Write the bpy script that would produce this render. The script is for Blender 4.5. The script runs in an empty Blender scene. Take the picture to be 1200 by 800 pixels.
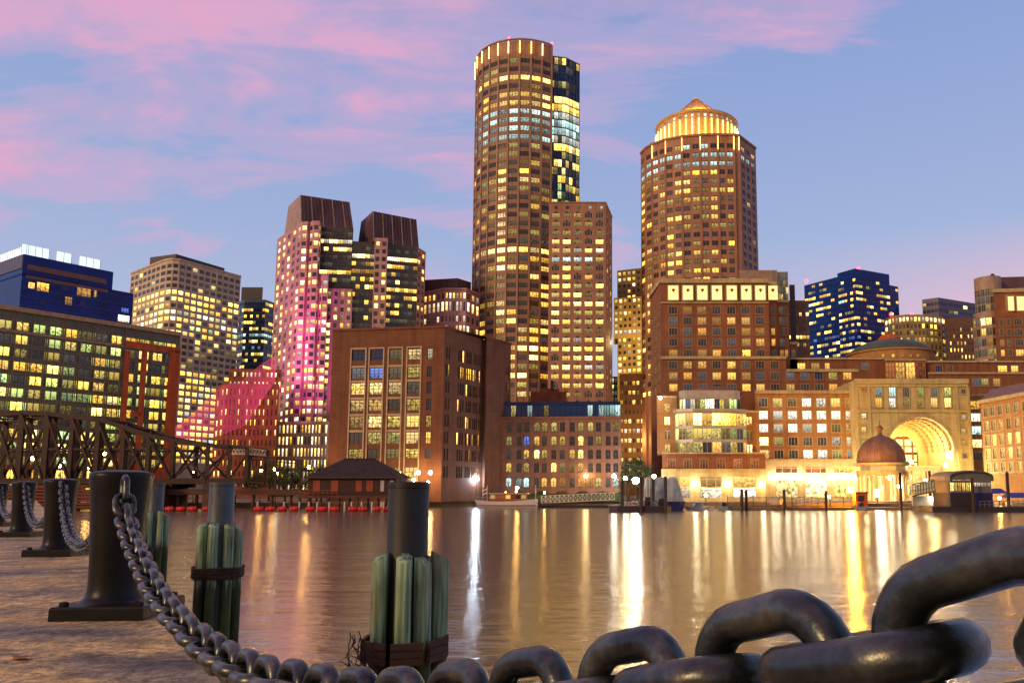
import bpy, math, random
from math import sin, cos, pi, radians, sqrt, atan2
from mathutils import Vector, Matrix

RN = random.Random(11)
S = bpy.context.scene
COL = S.collection

# ------------------------------------------------------------------ camera
F = 900.0                       # focal length in pixels of a 1200 px wide picture
PITCH = radians(6.4)
PU, PV = 700.0, 471.0           # where the optical axis meets the picture (a shifted lens)
EYE = 4.2                       # metres above the water
SP, CP = sin(PITCH), cos(PITCH)
cam = bpy.data.cameras.new('camera')
cam.sensor_width = 36.0
cam.lens = 36.0 * F / 1200.0
cam.shift_x = (600 - PU) / 1200.0
cam.shift_y = (PV - 400) / 1200.0
cam.clip_start = 0.05
cam.clip_end = 9000
camo = bpy.data.objects.new('camera', cam)
COL.objects.link(camo)
camo.location = (0, 0, EYE)
camo.rotation_euler = (pi / 2 + PITCH, 0, 0)
S.camera = camo
S.view_settings.view_transform = 'Standard'
S.view_settings.look = 'None'
S.view_settings.exposure = 0.0
S.view_settings.gamma = 1.0
S.cycles.use_denoising = True
S.cycles.max_bounces = 6
S.cycles.diffuse_bounces = 2
S.cycles.glossy_bounces = 3
S.cycles.transmission_bounces = 4
S.cycles.transparent_max_bounces = 8
S.cycles.sample_clamp_indirect = 4.0
S.cycles.caustics_reflective = False
S.cycles.caustics_refractive = False

# ------------------------------------------------------------------ sky
SUN_EL, SUN_AZ = radians(24), radians(212)     # low warm dusk glow from behind the camera
W = bpy.data.worlds.new('World')
S.world = W
W.use_nodes = True
nt = W.node_tree
nt.nodes.clear()


def nd(t, typ, **kw):
    n = t.nodes.new(typ)
    for k, v in kw.items():
        setattr(n, k, v)
    return n


def setin(n, i, v):
    n.inputs[i].default_value = v


def mth(t, op, a, b=None, c=None, clamp=False):
    n = nd(t, 'ShaderNodeMath', operation=op)
    n.use_clamp = clamp
    for i, x in enumerate((a, b, c)):
        if x is None:
            continue
        if isinstance(x, (int, float)):
            n.inputs[i].default_value = x
        else:
            t.links.new(x, n.inputs[i])
    return n.outputs[0]


def mixc(t, fac, a, b, blend='MIX'):
    n = nd(t, 'ShaderNodeMix', data_type='RGBA', blend_type=blend)
    for idx, x in ((0, fac), (6, a), (7, b)):
        if isinstance(x, (int, float)):
            n.inputs[idx].default_value = x
        elif isinstance(x, tuple):
            n.inputs[idx].default_value = (x[0], x[1], x[2], 1)
        else:
            t.links.new(x, n.inputs[idx])
    return n.outputs[2]


def ramp(t, fac, stops, interp='LINEAR'):
    n = nd(t, 'ShaderNodeValToRGB')
    cr = n.color_ramp
    cr.interpolation = interp
    while len(cr.elements) < len(stops):
        cr.elements.new(0.5)
    for e, (p, c) in zip(cr.elements, stops):
        e.position = p
        e.color = (c, c, c, 1) if isinstance(c, (int, float)) else (c[0], c[1], c[2], 1)
    t.links.new(fac, n.inputs[0])
    return n.outputs[0]


def build_sky(t):
    out = nd(t, 'ShaderNodeOutputWorld')
    tc = nd(t, 'ShaderNodeTexCoord')
    sep = nd(t, 'ShaderNodeSeparateXYZ')
    t.links.new(tc.outputs['Generated'], sep.inputs[0])
    x, y, z = sep.outputs
    grad = ramp(t, mth(t, 'ADD', mth(t, 'MULTIPLY', z, 0.8), 0.2, clamp=True), [
        (0.0, (0.16, 0.17, 0.24)), (0.195, (0.52, 0.42, 0.60)), (0.25, (0.53, 0.47, 0.68)),
        (0.34, (0.44, 0.50, 0.72)), (0.47, (0.34, 0.43, 0.71)), (0.62, (0.26, 0.36, 0.68)), (0.78, (0.17, 0.20, 0.36)), (1.0, (0.11, 0.12, 0.20))])
    # warm pink band low over the city, mostly towards +x
    pinkh = mth(t, 'MULTIPLY', mth(t, 'SUBTRACT', 1.0, mth(t, 'MULTIPLY', mth(t, 'ABSOLUTE', mth(t, 'SUBTRACT', z, 0.215)), 11.0), clamp=True),
                mth(t, 'MULTIPLY', mth(t, 'ADD', x, -0.10), 2.2, clamp=True), clamp=True)
    grad = mixc(t, pinkh, grad, (0.80, 0.46, 0.60))
    # clouds: noise on a layer overhead, stretched along the wind
    den = mth(t, 'ADD', mth(t, 'MAXIMUM', z, 0.0), 0.22)
    cx = mth(t, 'DIVIDE', x, den)
    cy = mth(t, 'DIVIDE', y, den)
    comb = nd(t, 'ShaderNodeCombineXYZ')
    t.links.new(cx, comb.inputs[0])
    t.links.new(cy, comb.inputs[1])
    mp = nd(t, 'ShaderNodeMapping')
    t.links.new(comb.outputs[0], mp.inputs[0])
    mp.inputs['Rotation'].default_value = (0, 0, radians(-28))
    mp.inputs['Scale'].default_value = (1.0, 2.3, 1.0)
    mp.inputs['Location'].default_value = (2.4, 3.3, 9.0)
    nz = nd(t, 'ShaderNodeTexNoise')
    t.links.new(mp.outputs[0], nz.inputs['Vector'])
    setin(nz, 'Scale', 1.9)
    setin(nz, 'Detail', 7.0)
    setin(nz, 'Roughness', 0.58)
    setin(nz, 'Distortion', 0.55)
    # more cloud towards -x and higher up, clear over the +x half
    left = mth(t, 'MULTIPLY', mth(t, 'SUBTRACT', 0.22, x), 1.35, clamp=True)
    high = mth(t, 'MULTIPLY', mth(t, 'SUBTRACT', z, 0.21), 4.2, clamp=True)
    clear = mth(t, 'MULTIPLY', mth(t, 'MULTIPLY', mth(t, 'ADD', mth(t, 'SUBTRACT', x, 0.24), mth(t, 'MULTIPLY', mth(t, 'MULTIPLY', mth(t, 'SUBTRACT', 0.47, z), 6.0, clamp=True), mth(t, 'MULTIPLY', mth(t, 'ADD', x, 0.03), 2.2, clamp=True))), 3.4, clamp=True), 0.45)
    cover = mth(t, 'SUBTRACT', mth(t, 'MULTIPLY', mth(t, 'ADD', mth(t, 'MULTIPLY', left, 0.13), 0.065), high), clear)
    m = mth(t, 'ADD', nz.outputs[0], cover)
    top = mth(t, 'MULTIPLY', mth(t, 'SUBTRACT', 1.0, mth(t, 'MULTIPLY', mth(t, 'ABSOLUTE', x), 4.0), clamp=True), mth(t, 'MULTIPLY', mth(t, 'SUBTRACT', z, 0.40), 6.0, clamp=True))
    m = mth(t, 'MULTIPLY_ADD', top, 0.13, m)
    mask = ramp(t, m, [(0.535, 0.0), (0.62, 0.40), (0.76, 0.92)], 'EASE')
    mask = mth(t, 'MULTIPLY', mask, mth(t, 'MULTIPLY', mth(t, 'SUBTRACT', z, 0.12), 6.0, clamp=True))
    ccol = mixc(t, ramp(t, nz.outputs[0], [(0.45, 0.0), (0.7, 1.0)]), (0.62, 0.42, 0.66), (0.88, 0.40, 0.60))
    sky = mixc(t, mask, grad, ccol)
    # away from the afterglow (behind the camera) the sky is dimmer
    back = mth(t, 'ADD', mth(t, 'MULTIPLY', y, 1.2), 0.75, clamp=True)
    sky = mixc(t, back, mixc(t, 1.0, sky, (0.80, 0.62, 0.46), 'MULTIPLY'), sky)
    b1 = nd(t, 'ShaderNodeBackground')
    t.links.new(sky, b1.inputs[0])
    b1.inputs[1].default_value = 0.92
    ns = nd(t, 'ShaderNodeTexSky', sky_type='NISHITA')
    ns.sun_disc = False
    ns.sun_elevation = radians(3)
    ns.sun_rotation = SUN_AZ
    b2 = nd(t, 'ShaderNodeBackground')
    t.links.new(ns.outputs[0], b2.inputs[0])
    b2.inputs[1].default_value = 0.03
    add = nd(t, 'ShaderNodeAddShader')
    t.links.new(b1.outputs[0], add.inputs[0])
    t.links.new(b2.outputs[0], add.inputs[1])
    t.links.new(add.outputs[0], out.inputs[0])


build_sky(nt)

sun = bpy.data.lights.new('sun', 'SUN')
sun.energy = 1.55
sun.angle = radians(9)
sun.color = (1.0, 0.62, 0.28)
suno = bpy.data.objects.new('sun', sun)
COL.objects.link(suno)
# light travels away from the camera towards the city, a little to the +x side
suno.rotation_euler = Vector((0.74, 0.62, -0.34)).to_track_quat('-Z', 'Y').to_euler()

# ------------------------------------------------------------------ survey helpers: picture bearing + distance -> metres
GZ = 1.2            # quay level of the far shore
DZ = EYE - 0.87     # near dock level


def ray(u, v):
    a, b = (u - PU) / F, (PV - v) / F
    return a, CP - b * SP, SP + b * CP


def px(u, v, Y):
    d = ray(u, v)
    return d[0] * Y / d[1]


def pz(v, Y):
    d = ray(600, v)
    return EYE + d[2] * Y / d[1]


def pt(u, v, Y):
    return (px(u, v, Y), Y)


def p3(u, v, Y):
    return Vector((px(u, v, Y), Y, pz(v, Y)))


def upx(x, y, z):
    """bearing of a point in the photograph's pixels, used to sort out what the photo can show"""
    dz = z - EYE
    f = y * CP + dz * SP
    return PU + F * x / f, PV - F * (-y * SP + dz * CP) / f


# ------------------------------------------------------------------ mesh builder
class MB:
    def __init__(s):
        s.v, s.f, s.m, s.uv, s.sm = [], [], [], {}, []

    def face(s, pts, mat=0, uv=None, smooth=False):
        i = len(s.v)
        s.v.extend([tuple(p) for p in pts])
        s.f.append(tuple(range(i, i + len(pts))))
        s.m.append(mat)
        s.sm.append(smooth)
        if uv:
            s.uv[len(s.f) - 1] = uv

    def faces(s, vs, fs, mat=0, smooth=False):
        i = len(s.v)
        s.v.extend([tuple(p) for p in vs])
        for f in fs:
            s.f.append(tuple(i + k for k in f))
            s.m.append(mat)
            s.sm.append(smooth)

    def box(s, x0, x1, y0, y1, z0, z1, mat=0):
        vs = [(x0, y0, z0), (x1, y0, z0), (x1, y1, z0), (x0, y1, z0), (x0, y0, z1), (x1, y0, z1), (x1, y1, z1), (x0, y1, z1)]
        s.faces(vs, [(0, 3, 2, 1), (4, 5, 6, 7), (0, 1, 5, 4), (1, 2, 6, 5), (2, 3, 7, 6), (3, 0, 4, 7)], mat)

    def prism(s, poly, z0, z1, mat=0, top=True, bottom=True):
        n = len(poly)
        vs = [(p[0], p[1], z0) for p in poly] + [(p[0], p[1], z1) for p in poly]
        fs = [(i, (i + 1) % n, n + (i + 1) % n, n + i) for i in range(n)]
        if top:
            fs.append(tuple(range(n, 2 * n)))
        if bottom:
            fs.append(tuple(reversed(range(n))))
        s.faces(vs, fs, mat)

    def frustum(s, base, z0, topp, z1, mat=0):
        n = len(base)
        vs = [(p[0], p[1], z0) for p in base] + [(p[0], p[1], z1) for p in topp]
        fs = [(i, (i + 1) % n, n + (i + 1) % n, n + i) for i in range(n)] + [tuple(range(n, 2 * n)), tuple(reversed(range(n)))]
        s.faces(vs, fs, mat)

    def bar(s, a, b, w, h=None, mat=0, up=(0, 0, 1)):
        a, b = Vector(a), Vector(b)
        h = h or w
        d = (b - a).normalized()
        upv = Vector(up)
        if abs(d.dot(upv)) > 0.97:
            upv = Vector((0, 1, 0))
        r = d.cross(upv).normalized()
        q = r.cross(d).normalized()
        vs = []
        for p in (a, b):
            for sx, sy in ((-1, -1), (1, -1), (1, 1), (-1, 1)):
                vs.append(p + r * (sx * w / 2) + q * (sy * h / 2))
        s.faces(vs, [(0, 1, 2, 3), (7, 6, 5, 4), (0, 4, 5, 1), (1, 5, 6, 2), (2, 6, 7, 3), (3, 7, 4, 0)], mat)

    def tube(s, path, r, n=8, mat=0, closed=False, caps=True, smooth=True):
        path = [Vector(p) for p in path]
        m = len(path)
        rs = r if isinstance(r, (list, tuple)) else [r] * m
        rings, prev = [], None
        for i, p in enumerate(path):
            if closed:
                d = path[(i + 1) % m] - path[i - 1]
            else:
                d = path[min(i + 1, m - 1)] - path[max(i - 1, 0)]
            d.normalize()
            if prev is None:
                up = Vector((0, 0, 1)) if abs(d.z) < 0.9 else Vector((1, 0, 0))
                a = d.cross(up).normalized()
            else:
                a = (prev - d * prev.dot(d)).normalized()
            prev = a
            b = d.cross(a)
            rings.append([p + (a * cos(2 * pi * k / n) + b * sin(2 * pi * k / n)) * rs[i] for k in range(n)])
        vs = [q for ring in rings for q in ring]
        fs = []
        for i in range(m if closed else m - 1):
            j = (i + 1) % m
            for k in range(n):
                fs.append((i * n + k, i * n + (k + 1) % n, j * n + (k + 1) % n, j * n + k))
        if caps and not closed:
            fs.append(tuple(reversed(range(n))))
            fs.append(tuple((m - 1) * n + k for k in range(n)))
        s.faces(vs, fs, mat, smooth)

    def lathe(s, prof, c=(0, 0), n=32, mat=0, smooth=True, a0=0.0, a1=2 * pi):
        full = abs(a1 - a0 - 2 * pi) < 1e-6
        k = n if full else n + 1
        vs = []
        for r, z in prof:
            for i in range(k):
                a = a0 + (a1 - a0) * i / n
                vs.append((c[0] + r * cos(a), c[1] + r * sin(a), z))
        fs = []
        for j in range(len(prof) - 1):
            for i in range(n):
                i2 = (i + 1) % k
                fs.append((j * k + i, j * k + i2, (j + 1) * k + i2, (j + 1) * k + i))
        s.faces(vs, fs, mat, smooth)

    def sphere(s, c, r, n=12, mat=0):
        prof = [(max(1e-4, r * sin(pi * i / (n // 2 + 2))), c[2] - r * cos(pi * i / (n // 2 + 2))) for i in range(n // 2 + 3)]
        s.lathe(prof, (c[0], c[1]), n, mat)

    def build(s, name, mats, parent=None, loc=None, rot=0.0):
        """link as one mesh object; vertices are world coordinates, stored relative to the parent (or loc)"""
        o = bpy.data.objects.new(name, s.mesh(name, mats, WL(parent) if parent else Vector(loc or (0, 0, 0))))
        COL.objects.link(o)
        if parent:
            o.parent = parent
            WLD[o.name] = WL(parent)
        else:
            o.location = loc or (0, 0, 0)
            WLD[o.name] = Vector(loc or (0, 0, 0))
        return o

    def mesh(s, name, mats, off=None):
        me = bpy.data.meshes.new(name)
        if off is not None and off.length > 0:
            vs = [(a - off.x, b - off.y, c - off.z) for a, b, c in s.v]
        else:
            vs = s.v
        me.from_pydata(vs, [], s.f)
        for m in (mats if isinstance(mats, (list, tuple)) else [mats]):
            me.materials.append(MT[m] if isinstance(m, str) else m)
        me.polygons.foreach_set('material_index', s.m)
        me.polygons.foreach_set('use_smooth', s.sm)
        if s.uv:
            ul = me.uv_layers.new(name='UVMap')
            for fi, uv in s.uv.items():
                p = me.polygons[fi]
                for k, li in enumerate(p.loop_indices):
                    ul.data[li].uv = uv[k]
        me.update()
        return me


WLD = {}


def WL(o):
    return WLD.get(o.name, Vector((0, 0, 0))) if o else Vector((0, 0, 0))


def thing(name, label, cat, loc, group=None):
    o = bpy.data.objects.new(name, None)
    o.empty_display_size = 0.3
    COL.objects.link(o)
    o.location = loc
    WLD[o.name] = Vector(loc)
    return tag(o, label, cat, group)


def tag(o, label, cat, group=None):
    o['label'] = label
    o['category'] = cat
    if group:
        o['group'] = group
    return o


def struct(o):
    o['kind'] = 'structure'
    return o


# ------------------------------------------------------------------ materials
MT = {}


def pmat(name, col, rough=0.6, metal=0.0, var=0.18, scale=0.6, bump=0.0, bscale=8.0, spec=0.5, col2=None, coat=0.0, coord='Object', vscale=(1, 1, 1), streak=0.0):
    m = bpy.data.materials.new(name)
    m.use_nodes = True
    t = m.node_tree
    p = t.nodes['Principled BSDF']
    tc = nd(t, 'ShaderNodeTexCoord')
    mp = nd(t, 'ShaderNodeMapping')
    mp.inputs['Scale'].default_value = vscale
    t.links.new(tc.outputs[coord], mp.inputs[0])
    nz = nd(t, 'ShaderNodeTexNoise')
    t.links.new(mp.outputs[0], nz.inputs['Vector'])
    setin(nz, 'Scale', scale)
    setin(nz, 'Detail', 6.0)
    setin(nz, 'Roughness', 0.62)
    lo = tuple(max(0, c * (1 - var)) for c in col)
    hi = col2 or tuple(min(1, c * (1 + var)) for c in col)
    c = ramp(t, nz.outputs[0], [(0.32, lo), (0.68, hi)])
    if streak > 0:
        ms = nd(t, 'ShaderNodeMapping')
        ms.inputs['Scale'].default_value = (1.1, 1.1, .05)
        t.links.new(tc.outputs[coord], ms.inputs[0])
        n3 = nd(t, 'ShaderNodeTexNoise')
        t.links.new(ms.outputs[0], n3.inputs['Vector'])
        setin(n3, 'Scale', 0.9)
        setin(n3, 'Detail', 7.0)
        setin(n3, 'Roughness', 0.7)
        c = mixc(t, 1.0, c, ramp(t, n3.outputs[0], [(.30, 1 - streak), (.52, 1.0), (.72, 1 + streak * .5)]), 'MULTIPLY')
        mc = nd(t, 'ShaderNodeMapping')          # courses of stone or brick
        mc.inputs['Scale'].default_value = (.25, .25, 2.2)
        t.links.new(tc.outputs[coord], mc.inputs[0])
        n4 = nd(t, 'ShaderNodeTexNoise')
        t.links.new(mc.outputs[0], n4.inputs['Vector'])
        setin(n4, 'Scale', 1.3)
        setin(n4, 'Detail', 3.0)
        c = mixc(t, 1.0, c, ramp(t, n4.outputs[0], [(.35, 1 - streak * .30), (.65, 1 + streak * .2)]), 'MULTIPLY')
    t.links.new(c, p.inputs['Base Color'])
    p.inputs['Roughness'].default_value = rough
    p.inputs['Metallic'].default_value = metal
    p.inputs['Specular IOR Level'].default_value = spec
    p.inputs['Coat Weight'].default_value = coat
    if bump > 0:
        n2 = nd(t, 'ShaderNodeTexNoise')
        t.links.new(mp.outputs[0], n2.inputs['Vector'])
        setin(n2, 'Scale', bscale)
        setin(n2, 'Detail', 5.0)
        b = nd(t, 'ShaderNodeBump')
        b.inputs['Strength'].default_value = bump
        b.inputs['Distance'].default_value = 0.02
        t.links.new(n2.outputs[0], b.inputs['Height'])
        t.links.new(b.outputs[0], p.inputs['Normal'])
    MT[name] = m
    return m


def emat(name, col, strength, sample=True):
    """a lamp's glowing glass"""
    m = bpy.data.materials.new(name)
    m.use_nodes = True
    t = m.node_tree
    p = t.nodes['Principled BSDF']
    p.inputs['Base Color'].default_value = (col[0] * .6, col[1] * .6, col[2] * .6, 1)
    p.inputs['Emission Color'].default_value = (*col, 1)
    p.inputs['Emission Strength'].default_value = strength
    m.cycles.emission_sampling = 'AUTO' if sample else 'NONE'
    MT[name] = m
    return m


def litmat(name, ca, cb, strength, contrast=1.0):
    """glass of a lit room: every window has its own lamp level, blinds, ceiling lights and furniture behind it"""
    m = bpy.data.materials.new(name)
    m.use_nodes = True
    t = m.node_tree
    p = t.nodes['Principled BSDF']
    tc = nd(t, 'ShaderNodeTexCoord')
    oi = nd(t, 'ShaderNodeObjectInfo')
    ge = nd(t, 'ShaderNodeNewGeometry')
    seed = mth(t, 'ADD', mth(t, 'MULTIPLY', oi.outputs['Random'], 91.7), mth(t, 'MULTIPLY', ge.outputs['Random Per Island'], 57.3))
    wn = nd(t, 'ShaderNodeTexWhiteNoise', noise_dimensions='1D')
    t.links.new(seed, wn.inputs['W'])
    rs = nd(t, 'ShaderNodeSeparateColor')
    t.links.new(wn.outputs['Color'], rs.inputs[0])
    suv = nd(t, 'ShaderNodeSeparateXYZ')
    t.links.new(tc.outputs['UV'], suv.inputs[0])
    U, V = suv.outputs[0], suv.outputs[1]
    cb_ = nd(t, 'ShaderNodeCombineXYZ')
    t.links.new(mth(t, 'MULTIPLY_ADD', U, 6.5, mth(t, 'MULTIPLY', seed, 3.1)), cb_.inputs[0])
    t.links.new(mth(t, 'MULTIPLY', V, 4.2), cb_.inputs[1])
    t.links.new(seed, cb_.inputs[2])
    nz = nd(t, 'ShaderNodeTexNoise')
    t.links.new(cb_.outputs[0], nz.inputs['Vector'])
    setin(nz, 'Scale', 1.0)
    setin(nz, 'Detail', 3.0)
    clutter = ramp(t, nz.outputs[0], [(0.38, 1.0 - 0.86 * contrast), (0.5, 0.70), (0.64, 1.25)])
    # blind drawn down to a random height
    blind = mth(t, 'GREATER_THAN', V, mth(t, 'MULTIPLY_ADD', rs.outputs[0], 1.1, 0.25))
    lvl = mth(t, 'MULTIPLY_ADD', mth(t, 'POWER', rs.outputs[1], 1.7), 1.35, 0.22)
    low = mth(t, 'MULTIPLY_ADD', V, 0.75, 0.42)
    body = mixc(t, blind, clutter, (0.72, 0.72, 0.72))
    k = mth(t, 'MULTIPLY', lvl, low)
    colr = mixc(t, rs.outputs[2], ca, cb)
    e = mixc(t, 1.0, colr, body, 'MULTIPLY')
    t.links.new(e, p.inputs['Emission Color'])
    t.links.new(mth(t, 'MULTIPLY', k, strength), p.inputs['Emission Strength'])
    p.inputs['Base Color'].default_value = (0.03, 0.03, 0.03, 1)
    p.inputs['Roughness'].default_value = 0.12
    m.cycles.emission_sampling = 'NONE'
    MT[name] = m
    return m


litmat('lit_yellow', (1.0, 0.48, 0.045), (1.0, 0.64, 0.13), 6.0)
litmat('lit_warm', (1.0, 0.58, 0.12), (1.0, 0.74, 0.28), 5.4)
litmat('lit_loft', (1.0, 0.56, 0.13), (1.0, 0.72, 0.30), 1.9)
litmat('lit_white', (1.0, 0.86, 0.58), (0.95, 0.95, 0.82), 2.6, 0.9)
litmat('lit_orange', (1.0, 0.42, 0.05), (1.0, 0.56, 0.12), 2.2, 0.7)
litmat('lit_red', (1.0, 0.20, 0.04), (1.0, 0.36, 0.08), 1.0)
litmat('lit_cool', (0.50, 0.86, 0.80), (0.75, 1.0, 0.92), 1.9)
litmat('lit_green', (0.72, 0.80, 0.15), (0.42, 0.68, 0.30), 2.4)
litmat('lit_dim', (0.75, 0.50, 0.08), (0.45, 0.40, 0.12), 1.4)
litmat('lit_blue', (0.10, 0.22, 1.0), (0.30, 0.50, 1.0), 0.9)
litmat('dark_glass', (0.20, 0.26, 0.42), (0.50, 0.34, 0.14), 0.10)
pmat('blue_glass', (0.002, 0.036, 0.22), 0.10, var=0.35, scale=0.25, spec=0.5)
litmat('grey_glass', (0.30, 0.34, 0.36), (0.50, 0.40, 0.20), 0.22)
litmat('curtain_glass', (0.24, 0.32, 0.42), (0.30, 0.34, 0.38), 0.38, 0.5)
WINMAT = {'yellow': 'lit_yellow', 'warm': 'lit_warm', 'white': 'lit_white', 'loft': 'lit_loft', 'orange': 'lit_orange', 'red': 'lit_red', 'cool': 'lit_cool',
          'green': 'lit_green', 'dim': 'lit_dim', 'bluelit': 'lit_blue', 'dark': 'dark_glass', 'blue': 'blue_glass', 'grey': 'grey_glass', 'curtain': 'curtain_glass'}

pmat('olive_panel', (0.11, 0.115, 0.07), 0.35, var=0.3, scale=0.2, spec=0.6)
pmat('bright_mullion', (0.30, 0.26, 0.17), 0.4, metal=0.3)
pmat('tan_fascia', (0.50, 0.34, 0.18), 0.5, streak=0.32)
pmat('orange_brick', (0.62, 0.12, 0.028), 0.7, var=0.15, scale=0.5, streak=0.32)
pmat('blue_panel', (0.001, 0.034, 0.30), 0.25, var=0.35, scale=0.15, spec=0.25)
pmat('slate_panel', (0.10, 0.11, 0.20), 0.45)
pmat('brown_louver', (0.20, 0.11, 0.10), 0.5, var=0.4, scale=1.5)
pmat('cream_stone', (0.7, 0.58, 0.4), 0.7, var=0.12, scale=0.15, streak=0.32)
pmat('dark_roof', (0.05, 0.04, 0.05), 0.5)
pmat('teal_metal', (0.05, 0.10, 0.12), 0.3)
pmat('pink_stone', (0.58, 0.33, 0.33), 0.65, var=0.14, scale=0.15, streak=0.32)
pmat('tower_spandrel', (0.07, 0.065, 0.055), 0.25, var=0.3)
pmat('mansard_metal', (0.13, 0.075, 0.085), 0.4, metal=0.2, var=0.25, scale=0.5, vscale=(1, 1, 0.1))
pmat('mansard_light', (0.42, 0.3, 0.22), 0.5, streak=0.32)
pmat('red_brick', (0.33, 0.1, 0.05), 0.8, var=0.2, scale=0.35, streak=0.32)
pmat('brown_brick', (0.225, 0.085, 0.042), 0.8, var=0.18, scale=0.3, bump=0.1, streak=0.32)
pmat('side_brick', (0.2, 0.095, 0.06), 0.8, var=0.18, scale=0.3, streak=0.32)
pmat('cream_trim', (0.55, 0.42, 0.27), 0.6)
pmat('old_brick', (0.26, 0.125, 0.08), 0.8, var=0.22, scale=0.3, streak=0.32)
pmat('granite', (0.35, 0.2, 0.13), 0.6, var=0.12, scale=0.12, streak=0.32)
pmat('granite_light', (0.43, 0.26, 0.17), 0.6, var=0.12, scale=0.12, streak=0.32)
pmat('cone_stone', (0.72, 0.46, 0.18), 0.6)
pmat('slab_panel', (0.05, 0.085, 0.13), 0.25, var=0.3)
pmat('granite_dark', (0.17, 0.09, 0.06), 0.6)
pmat('rose_granite', (0.45, 0.225, 0.14), 0.6, var=0.12, scale=0.12, streak=0.32)
pmat('ochre_stone', (0.48, 0.34, 0.13), 0.65, var=0.14, scale=0.12, streak=0.32)
pmat('sand_stone', (0.52, 0.3, 0.14), 0.65, streak=0.32)
pmat('hotel_brick', (0.29, 0.115, 0.05), 0.75, var=0.18, scale=0.3, streak=0.32)
pmat('hotel_stone', (0.56, 0.45, 0.24), 0.65, var=0.12, scale=0.25, streak=0.32)
pmat('yellow_stone', (0.64, 0.52, 0.23), 0.65, var=0.12, scale=0.25, streak=0.32)
pmat('amber_brick', (0.48, 0.25, 0.09), 0.75, var=0.16, scale=0.3, streak=0.32)
pmat('copper_green', (0.07, 0.10, 0.065), 0.5, var=0.3)
pmat('copper_brown', (0.24, 0.135, 0.085), 0.5, metal=0.15, var=0.22, scale=0.4, streak=0.3)
pmat('white_frame', (0.62, 0.52, 0.38), 0.5)
pmat('dark_frame', (0.06, 0.05, 0.045), 0.5)
pmat('stone_frame', (0.42, 0.30, 0.20), 0.6)
pmat('pale_metal', (0.50, 0.46, 0.40), 0.4, metal=0.2)
pmat('rust_iron', (0.02, 0.008, 0.006), 0.65, var=0.5, scale=0.6, col2=(0.055, 0.017, 0.010))
pmat('deck_timber', (0.11, 0.050, 0.035), 0.8, var=0.5, scale=1.2, vscale=(0.15, 1, 1))
pmat('fender_timber', (0.22, 0.050, 0.028), 0.8, var=0.5, scale=1.0, vscale=(0.12, 1, 1))
pmat('red_shutter', (0.36, 0.075, 0.035), 0.7)
pmat('white_shutter', (0.60, 0.55, 0.55), 0.6)
pmat('house_boards', (0.06, 0.025, 0.022), 0.8, var=0.3)
pmat('house_shingle', (0.035, 0.022, 0.026), 0.9, var=0.4, scale=1.5)
pmat('float_red', (0.80, 0.03, 0.015), 0.4, var=0.15)
pmat('float_white', (0.75, 0.66, 0.52), 0.5)
pmat('hull_white', (0.78, 0.74, 0.76), 0.35, var=0.08)
pmat('varnish', (0.36, 0.10, 0.04), 0.35)
pmat('hull_dark', (0.035, 0.022, 0.03), 0.5)
pmat('hull_blue', (0.035, 0.035, 0.16), 0.4)
pmat('tarp', (0.34, 0.42, 0.48), 0.6, var=0.25, scale=0.8)
pmat('blue_tarp', (0.05, 0.07, 0.38), 0.6)
pmat('white_paint', (0.78, 0.74, 0.66), 0.5)
pmat('pile_dark', (0.045, 0.022, 0.018), 0.7, var=0.4, scale=2.0)
pmat('hedge_leaf', (0.045, 0.085, 0.022), 0.7, var=0.45, scale=2.0)
pmat('tree_leaf', (0.045, 0.075, 0.028), 0.7, var=0.5, scale=1.4)
pmat('bark', (0.06, 0.045, 0.035), 0.9)
pmat('quay_stone', (0.22, 0.155, 0.10), 0.8, var=0.25, scale=0.5)
pmat('lamp_post', (0.03, 0.03, 0.03), 0.5)
pmat('canvas_grey', (0.16, 0.15, 0.14), 0.6)
pmat('clear_panel', (0.62, 0.62, 0.52), 0.35)
emat('glow_warm', (1.0, 0.66, 0.28), 110)
emat('glow_white', (1.0, 0.88, 0.66), 110)
emat('glow_blue', (0.72, 0.84, 1.0), 230)
emat('glow_orange', (1.0, 0.36, 0.015), 1500)
emat('glow_amber', (1.0, 0.50, 0.12), 170)
emat('glow_wall', (1.0, 0.84, 0.55), 85)
emat('glow_deck', (1.0, 0.45, 0.10), 40)
emat('glow_strip', (1.0, 0.55, 0.15), 6)
emat('glow_crown', (0.72, 0.90, 1.0), 1.15, False)
emat('glow_red', (1.0, 0.03, 0.05), 14, False)
emat('glow_loggia', (1.0, 0.62, 0.22), 1.7)
emat('glow_vault', (1.0, 0.70, 0.25), 2.2)


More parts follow.
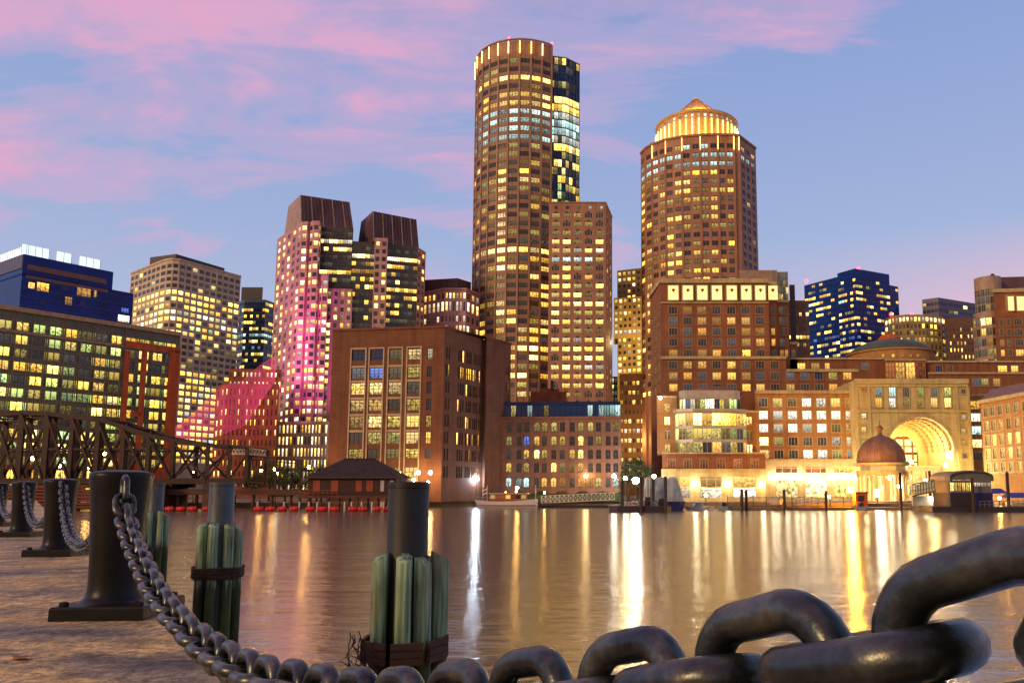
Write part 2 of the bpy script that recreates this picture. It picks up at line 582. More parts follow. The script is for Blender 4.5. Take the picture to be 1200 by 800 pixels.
# ------------------------------------------------------------------ windows and facades
def window_mb(w, h, style, sub=False):
    """local frame: x along the wall, y into the building, z up from the sill; slot 0 frame, slot 1 glass. Returns (frame, pane)."""
    fr, pa = MB(), MB()
    tgt = pa if sub else fr
    pm = 0 if sub else 1
    d = 0.22
    x0, x1 = -w / 2, w / 2
    if style == 'arched':
        n = 8
        rise = min(0.45, w * 0.35)
        pts = [(x0, d, 0), (x1, d, 0)] + [(w / 2 * cos(pi * k / n), d, h - rise + rise * sin(pi * k / n)) for k in range(n + 1)]
        tgt.face(pts, pm, [((p[0] - x0) / w, p[2] / h) for p in pts])
        fr.box(-0.05, 0.05, d - 0.1, d - 0.003, 0.05, h - 0.05)
        fr.box(x0, x1, d - 0.1, d - 0.004, h * 0.5 - 0.04, h * 0.5 + 0.04)
        fr.box(x0 - 0.1, x1 + 0.1, -0.1, d, -0.14, -0.002)
        return fr, pa
    tgt.face([(x0, d, 0), (x1, d, 0), (x1, d, h), (x0, d, h)], pm, [(0, 0), (1, 0), (1, 1), (0, 1)])
    if style == 'far':
        b = 0.16
        fr.box(x0, x0 + b, d - 0.1, d - 0.003, 0, h)
        fr.box(x1 - b, x1, d - 0.1, d - 0.003, 0, h)
    elif style == 'pair':
        b = 0.12
        fr.box(-b, b, d - 0.1, d - 0.003, 0, h)
        fr.box(x0, x1, d - 0.08, d - 0.004, h - 0.2, h)
    elif style == 'triple':
        b = 0.14
        for x in (x0, -w * 0.2, w * 0.2, x1 - b):
            fr.box(x, x + b, d - 0.12, d - 0.003, 0, h)
        fr.box(x0, x1, d - 0.1, d - 0.004, h * 0.72, h * 0.72 + 0.12)
    elif style == 'palladian':
        b = 0.14
        for x in (x0, -w * 0.2, w * 0.2 - b, x1 - b):
            fr.box(x, x + b, d - 0.14, d - 0.003, 0, h)
        n = 8                                    # the arched head, standing proud of the wall above
        rr = w * 0.24
        pts = [(rr * cos(pi * k / n), -0.03, h + rr * sin(pi * k / n)) for k in range(n + 1)]
        tgt.face(pts, 2 if not sub else 1, None)
        fr.box(-rr, rr, -0.05, d, h - 0.05, h + 0.03)
    elif style == 'framed':
        b = 0.16
        fr.box(x0 - b, x0, -0.07, d, -b, h + b)
        fr.box(x1, x1 + b, -0.07, d, -b, h + b)
        fr.box(x0, x1, -0.07, d, h, h + b)
        fr.box(x0, x1, -0.12, d, -b, 0)
        fr.box(-w * 0.22, -w * 0.22 + 0.09, d - 0.1, d - 0.003, 0, h)
        fr.box(w * 0.22 - 0.09, w * 0.22, d - 0.1, d - 0.003, 0, h)
    elif style == 'loft':
        b = 0.10
        for x in (x0, -w / 6 - b / 2, w / 6 - b / 2, x1 - b):
            fr.box(x, x + b, d - 0.12, d - 0.003, 0, h)
        for z in (0, h * 0.42, h * 0.72, h - b):
            fr.box(x0, x1, d - 0.10, d - 0.004, z, z + b)
    elif style == 'strip':
        b = 0.1
        fr.box(x0, x0 + b, d - 0.06, d - 0.003, 0, h)
        fr.box(-b / 2, b / 2, d - 0.06, d - 0.003, 0, h)
    elif style == 'slot':
        fr.box(x0, x1, d - 0.1, d - 0.003, h * 0.48, h * 0.52)
    return fr, pa


WCACHE = {}


def add_windows(root, wins, style, frame, maxparts=100, sub=False, namepart='window'):
    """wins: (x, y, z, angle, w, h, key). The largest in view become parts of their own, what is left over one part of kind stuff."""
    seen = []
    for wv in wins:
        u, v = upx(wv[0], wv[1], wv[2])
        if -15 < u < 1215 and v < 640:
            seen.append((-(wv[4] * wv[5]) / (wv[1] ** 2), RN.random(), wv))
    seen.sort(key=lambda q: (round(q[0], 5), q[1]))
    base = WL(root)
    rest = MB()
    keys = []
    for i, (_, _, (x, y, z, a, w, h, key)) in enumerate(seen):
        w, h = round(w, 2), round(h, 2)
        if i < maxparts:
            ck = (w, h, style, key, frame, sub)
            if ck not in WCACHE:
                fr, pa = window_mb(w, h, style, sub)
                g = WINMAT[key]
                if sub:
                    WCACHE[ck] = (fr.mesh('window_frame', [frame]), pa.mesh('pane', [g, 'dark_glass']))
                else:
                    WCACHE[ck] = (fr.mesh('window', [frame, g, 'dark_glass']), None)
            me, pm_ = WCACHE[ck]
            o = bpy.data.objects.new(namepart, me)
            COL.objects.link(o)
            o.parent = root
            o.location = Vector((x, y, z)) - base
            o.rotation_euler = (0, 0, a)
            if sub:
                p = bpy.data.objects.new('pane', pm_)
                COL.objects.link(p)
                p.parent = o
        else:
            fr, pa = window_mb(w, h, style, False)
            g = WINMAT[key]
            if g not in keys:
                keys.append(g)
            gi = keys.index(g) + 2
            ca, sa = cos(a), sin(a)
            i0 = len(rest.v)
            f0 = len(rest.f)
            rest.v.extend([(x + p[0] * ca - p[1] * sa, y + p[0] * sa + p[1] * ca, z + p[2]) for p in fr.v])
            rest.f.extend([tuple(i0 + k for k in f) for f in fr.f])
            rest.m.extend([0 if mm == 0 else (gi if mm == 1 else 1) for mm in fr.m])
            rest.sm.extend(fr.sm)
            for fi, uv in fr.uv.items():
                rest.uv[f0 + fi] = uv
    if rest.f:
        o = rest.build('windows', [frame, 'dark_glass'] + keys, root)
        o['kind'] = 'stuff'


def cols_even(L, n, fill, m0=0.0, m1=0.0):
    p = (L - m0 - m1) / n
    g = p * (1 - fill) / 2
    return [(m0 + i * p + g, m0 + (i + 1) * p - g) for i in range(n)]


def s_at(A, B, u, v):
    """distance along the plan line A-B of the wall point on bearing u"""
    d = ray(u, v)
    dx, dy = d[0], d[1]
    ex, ey = B[0] - A[0], B[1] - A[1]
    L = sqrt(ex * ex + ey * ey)
    den = ex * dy - ey * dx
    return (A[1] * dx - A[0] * dy) / den * L


def cols_px(A, B, spans, v):
    return [(s_at(A, B, a, v), s_at(A, B, b, v)) for a, b in spans]


def mkrows(zfirst, pitch, h, zmin):
    """(z0, z1) of each window row from the top one (its head at zfirst) down"""
    r = []
    z = zfirst
    while z - h > zmin:
        r.append((z - h, z))
        z -= pitch
    return r


def facade(mb, A, B, z0, z1, cols, rows, depth, mat, wins, lit, si, hole=None):
    ex, ey = B[0] - A[0], B[1] - A[1]
    L = sqrt(ex * ex + ey * ey)
    dx, dy = ex / L, ey / L
    nx, ny = -dy, dx
    ang = atan2(dy, dx)

    def Q(s, z, d=0.0):
        return (A[0] + dx * s + nx * d, A[1] + dy * s + ny * d, z)

    def quad(sa, sb, za, zb):
        if sb - sa > 1e-4 and zb - za > 1e-4:
            mb.face([Q(sa, za), Q(sb, za), Q(sb, zb), Q(sa, zb)], mat)
    rs = sorted([r for r in rows if r[0] >= z0 and r[1] <= z1])
    if not cols or not rs:
        quad(0, L, z0, z1)
        return
    z = z0
    for ra, rb in rs:
        quad(0, L, z, ra)
        s = 0
        ri = rows.index((ra, rb))
        for ci, (ca, cb) in enumerate(cols):
            if hole and not hole(si, ci, ri):
                continue
            quad(s, ca, ra, rb)
            mb.face([Q(ca, ra), Q(ca, ra, depth), Q(ca, rb, depth), Q(ca, rb)], mat)
            mb.face([Q(cb, ra, depth), Q(cb, ra), Q(cb, rb), Q(cb, rb, depth)], mat)
            mb.face([Q(ca, ra), Q(cb, ra), Q(cb, ra, depth), Q(ca, ra, depth)], mat)
            mb.face([Q(ca, rb, depth), Q(cb, rb, depth), Q(cb, rb), Q(ca, rb)], mat)
            c = Q((ca + cb) / 2, ra)
            wins.append((c[0], c[1], ra, ang, cb - ca, rb - ra, lit(si, ci, ri)))
            s = cb
        quad(s, L, ra, rb)
        z = rb
    quad(0, L, z, z1)


def backpts(front, depth):
    a, b = Vector(front[0]), Vector(front[-1])
    return [tuple(b * (1 + depth / b.length)), tuple(a * (1 + depth / a.length))]


def mass(root, front, zt, zb, back, wall, segs=None, rows=None, lit=None, style='far', frame='dark_frame', maxparts=100, sub=False,
         hole=None, part='wall', wins=None, depth=0.25, roof=None):
    """a block of the building: front walls with window openings along the plan path, plain sides, back and flat roof"""
    mb = MB()
    own = wins is None
    wins = [] if own else wins
    for i in range(len(front) - 1):
        A, B = front[i], front[i + 1]
        L = sqrt((B[0] - A[0]) ** 2 + (B[1] - A[1]) ** 2)
        sg = segs[i] if segs else None
        if callable(sg):
            sg = sg(A, B, L)
        facade(mb, A, B, zb, zt, sg, rows or [], depth, 0, wins, lit, i, hole)
    bp = backpts(front, back)
    ring = list(front) + bp
    for a, b in ((front[-1], bp[0]), (bp[0], bp[1]), (bp[1], front[0])):
        mb.face([(a[0], a[1], zb), (b[0], b[1], zb), (b[0], b[1], zt), (a[0], a[1], zt)], 0)
    mb.face([(p[0], p[1], zt) for p in ring], 1)
    o = mb.build(part, [wall, roof or 'dark_roof'], root)
    if own and wins:
        add_windows(root, wins, style, frame, maxparts, sub)
    return o


def even(n, fill, m0=0.0, m1=0.0):
    return lambda A, B, L: cols_even(L, n, fill, m0, m1)


def band(root, name, front, z0, z1, out, mat, inn=0.3):
    """a moulding that follows the plan path, standing proud of the wall"""
    mb = MB()
    n = len(front)
    P = [Vector(p) for p in front]
    nor = []
    for i in range(n):
        d = (P[min(i + 1, n - 1)] - P[max(i - 1, 0)]).normalized()
        nor.append(Vector((d.y, -d.x)))
    o_ = [P[i] + nor[i] * out for i in range(n)]
    i_ = [P[i] - nor[i] * inn for i in range(n)]
    mb.prism([tuple(p) for p in o_] + [tuple(p) for p in reversed(i_)], z0, z1)
    return mb.build(name, mat, root)


def mid(front):
    return sum(p[0] for p in front) / len(front), sum(p[1] for p in front) / len(front)


def building(name, label, front, cat='building'):
    x, y = mid(front)
    return thing(name, label, cat, (x, y, GZ))


def chooser(p, keys, rowp=None, dark='dark', seed=0):
    """lit(si, ci, ri): chance p that a window is lit, whole floors may differ (rowp: row -> (chance, keys))"""
    r = random.Random(seed)

    def f(si, ci, ri):
        pp, kk = (rowp or {}).get(ri, (p, keys))
        if r.random() < pp:
            return r.choice(kk)
        return dark if isinstance(dark, str) else r.choice(dark)
    return f


# ================================================================== SETTING
def water_material():
    m = bpy.data.materials.new('harbour_water')
    m.use_nodes = True
    t = m.node_tree
    p = t.nodes['Principled BSDF']
    p.inputs['Base Color'].default_value = (0.085, 0.070, 0.030, 1)
    p.inputs['Roughness'].default_value = 0.175
    p.inputs['IOR'].default_value = 3.6
    p.inputs['Specular IOR Level'].default_value = 1.0
    tc = nd(t, 'ShaderNodeTexCoord')
    hs = []
    for sc, vs, dt, amp in ((1.0, (0.55, 1.5, 1), 4, 0.6), (0.16, (0.5, 1.4, 1), 3, 2.0), (4.0, (0.6, 1.3, 1), 3, 0.24)):
        mp = nd(t, 'ShaderNodeMapping')
        mp.inputs['Scale'].default_value = vs
        mp.inputs['Rotation'].default_value = (0, 0, radians(7))
        t.links.new(tc.outputs['Object'], mp.inputs[0])
        nz = nd(t, 'ShaderNodeTexNoise')
        t.links.new(mp.outputs[0], nz.inputs['Vector'])
        setin(nz, 'Scale', sc)
        setin(nz, 'Detail', dt)
        hs.append(mth(t, 'MULTIPLY', nz.outputs[0], amp))
    h = mth(t, 'ADD', mth(t, 'ADD', hs[0], hs[1]), hs[2])
    b = nd(t, 'ShaderNodeBump')
    b.inputs['Strength'].default_value = 0.7
    b.inputs['Distance'].default_value = 0.10
    t.links.new(h, b.inputs['Height'])
    t.links.new(b.outputs[0], p.inputs['Normal'])
    MT['water'] = m


water_material()
mb = MB()
mb.face([(-2500, -300, 0), (2500, -300, 0), (2500, 2500, 0), (-2500, 2500, 0)])
struct(mb.build('water', 'water'))


def dock_material():
    m = bpy.data.materials.new('dock_concrete')
    m.use_nodes = True
    t = m.node_tree
    p = t.nodes['Principled BSDF']
    tc = nd(t, 'ShaderNodeTexCoord')

    def noise(sc, dt, rg=0.6, vs=(1, 1, 1)):
        mp = nd(t, 'ShaderNodeMapping')
        mp.inputs['Scale'].default_value = vs
        t.links.new(tc.outputs['Object'], mp.inputs[0])
        nz = nd(t, 'ShaderNodeTexNoise')
        t.links.new(mp.outputs[0], nz.inputs['Vector'])
        setin(nz, 'Scale', sc)
        setin(nz, 'Detail', dt)
        setin(nz, 'Roughness', rg)
        return nz.outputs[0]
    big = noise(0.75, 6, 0.62, (0.8, 1.6, 1))
    mid_ = noise(5, 6, 0.7)
    fine = noise(60, 4, 0.7)
    grit = noise(22, 5, 0.75)
    c = ramp(t, big, [(0.33, (0.16, 0.15, 0.16)), (0.44, (0.42, 0.37, 0.25)), (0.55, (0.76, 0.58, 0.25)), (0.70, (0.70, 0.60, 0.36))])
    c = mixc(t, 1.0, c, ramp(t, mid_, [(0.3, (0.35, 0.32, 0.32)), (0.5, (0.95, 0.92, 0.88)), (0.70, (1.5, 1.4, 1.2))]), 'MULTIPLY')
    c = mixc(t, 1.0, c, ramp(t, fine, [(0.3, (0.55, 0.55, 0.55)), (0.5, (1, 1, 1)), (0.7, (1.35, 1.3, 1.25))]), 'MULTIPLY')
    c = mixc(t, 1.0, c, ramp(t, grit, [(0.36, (0.42, 0.40, 0.40)), (0.5, (1, 1, 1)), (0.64, (1.45, 1.4, 1.3))]), 'MULTIPLY')
    st = noise(1.6, 5, 0.6, (1, 2.2, 1))
    c = mixc(t, ramp(t, st, [(0.60, 0.0), (0.68, 0.7)]), c, (0.04, 0.034, 0.035))
    t.links.new(c, p.inputs['Base Color'])
    p.inputs['Roughness'].default_value = 0.62
    b = nd(t, 'ShaderNodeBump')
    b.inputs['Strength'].default_value = 1.0
    b.inputs['Distance'].default_value = 0.035
    t.links.new(mth(t, 'ADD', mth(t, 'MULTIPLY', mid_, 0.5), mth(t, 'MULTIPLY_ADD', fine, 0.35, mth(t, 'MULTIPLY', grit, 0.8))), b.inputs['Height'])
    t.links.new(b.outputs[0], p.inputs['Normal'])
    MT['dock'] = m


dock_material()


def gp(u, v):
    """point of the dock surface on a bearing"""
    d = ray(u, v)
    y = -(EYE - DZ) * d[1] / d[2]
    return Vector((d[0] / d[1] * y, y))


B1P, B2P, B3P, B4P = gp(132, 719), gp(66, 650), gp(24, 628), gp(-5, 616)
B0P = Vector((.711 - .754 * .33, .33))
BD = (B2P - B1P).normalized()       # the line the bollards follow
BN = Vector((BD.y, -BD.x))                  # towards the water
_a, _b = gp(262, 800), gp(104, 646)
ED = (_b - _a).normalized()         # the dock edge itself
EN = Vector((ED.y, -ED.x))
e0 = _a
ea, eb = e0 - ED * 14, e0 + ED * 70
mb = MB()
far = 60
mb.prism([tuple(ea), tuple(eb), tuple(eb - EN * far), tuple(ea - EN * far)], DZ - 0.5, DZ)
mb.prism([tuple(ea - EN * 0.25), tuple(eb - EN * 0.25), tuple(eb - EN * far), tuple(ea - EN * far)], -1.5, DZ - 0.504)
struct(mb.build('dock_pavement', 'dock'))
# far shore: one sheet of ground with its quay wall
mb = MB()
shore = [(-2500, 158), (px(-40, 590, 158), 158), (px(186, 590, 165), 165), (px(360, 590, 165), 165), (px(470, 590, 170), 170), (px(560, 590, 186), 186), (px(735, 590, 184), 184),
         (px(742, 590, 172), 172), (px(1000, 590, 160), 160), (px(1010, 590, 157), 157), (px(1240, 590, 154), 154), (2500, 150)]
mb.prism(shore + [(2500, 2400), (-2500, 2400)], -1.5, GZ)
struct(mb.build('ground', 'quay_stone'))

# ================================================================== BUILDINGS, from the bridge side round to the harbour
YEL = ['yellow'] * 4 + ['warm'] * 2
MIX = ['yellow', 'yellow', 'warm', 'white', 'dim']


def office_by_bridge():
    A, B = pt(-25, 400, 187), pt(210.5, 400, 225)
    zt = pz(358.5, 190.5)
    b = building('glass_office', 'long glass office block with an orange brick frame, behind the iron bridge', [A, B])
    L = (Vector(B) - Vector(A)).length
    pitch = 3.42
    rows = mkrows(zt - 3.3, pitch, 2.35, 1.4)
    n = 13
    p = L / n
    cols = []
    for i in range(n):
        cols += [(i * p + 0.20, i * p + p * 0.73), (i * p + p * .79, i * p + p * .965)]
    fo = chooser(0.86, ['yellow', 'yellow', 'green', 'green', 'dim', 'warm', 'yellow'], {0: (0.92, ['yellow', 'green', 'dim']), 2: (0.45, ['dim', 'yellow']), 3: (0.8, ['dim', 'green', 'yellow']),
                 6: (0.6, ['dim', 'yellow']), 7: (0.55, ['dim', 'green']), 12: (.97, ['orange', 'yellow', 'cool']), 13: (.97, ['orange', 'yellow', 'orange'])}, ['grey', 'dim', 'grey'], 5)
    narrow = chooser(.55, ['dim', 'green', 'dim'], None, ['grey', 'dark'], 6)
    mass(b, [A, B], zt, GZ, 22, 'olive_panel', [cols], rows, lambda s_, c, r: fo(s_, c, r) if c % 2 == 0 else narrow(s_, c, r), 'pair', 'olive_panel', 100)
    # grid of light glazing bars standing on the wall, one part per floor line and per bay line
    d = (Vector(B) - Vector(A)).normalized()
    nn = Vector((d.y, -d.x))
    for i in range(n + 1):
        for off in ((0.0,) if i == n else (0.0, p * 0.76)):
            q = Vector(A) + d * (i * p + off) + nn * 0.09
            m = MB()
            m.bar((q.x, q.y, GZ), (q.x, q.y, zt - 0.05), 0.09, 0.2)
            m.build('glazing_bar', 'bright_mullion', b)
    for (r0, r1) in rows:
        m = MB()
        for z in (r0 - 0.12, r1 + 0.12):
            m.bar((A[0] + nn.x * .05, A[1] + nn.y * .05, z), (B[0] + nn.x * .05, B[1] + nn.y * .05, z), 0.12, 0.1)
        m.build('floor_rail', 'bright_mullion', b)
    band(b, 'cornice', [A, B], zt - 0.9, zt + 0.25, 0.7, 'tan_fascia')
    band(b, 'cornice', [A, B], rows[0][0] - 0.7, rows[0][0] - 0.3, 0.3, 'tan_fascia')

    def fr(u0, u1, v0, v1, vref):
        s0, s1 = s_at(A, B, u0, vref), s_at(A, B, u1, vref)
        a, c = Vector(A) + d * s0, Vector(A) + d * s1
        Ym = (a.y + c.y) / 2
        m = MB()
        m.prism([tuple(a + nn * 0.45), tuple(c + nn * 0.45), tuple(c - nn * .1), tuple(a - nn * .1)], pz(v1, Ym), pz(v0, Ym))
        m.build('brick_frame', 'orange_brick', b)
    fr(146, 152.5, 410.5, 570, 410)
    fr(166, 172.5, 410.6, 570, 410)
    fr(198.5, 210.6, 410.7, 570, 410)
    fr(146, 210.6, 403.5, 410.3, 407)
    fr(152.4, 166.2, 482.5, 488, 486)
    # ground floor arcade lit orange
    for i in range(9):
        m = MB()
        s0 = i * L / 9
        a, c = Vector(A) + d * (s0 + .4), Vector(A) + d * (s0 + 2.6)
        m.prism([tuple(a + nn * .35), tuple(c + nn * .35), tuple(c), tuple(a)], GZ, 10.2)
        m.build('arcade_pier', 'orange_brick', b)


def blue_hospital():
    A, C, D = pt(-20, 330, 320), pt(25, 330, 300), pt(131, 345, 326)
    E = tuple(Vector(C) + (Vector(D) - Vector(C)) * 1.265)
    zt = pz(297.5, 300)
    zl = pz(344, 333)
    b = building('panel_office', 'deep blue panelled block topped by a glowing white rooftop screen', [A, C, D])
    mass(b, [A, C, D], zt, zl - 1, 24, 'blue_panel')
    mass(b, [A, C, E], zl, GZ, 28, 'blue_panel', part='lower_wall')
    m = MB()
    q0, q1 = Vector(A), Vector(C)
    dd = (q1 - q0).normalized()
    n0 = Vector((dd.y, -dd.x))
    m.prism([tuple(q0 + n0 * .3), tuple(q1 + n0 * .3), tuple(q1), tuple(q0)], zl + 2, zt - .6)
    m.build('end_wall', 'slate_panel', b)
    d = (Vector(D) - Vector(C)).normalized()
    nn = Vector((d.y, -d.x))

    def strip(name, u0, u1, v0, v1, mat, out=.25):
        s0, s1 = s_at(C, D, u0, v0), s_at(C, D, u1, v0)
        a, c = Vector(C) + d * s0, Vector(C) + d * s1
        m = MB()
        za, zb = pz(v1, a.y), pz(v0, a.y)
        m.prism([tuple(a + nn * out), tuple(c + nn * out), tuple(c - nn * .1), tuple(a - nn * .1)], za, zb)
        return m.build(name, mat, b)
    strip('louver', 32, 126, 309.5, 315.5, 'brown_louver')
    strip('louver', 30, 128, 322, 325.5, 'brown_louver')
    wl = []
    for u0, u1, v0, v1, k in ((33, 41, 331, 338, 'orange'), (43, 58, 331.5, 341, 'yellow'), (90, 107, 337.5, 347, 'orange'), (110, 114, 340, 348, 'orange'),
                              (76, 85, 348, 357, 'orange'), (138, 152, 369.5, 377, 'white'), (142, 151, 361, 366, 'bluelit'), (72, 82, 334, 340, 'blue'),
                              (46, 54, 352, 357, 'blue'), (93, 102, 352, 358, 'blue')):
        s0, s1 = s_at(C, E, u0, v0), s_at(C, E, u1, v0)
        a = Vector(C) + d * ((s0 + s1) / 2) + nn * 0.30
        wl.append((a.x, a.y, pz(v1, a.y), atan2(d.y, d.x), s1 - s0, pz(v0, a.y) - pz(v1, a.y), k))
    add_windows(b, wl, 'triple', 'blue_panel')
    # floor joints of the cladding
    for k in range(7):
        band(b, 'panel_joint', [C, E], zl - 2.2 - k * 3.6, zl - 2.05 - k * 3.6, .12, 'slate_panel', .05)
    # lit screens on the roof, standing on a plinth
    for u0, u1, v0, v1, u2 in ((-20, 27, 287, 299, 0), (27, 60, 286, 299, 1), (68, 86, 292, 302.5, 1), (95, 120, 295, 306, 1)):
        P0, P1 = (A, C) if not u2 else (C, D)
        e = (Vector(P1) - Vector(P0)).normalized()
        s0, s1 = s_at(P0, P1, u0, v0), s_at(P0, P1, u1, v0)
        a, c = Vector(P0) + e * s0, Vector(P0) + e * s1
        ne = Vector((-e.y, e.x))
        a, c = a + ne * 1.5, c + ne * 1.5
        m = MB()
        h = 4.4
        m.prism([tuple(a), tuple(c), tuple(c + ne * .3), tuple(a + ne * .3)], zt + .05, zt + h)
        sc = m.build('roof_screen', 'glow_crown', b)
        k = int((c - a).length / 2.2)
        for i in range(k + 1):
            q = a + (c - a) * (i / max(1, k)) - ne * .12
            mm = MB()
            mm.bar((q.x, q.y, zt), (q.x, q.y, zt + h + .3), .14)
            mm.build('screen_post', 'pale_metal', sc)


def cream_tower():
    f = [pt(153, 330, 398), pt(187, 330, 376.5), pt(194, 330, 373.2), pt(201, 330, 372), pt(209, 330, 373), pt(282, 330, 404)]
    zt = pz(304, 373)
    b = building('office_tower', 'cream tower with a rounded corner and rows of square windows', f)
    rows = mkrows(zt - 2.4, 3.33, 1.9, 14)
    rp = {0: (0.05, YEL), 1: (0.08, ['green']), 2: (0.22, ['green', 'yellow']), 3: (.05, YEL), 4: (.95, ['warm', 'yellow']), 5: (.85, YEL), 6: (.5, YEL), 7: (.95, ['warm', 'white']),
          8: (.95, ['warm', 'yellow', 'white']), 9: (.75, ['green', 'yellow']), 10: (.6, YEL), 11: (.35, YEL), 12: (.3, ['dim']), 13: (.2, ['dim']), 14: (.08, ['dim']), 15: (.1, ['dim']), 16: (.8, YEL), 17: (.45, YEL)}
    mass(b, f, zt, GZ, 40, 'cream_stone', [even(7, .76), even(1, .78), even(1, .78), even(1, .78), even(10, .78)], rows,
         chooser(.92, ['yellow', 'warm', 'warm', 'white', 'yellow'], rp, 'dark', 3), 'far', 'cream_stone', 100)
    m = MB()
    g = [pt(176, 300, 392), pt(206, 300, 386), pt(264, 300, 412)]
    m.prism(g + backpts(g, 18), zt - .5, pz(297.5, 386))
    m.build('penthouse', 'dark_roof', b)
    band(b, 'cornice', f, zt - .5, zt + .4, .35, 'cream_stone')


def teal_tower():
    f = [pt(276, 400, 455), pt(284, 400, 448), pt(309, 400, 448), pt(327, 400, 462)]
    zt = pz(352, 450)
    b = building('glass_tower', 'slim dark teal glass tower with one bright green floor, beside the cream tower', f)
    rows = mkrows(zt - 1.6, 3.8, 1.7, 30)
    mass(b, f, zt, GZ, 25, 'teal_metal', [even(3, .9), even(7, .9), even(4, .9)], rows,
         chooser(.55, YEL + ['dim'], {0: (.3, YEL), 5: (.97, ['cool']), 6: (.8, YEL), 7: (.3, ['bluelit', 'cool'])}, 'blue', 8), 'strip', 'teal_metal', 60)
    m = MB()
    g = [pt(283, 340, 452), pt(308, 340, 452)]
    m.prism(g + backpts(g, 16), zt - .3, pz(336.5, 452))
    m.build('penthouse', 'dark_roof', b)


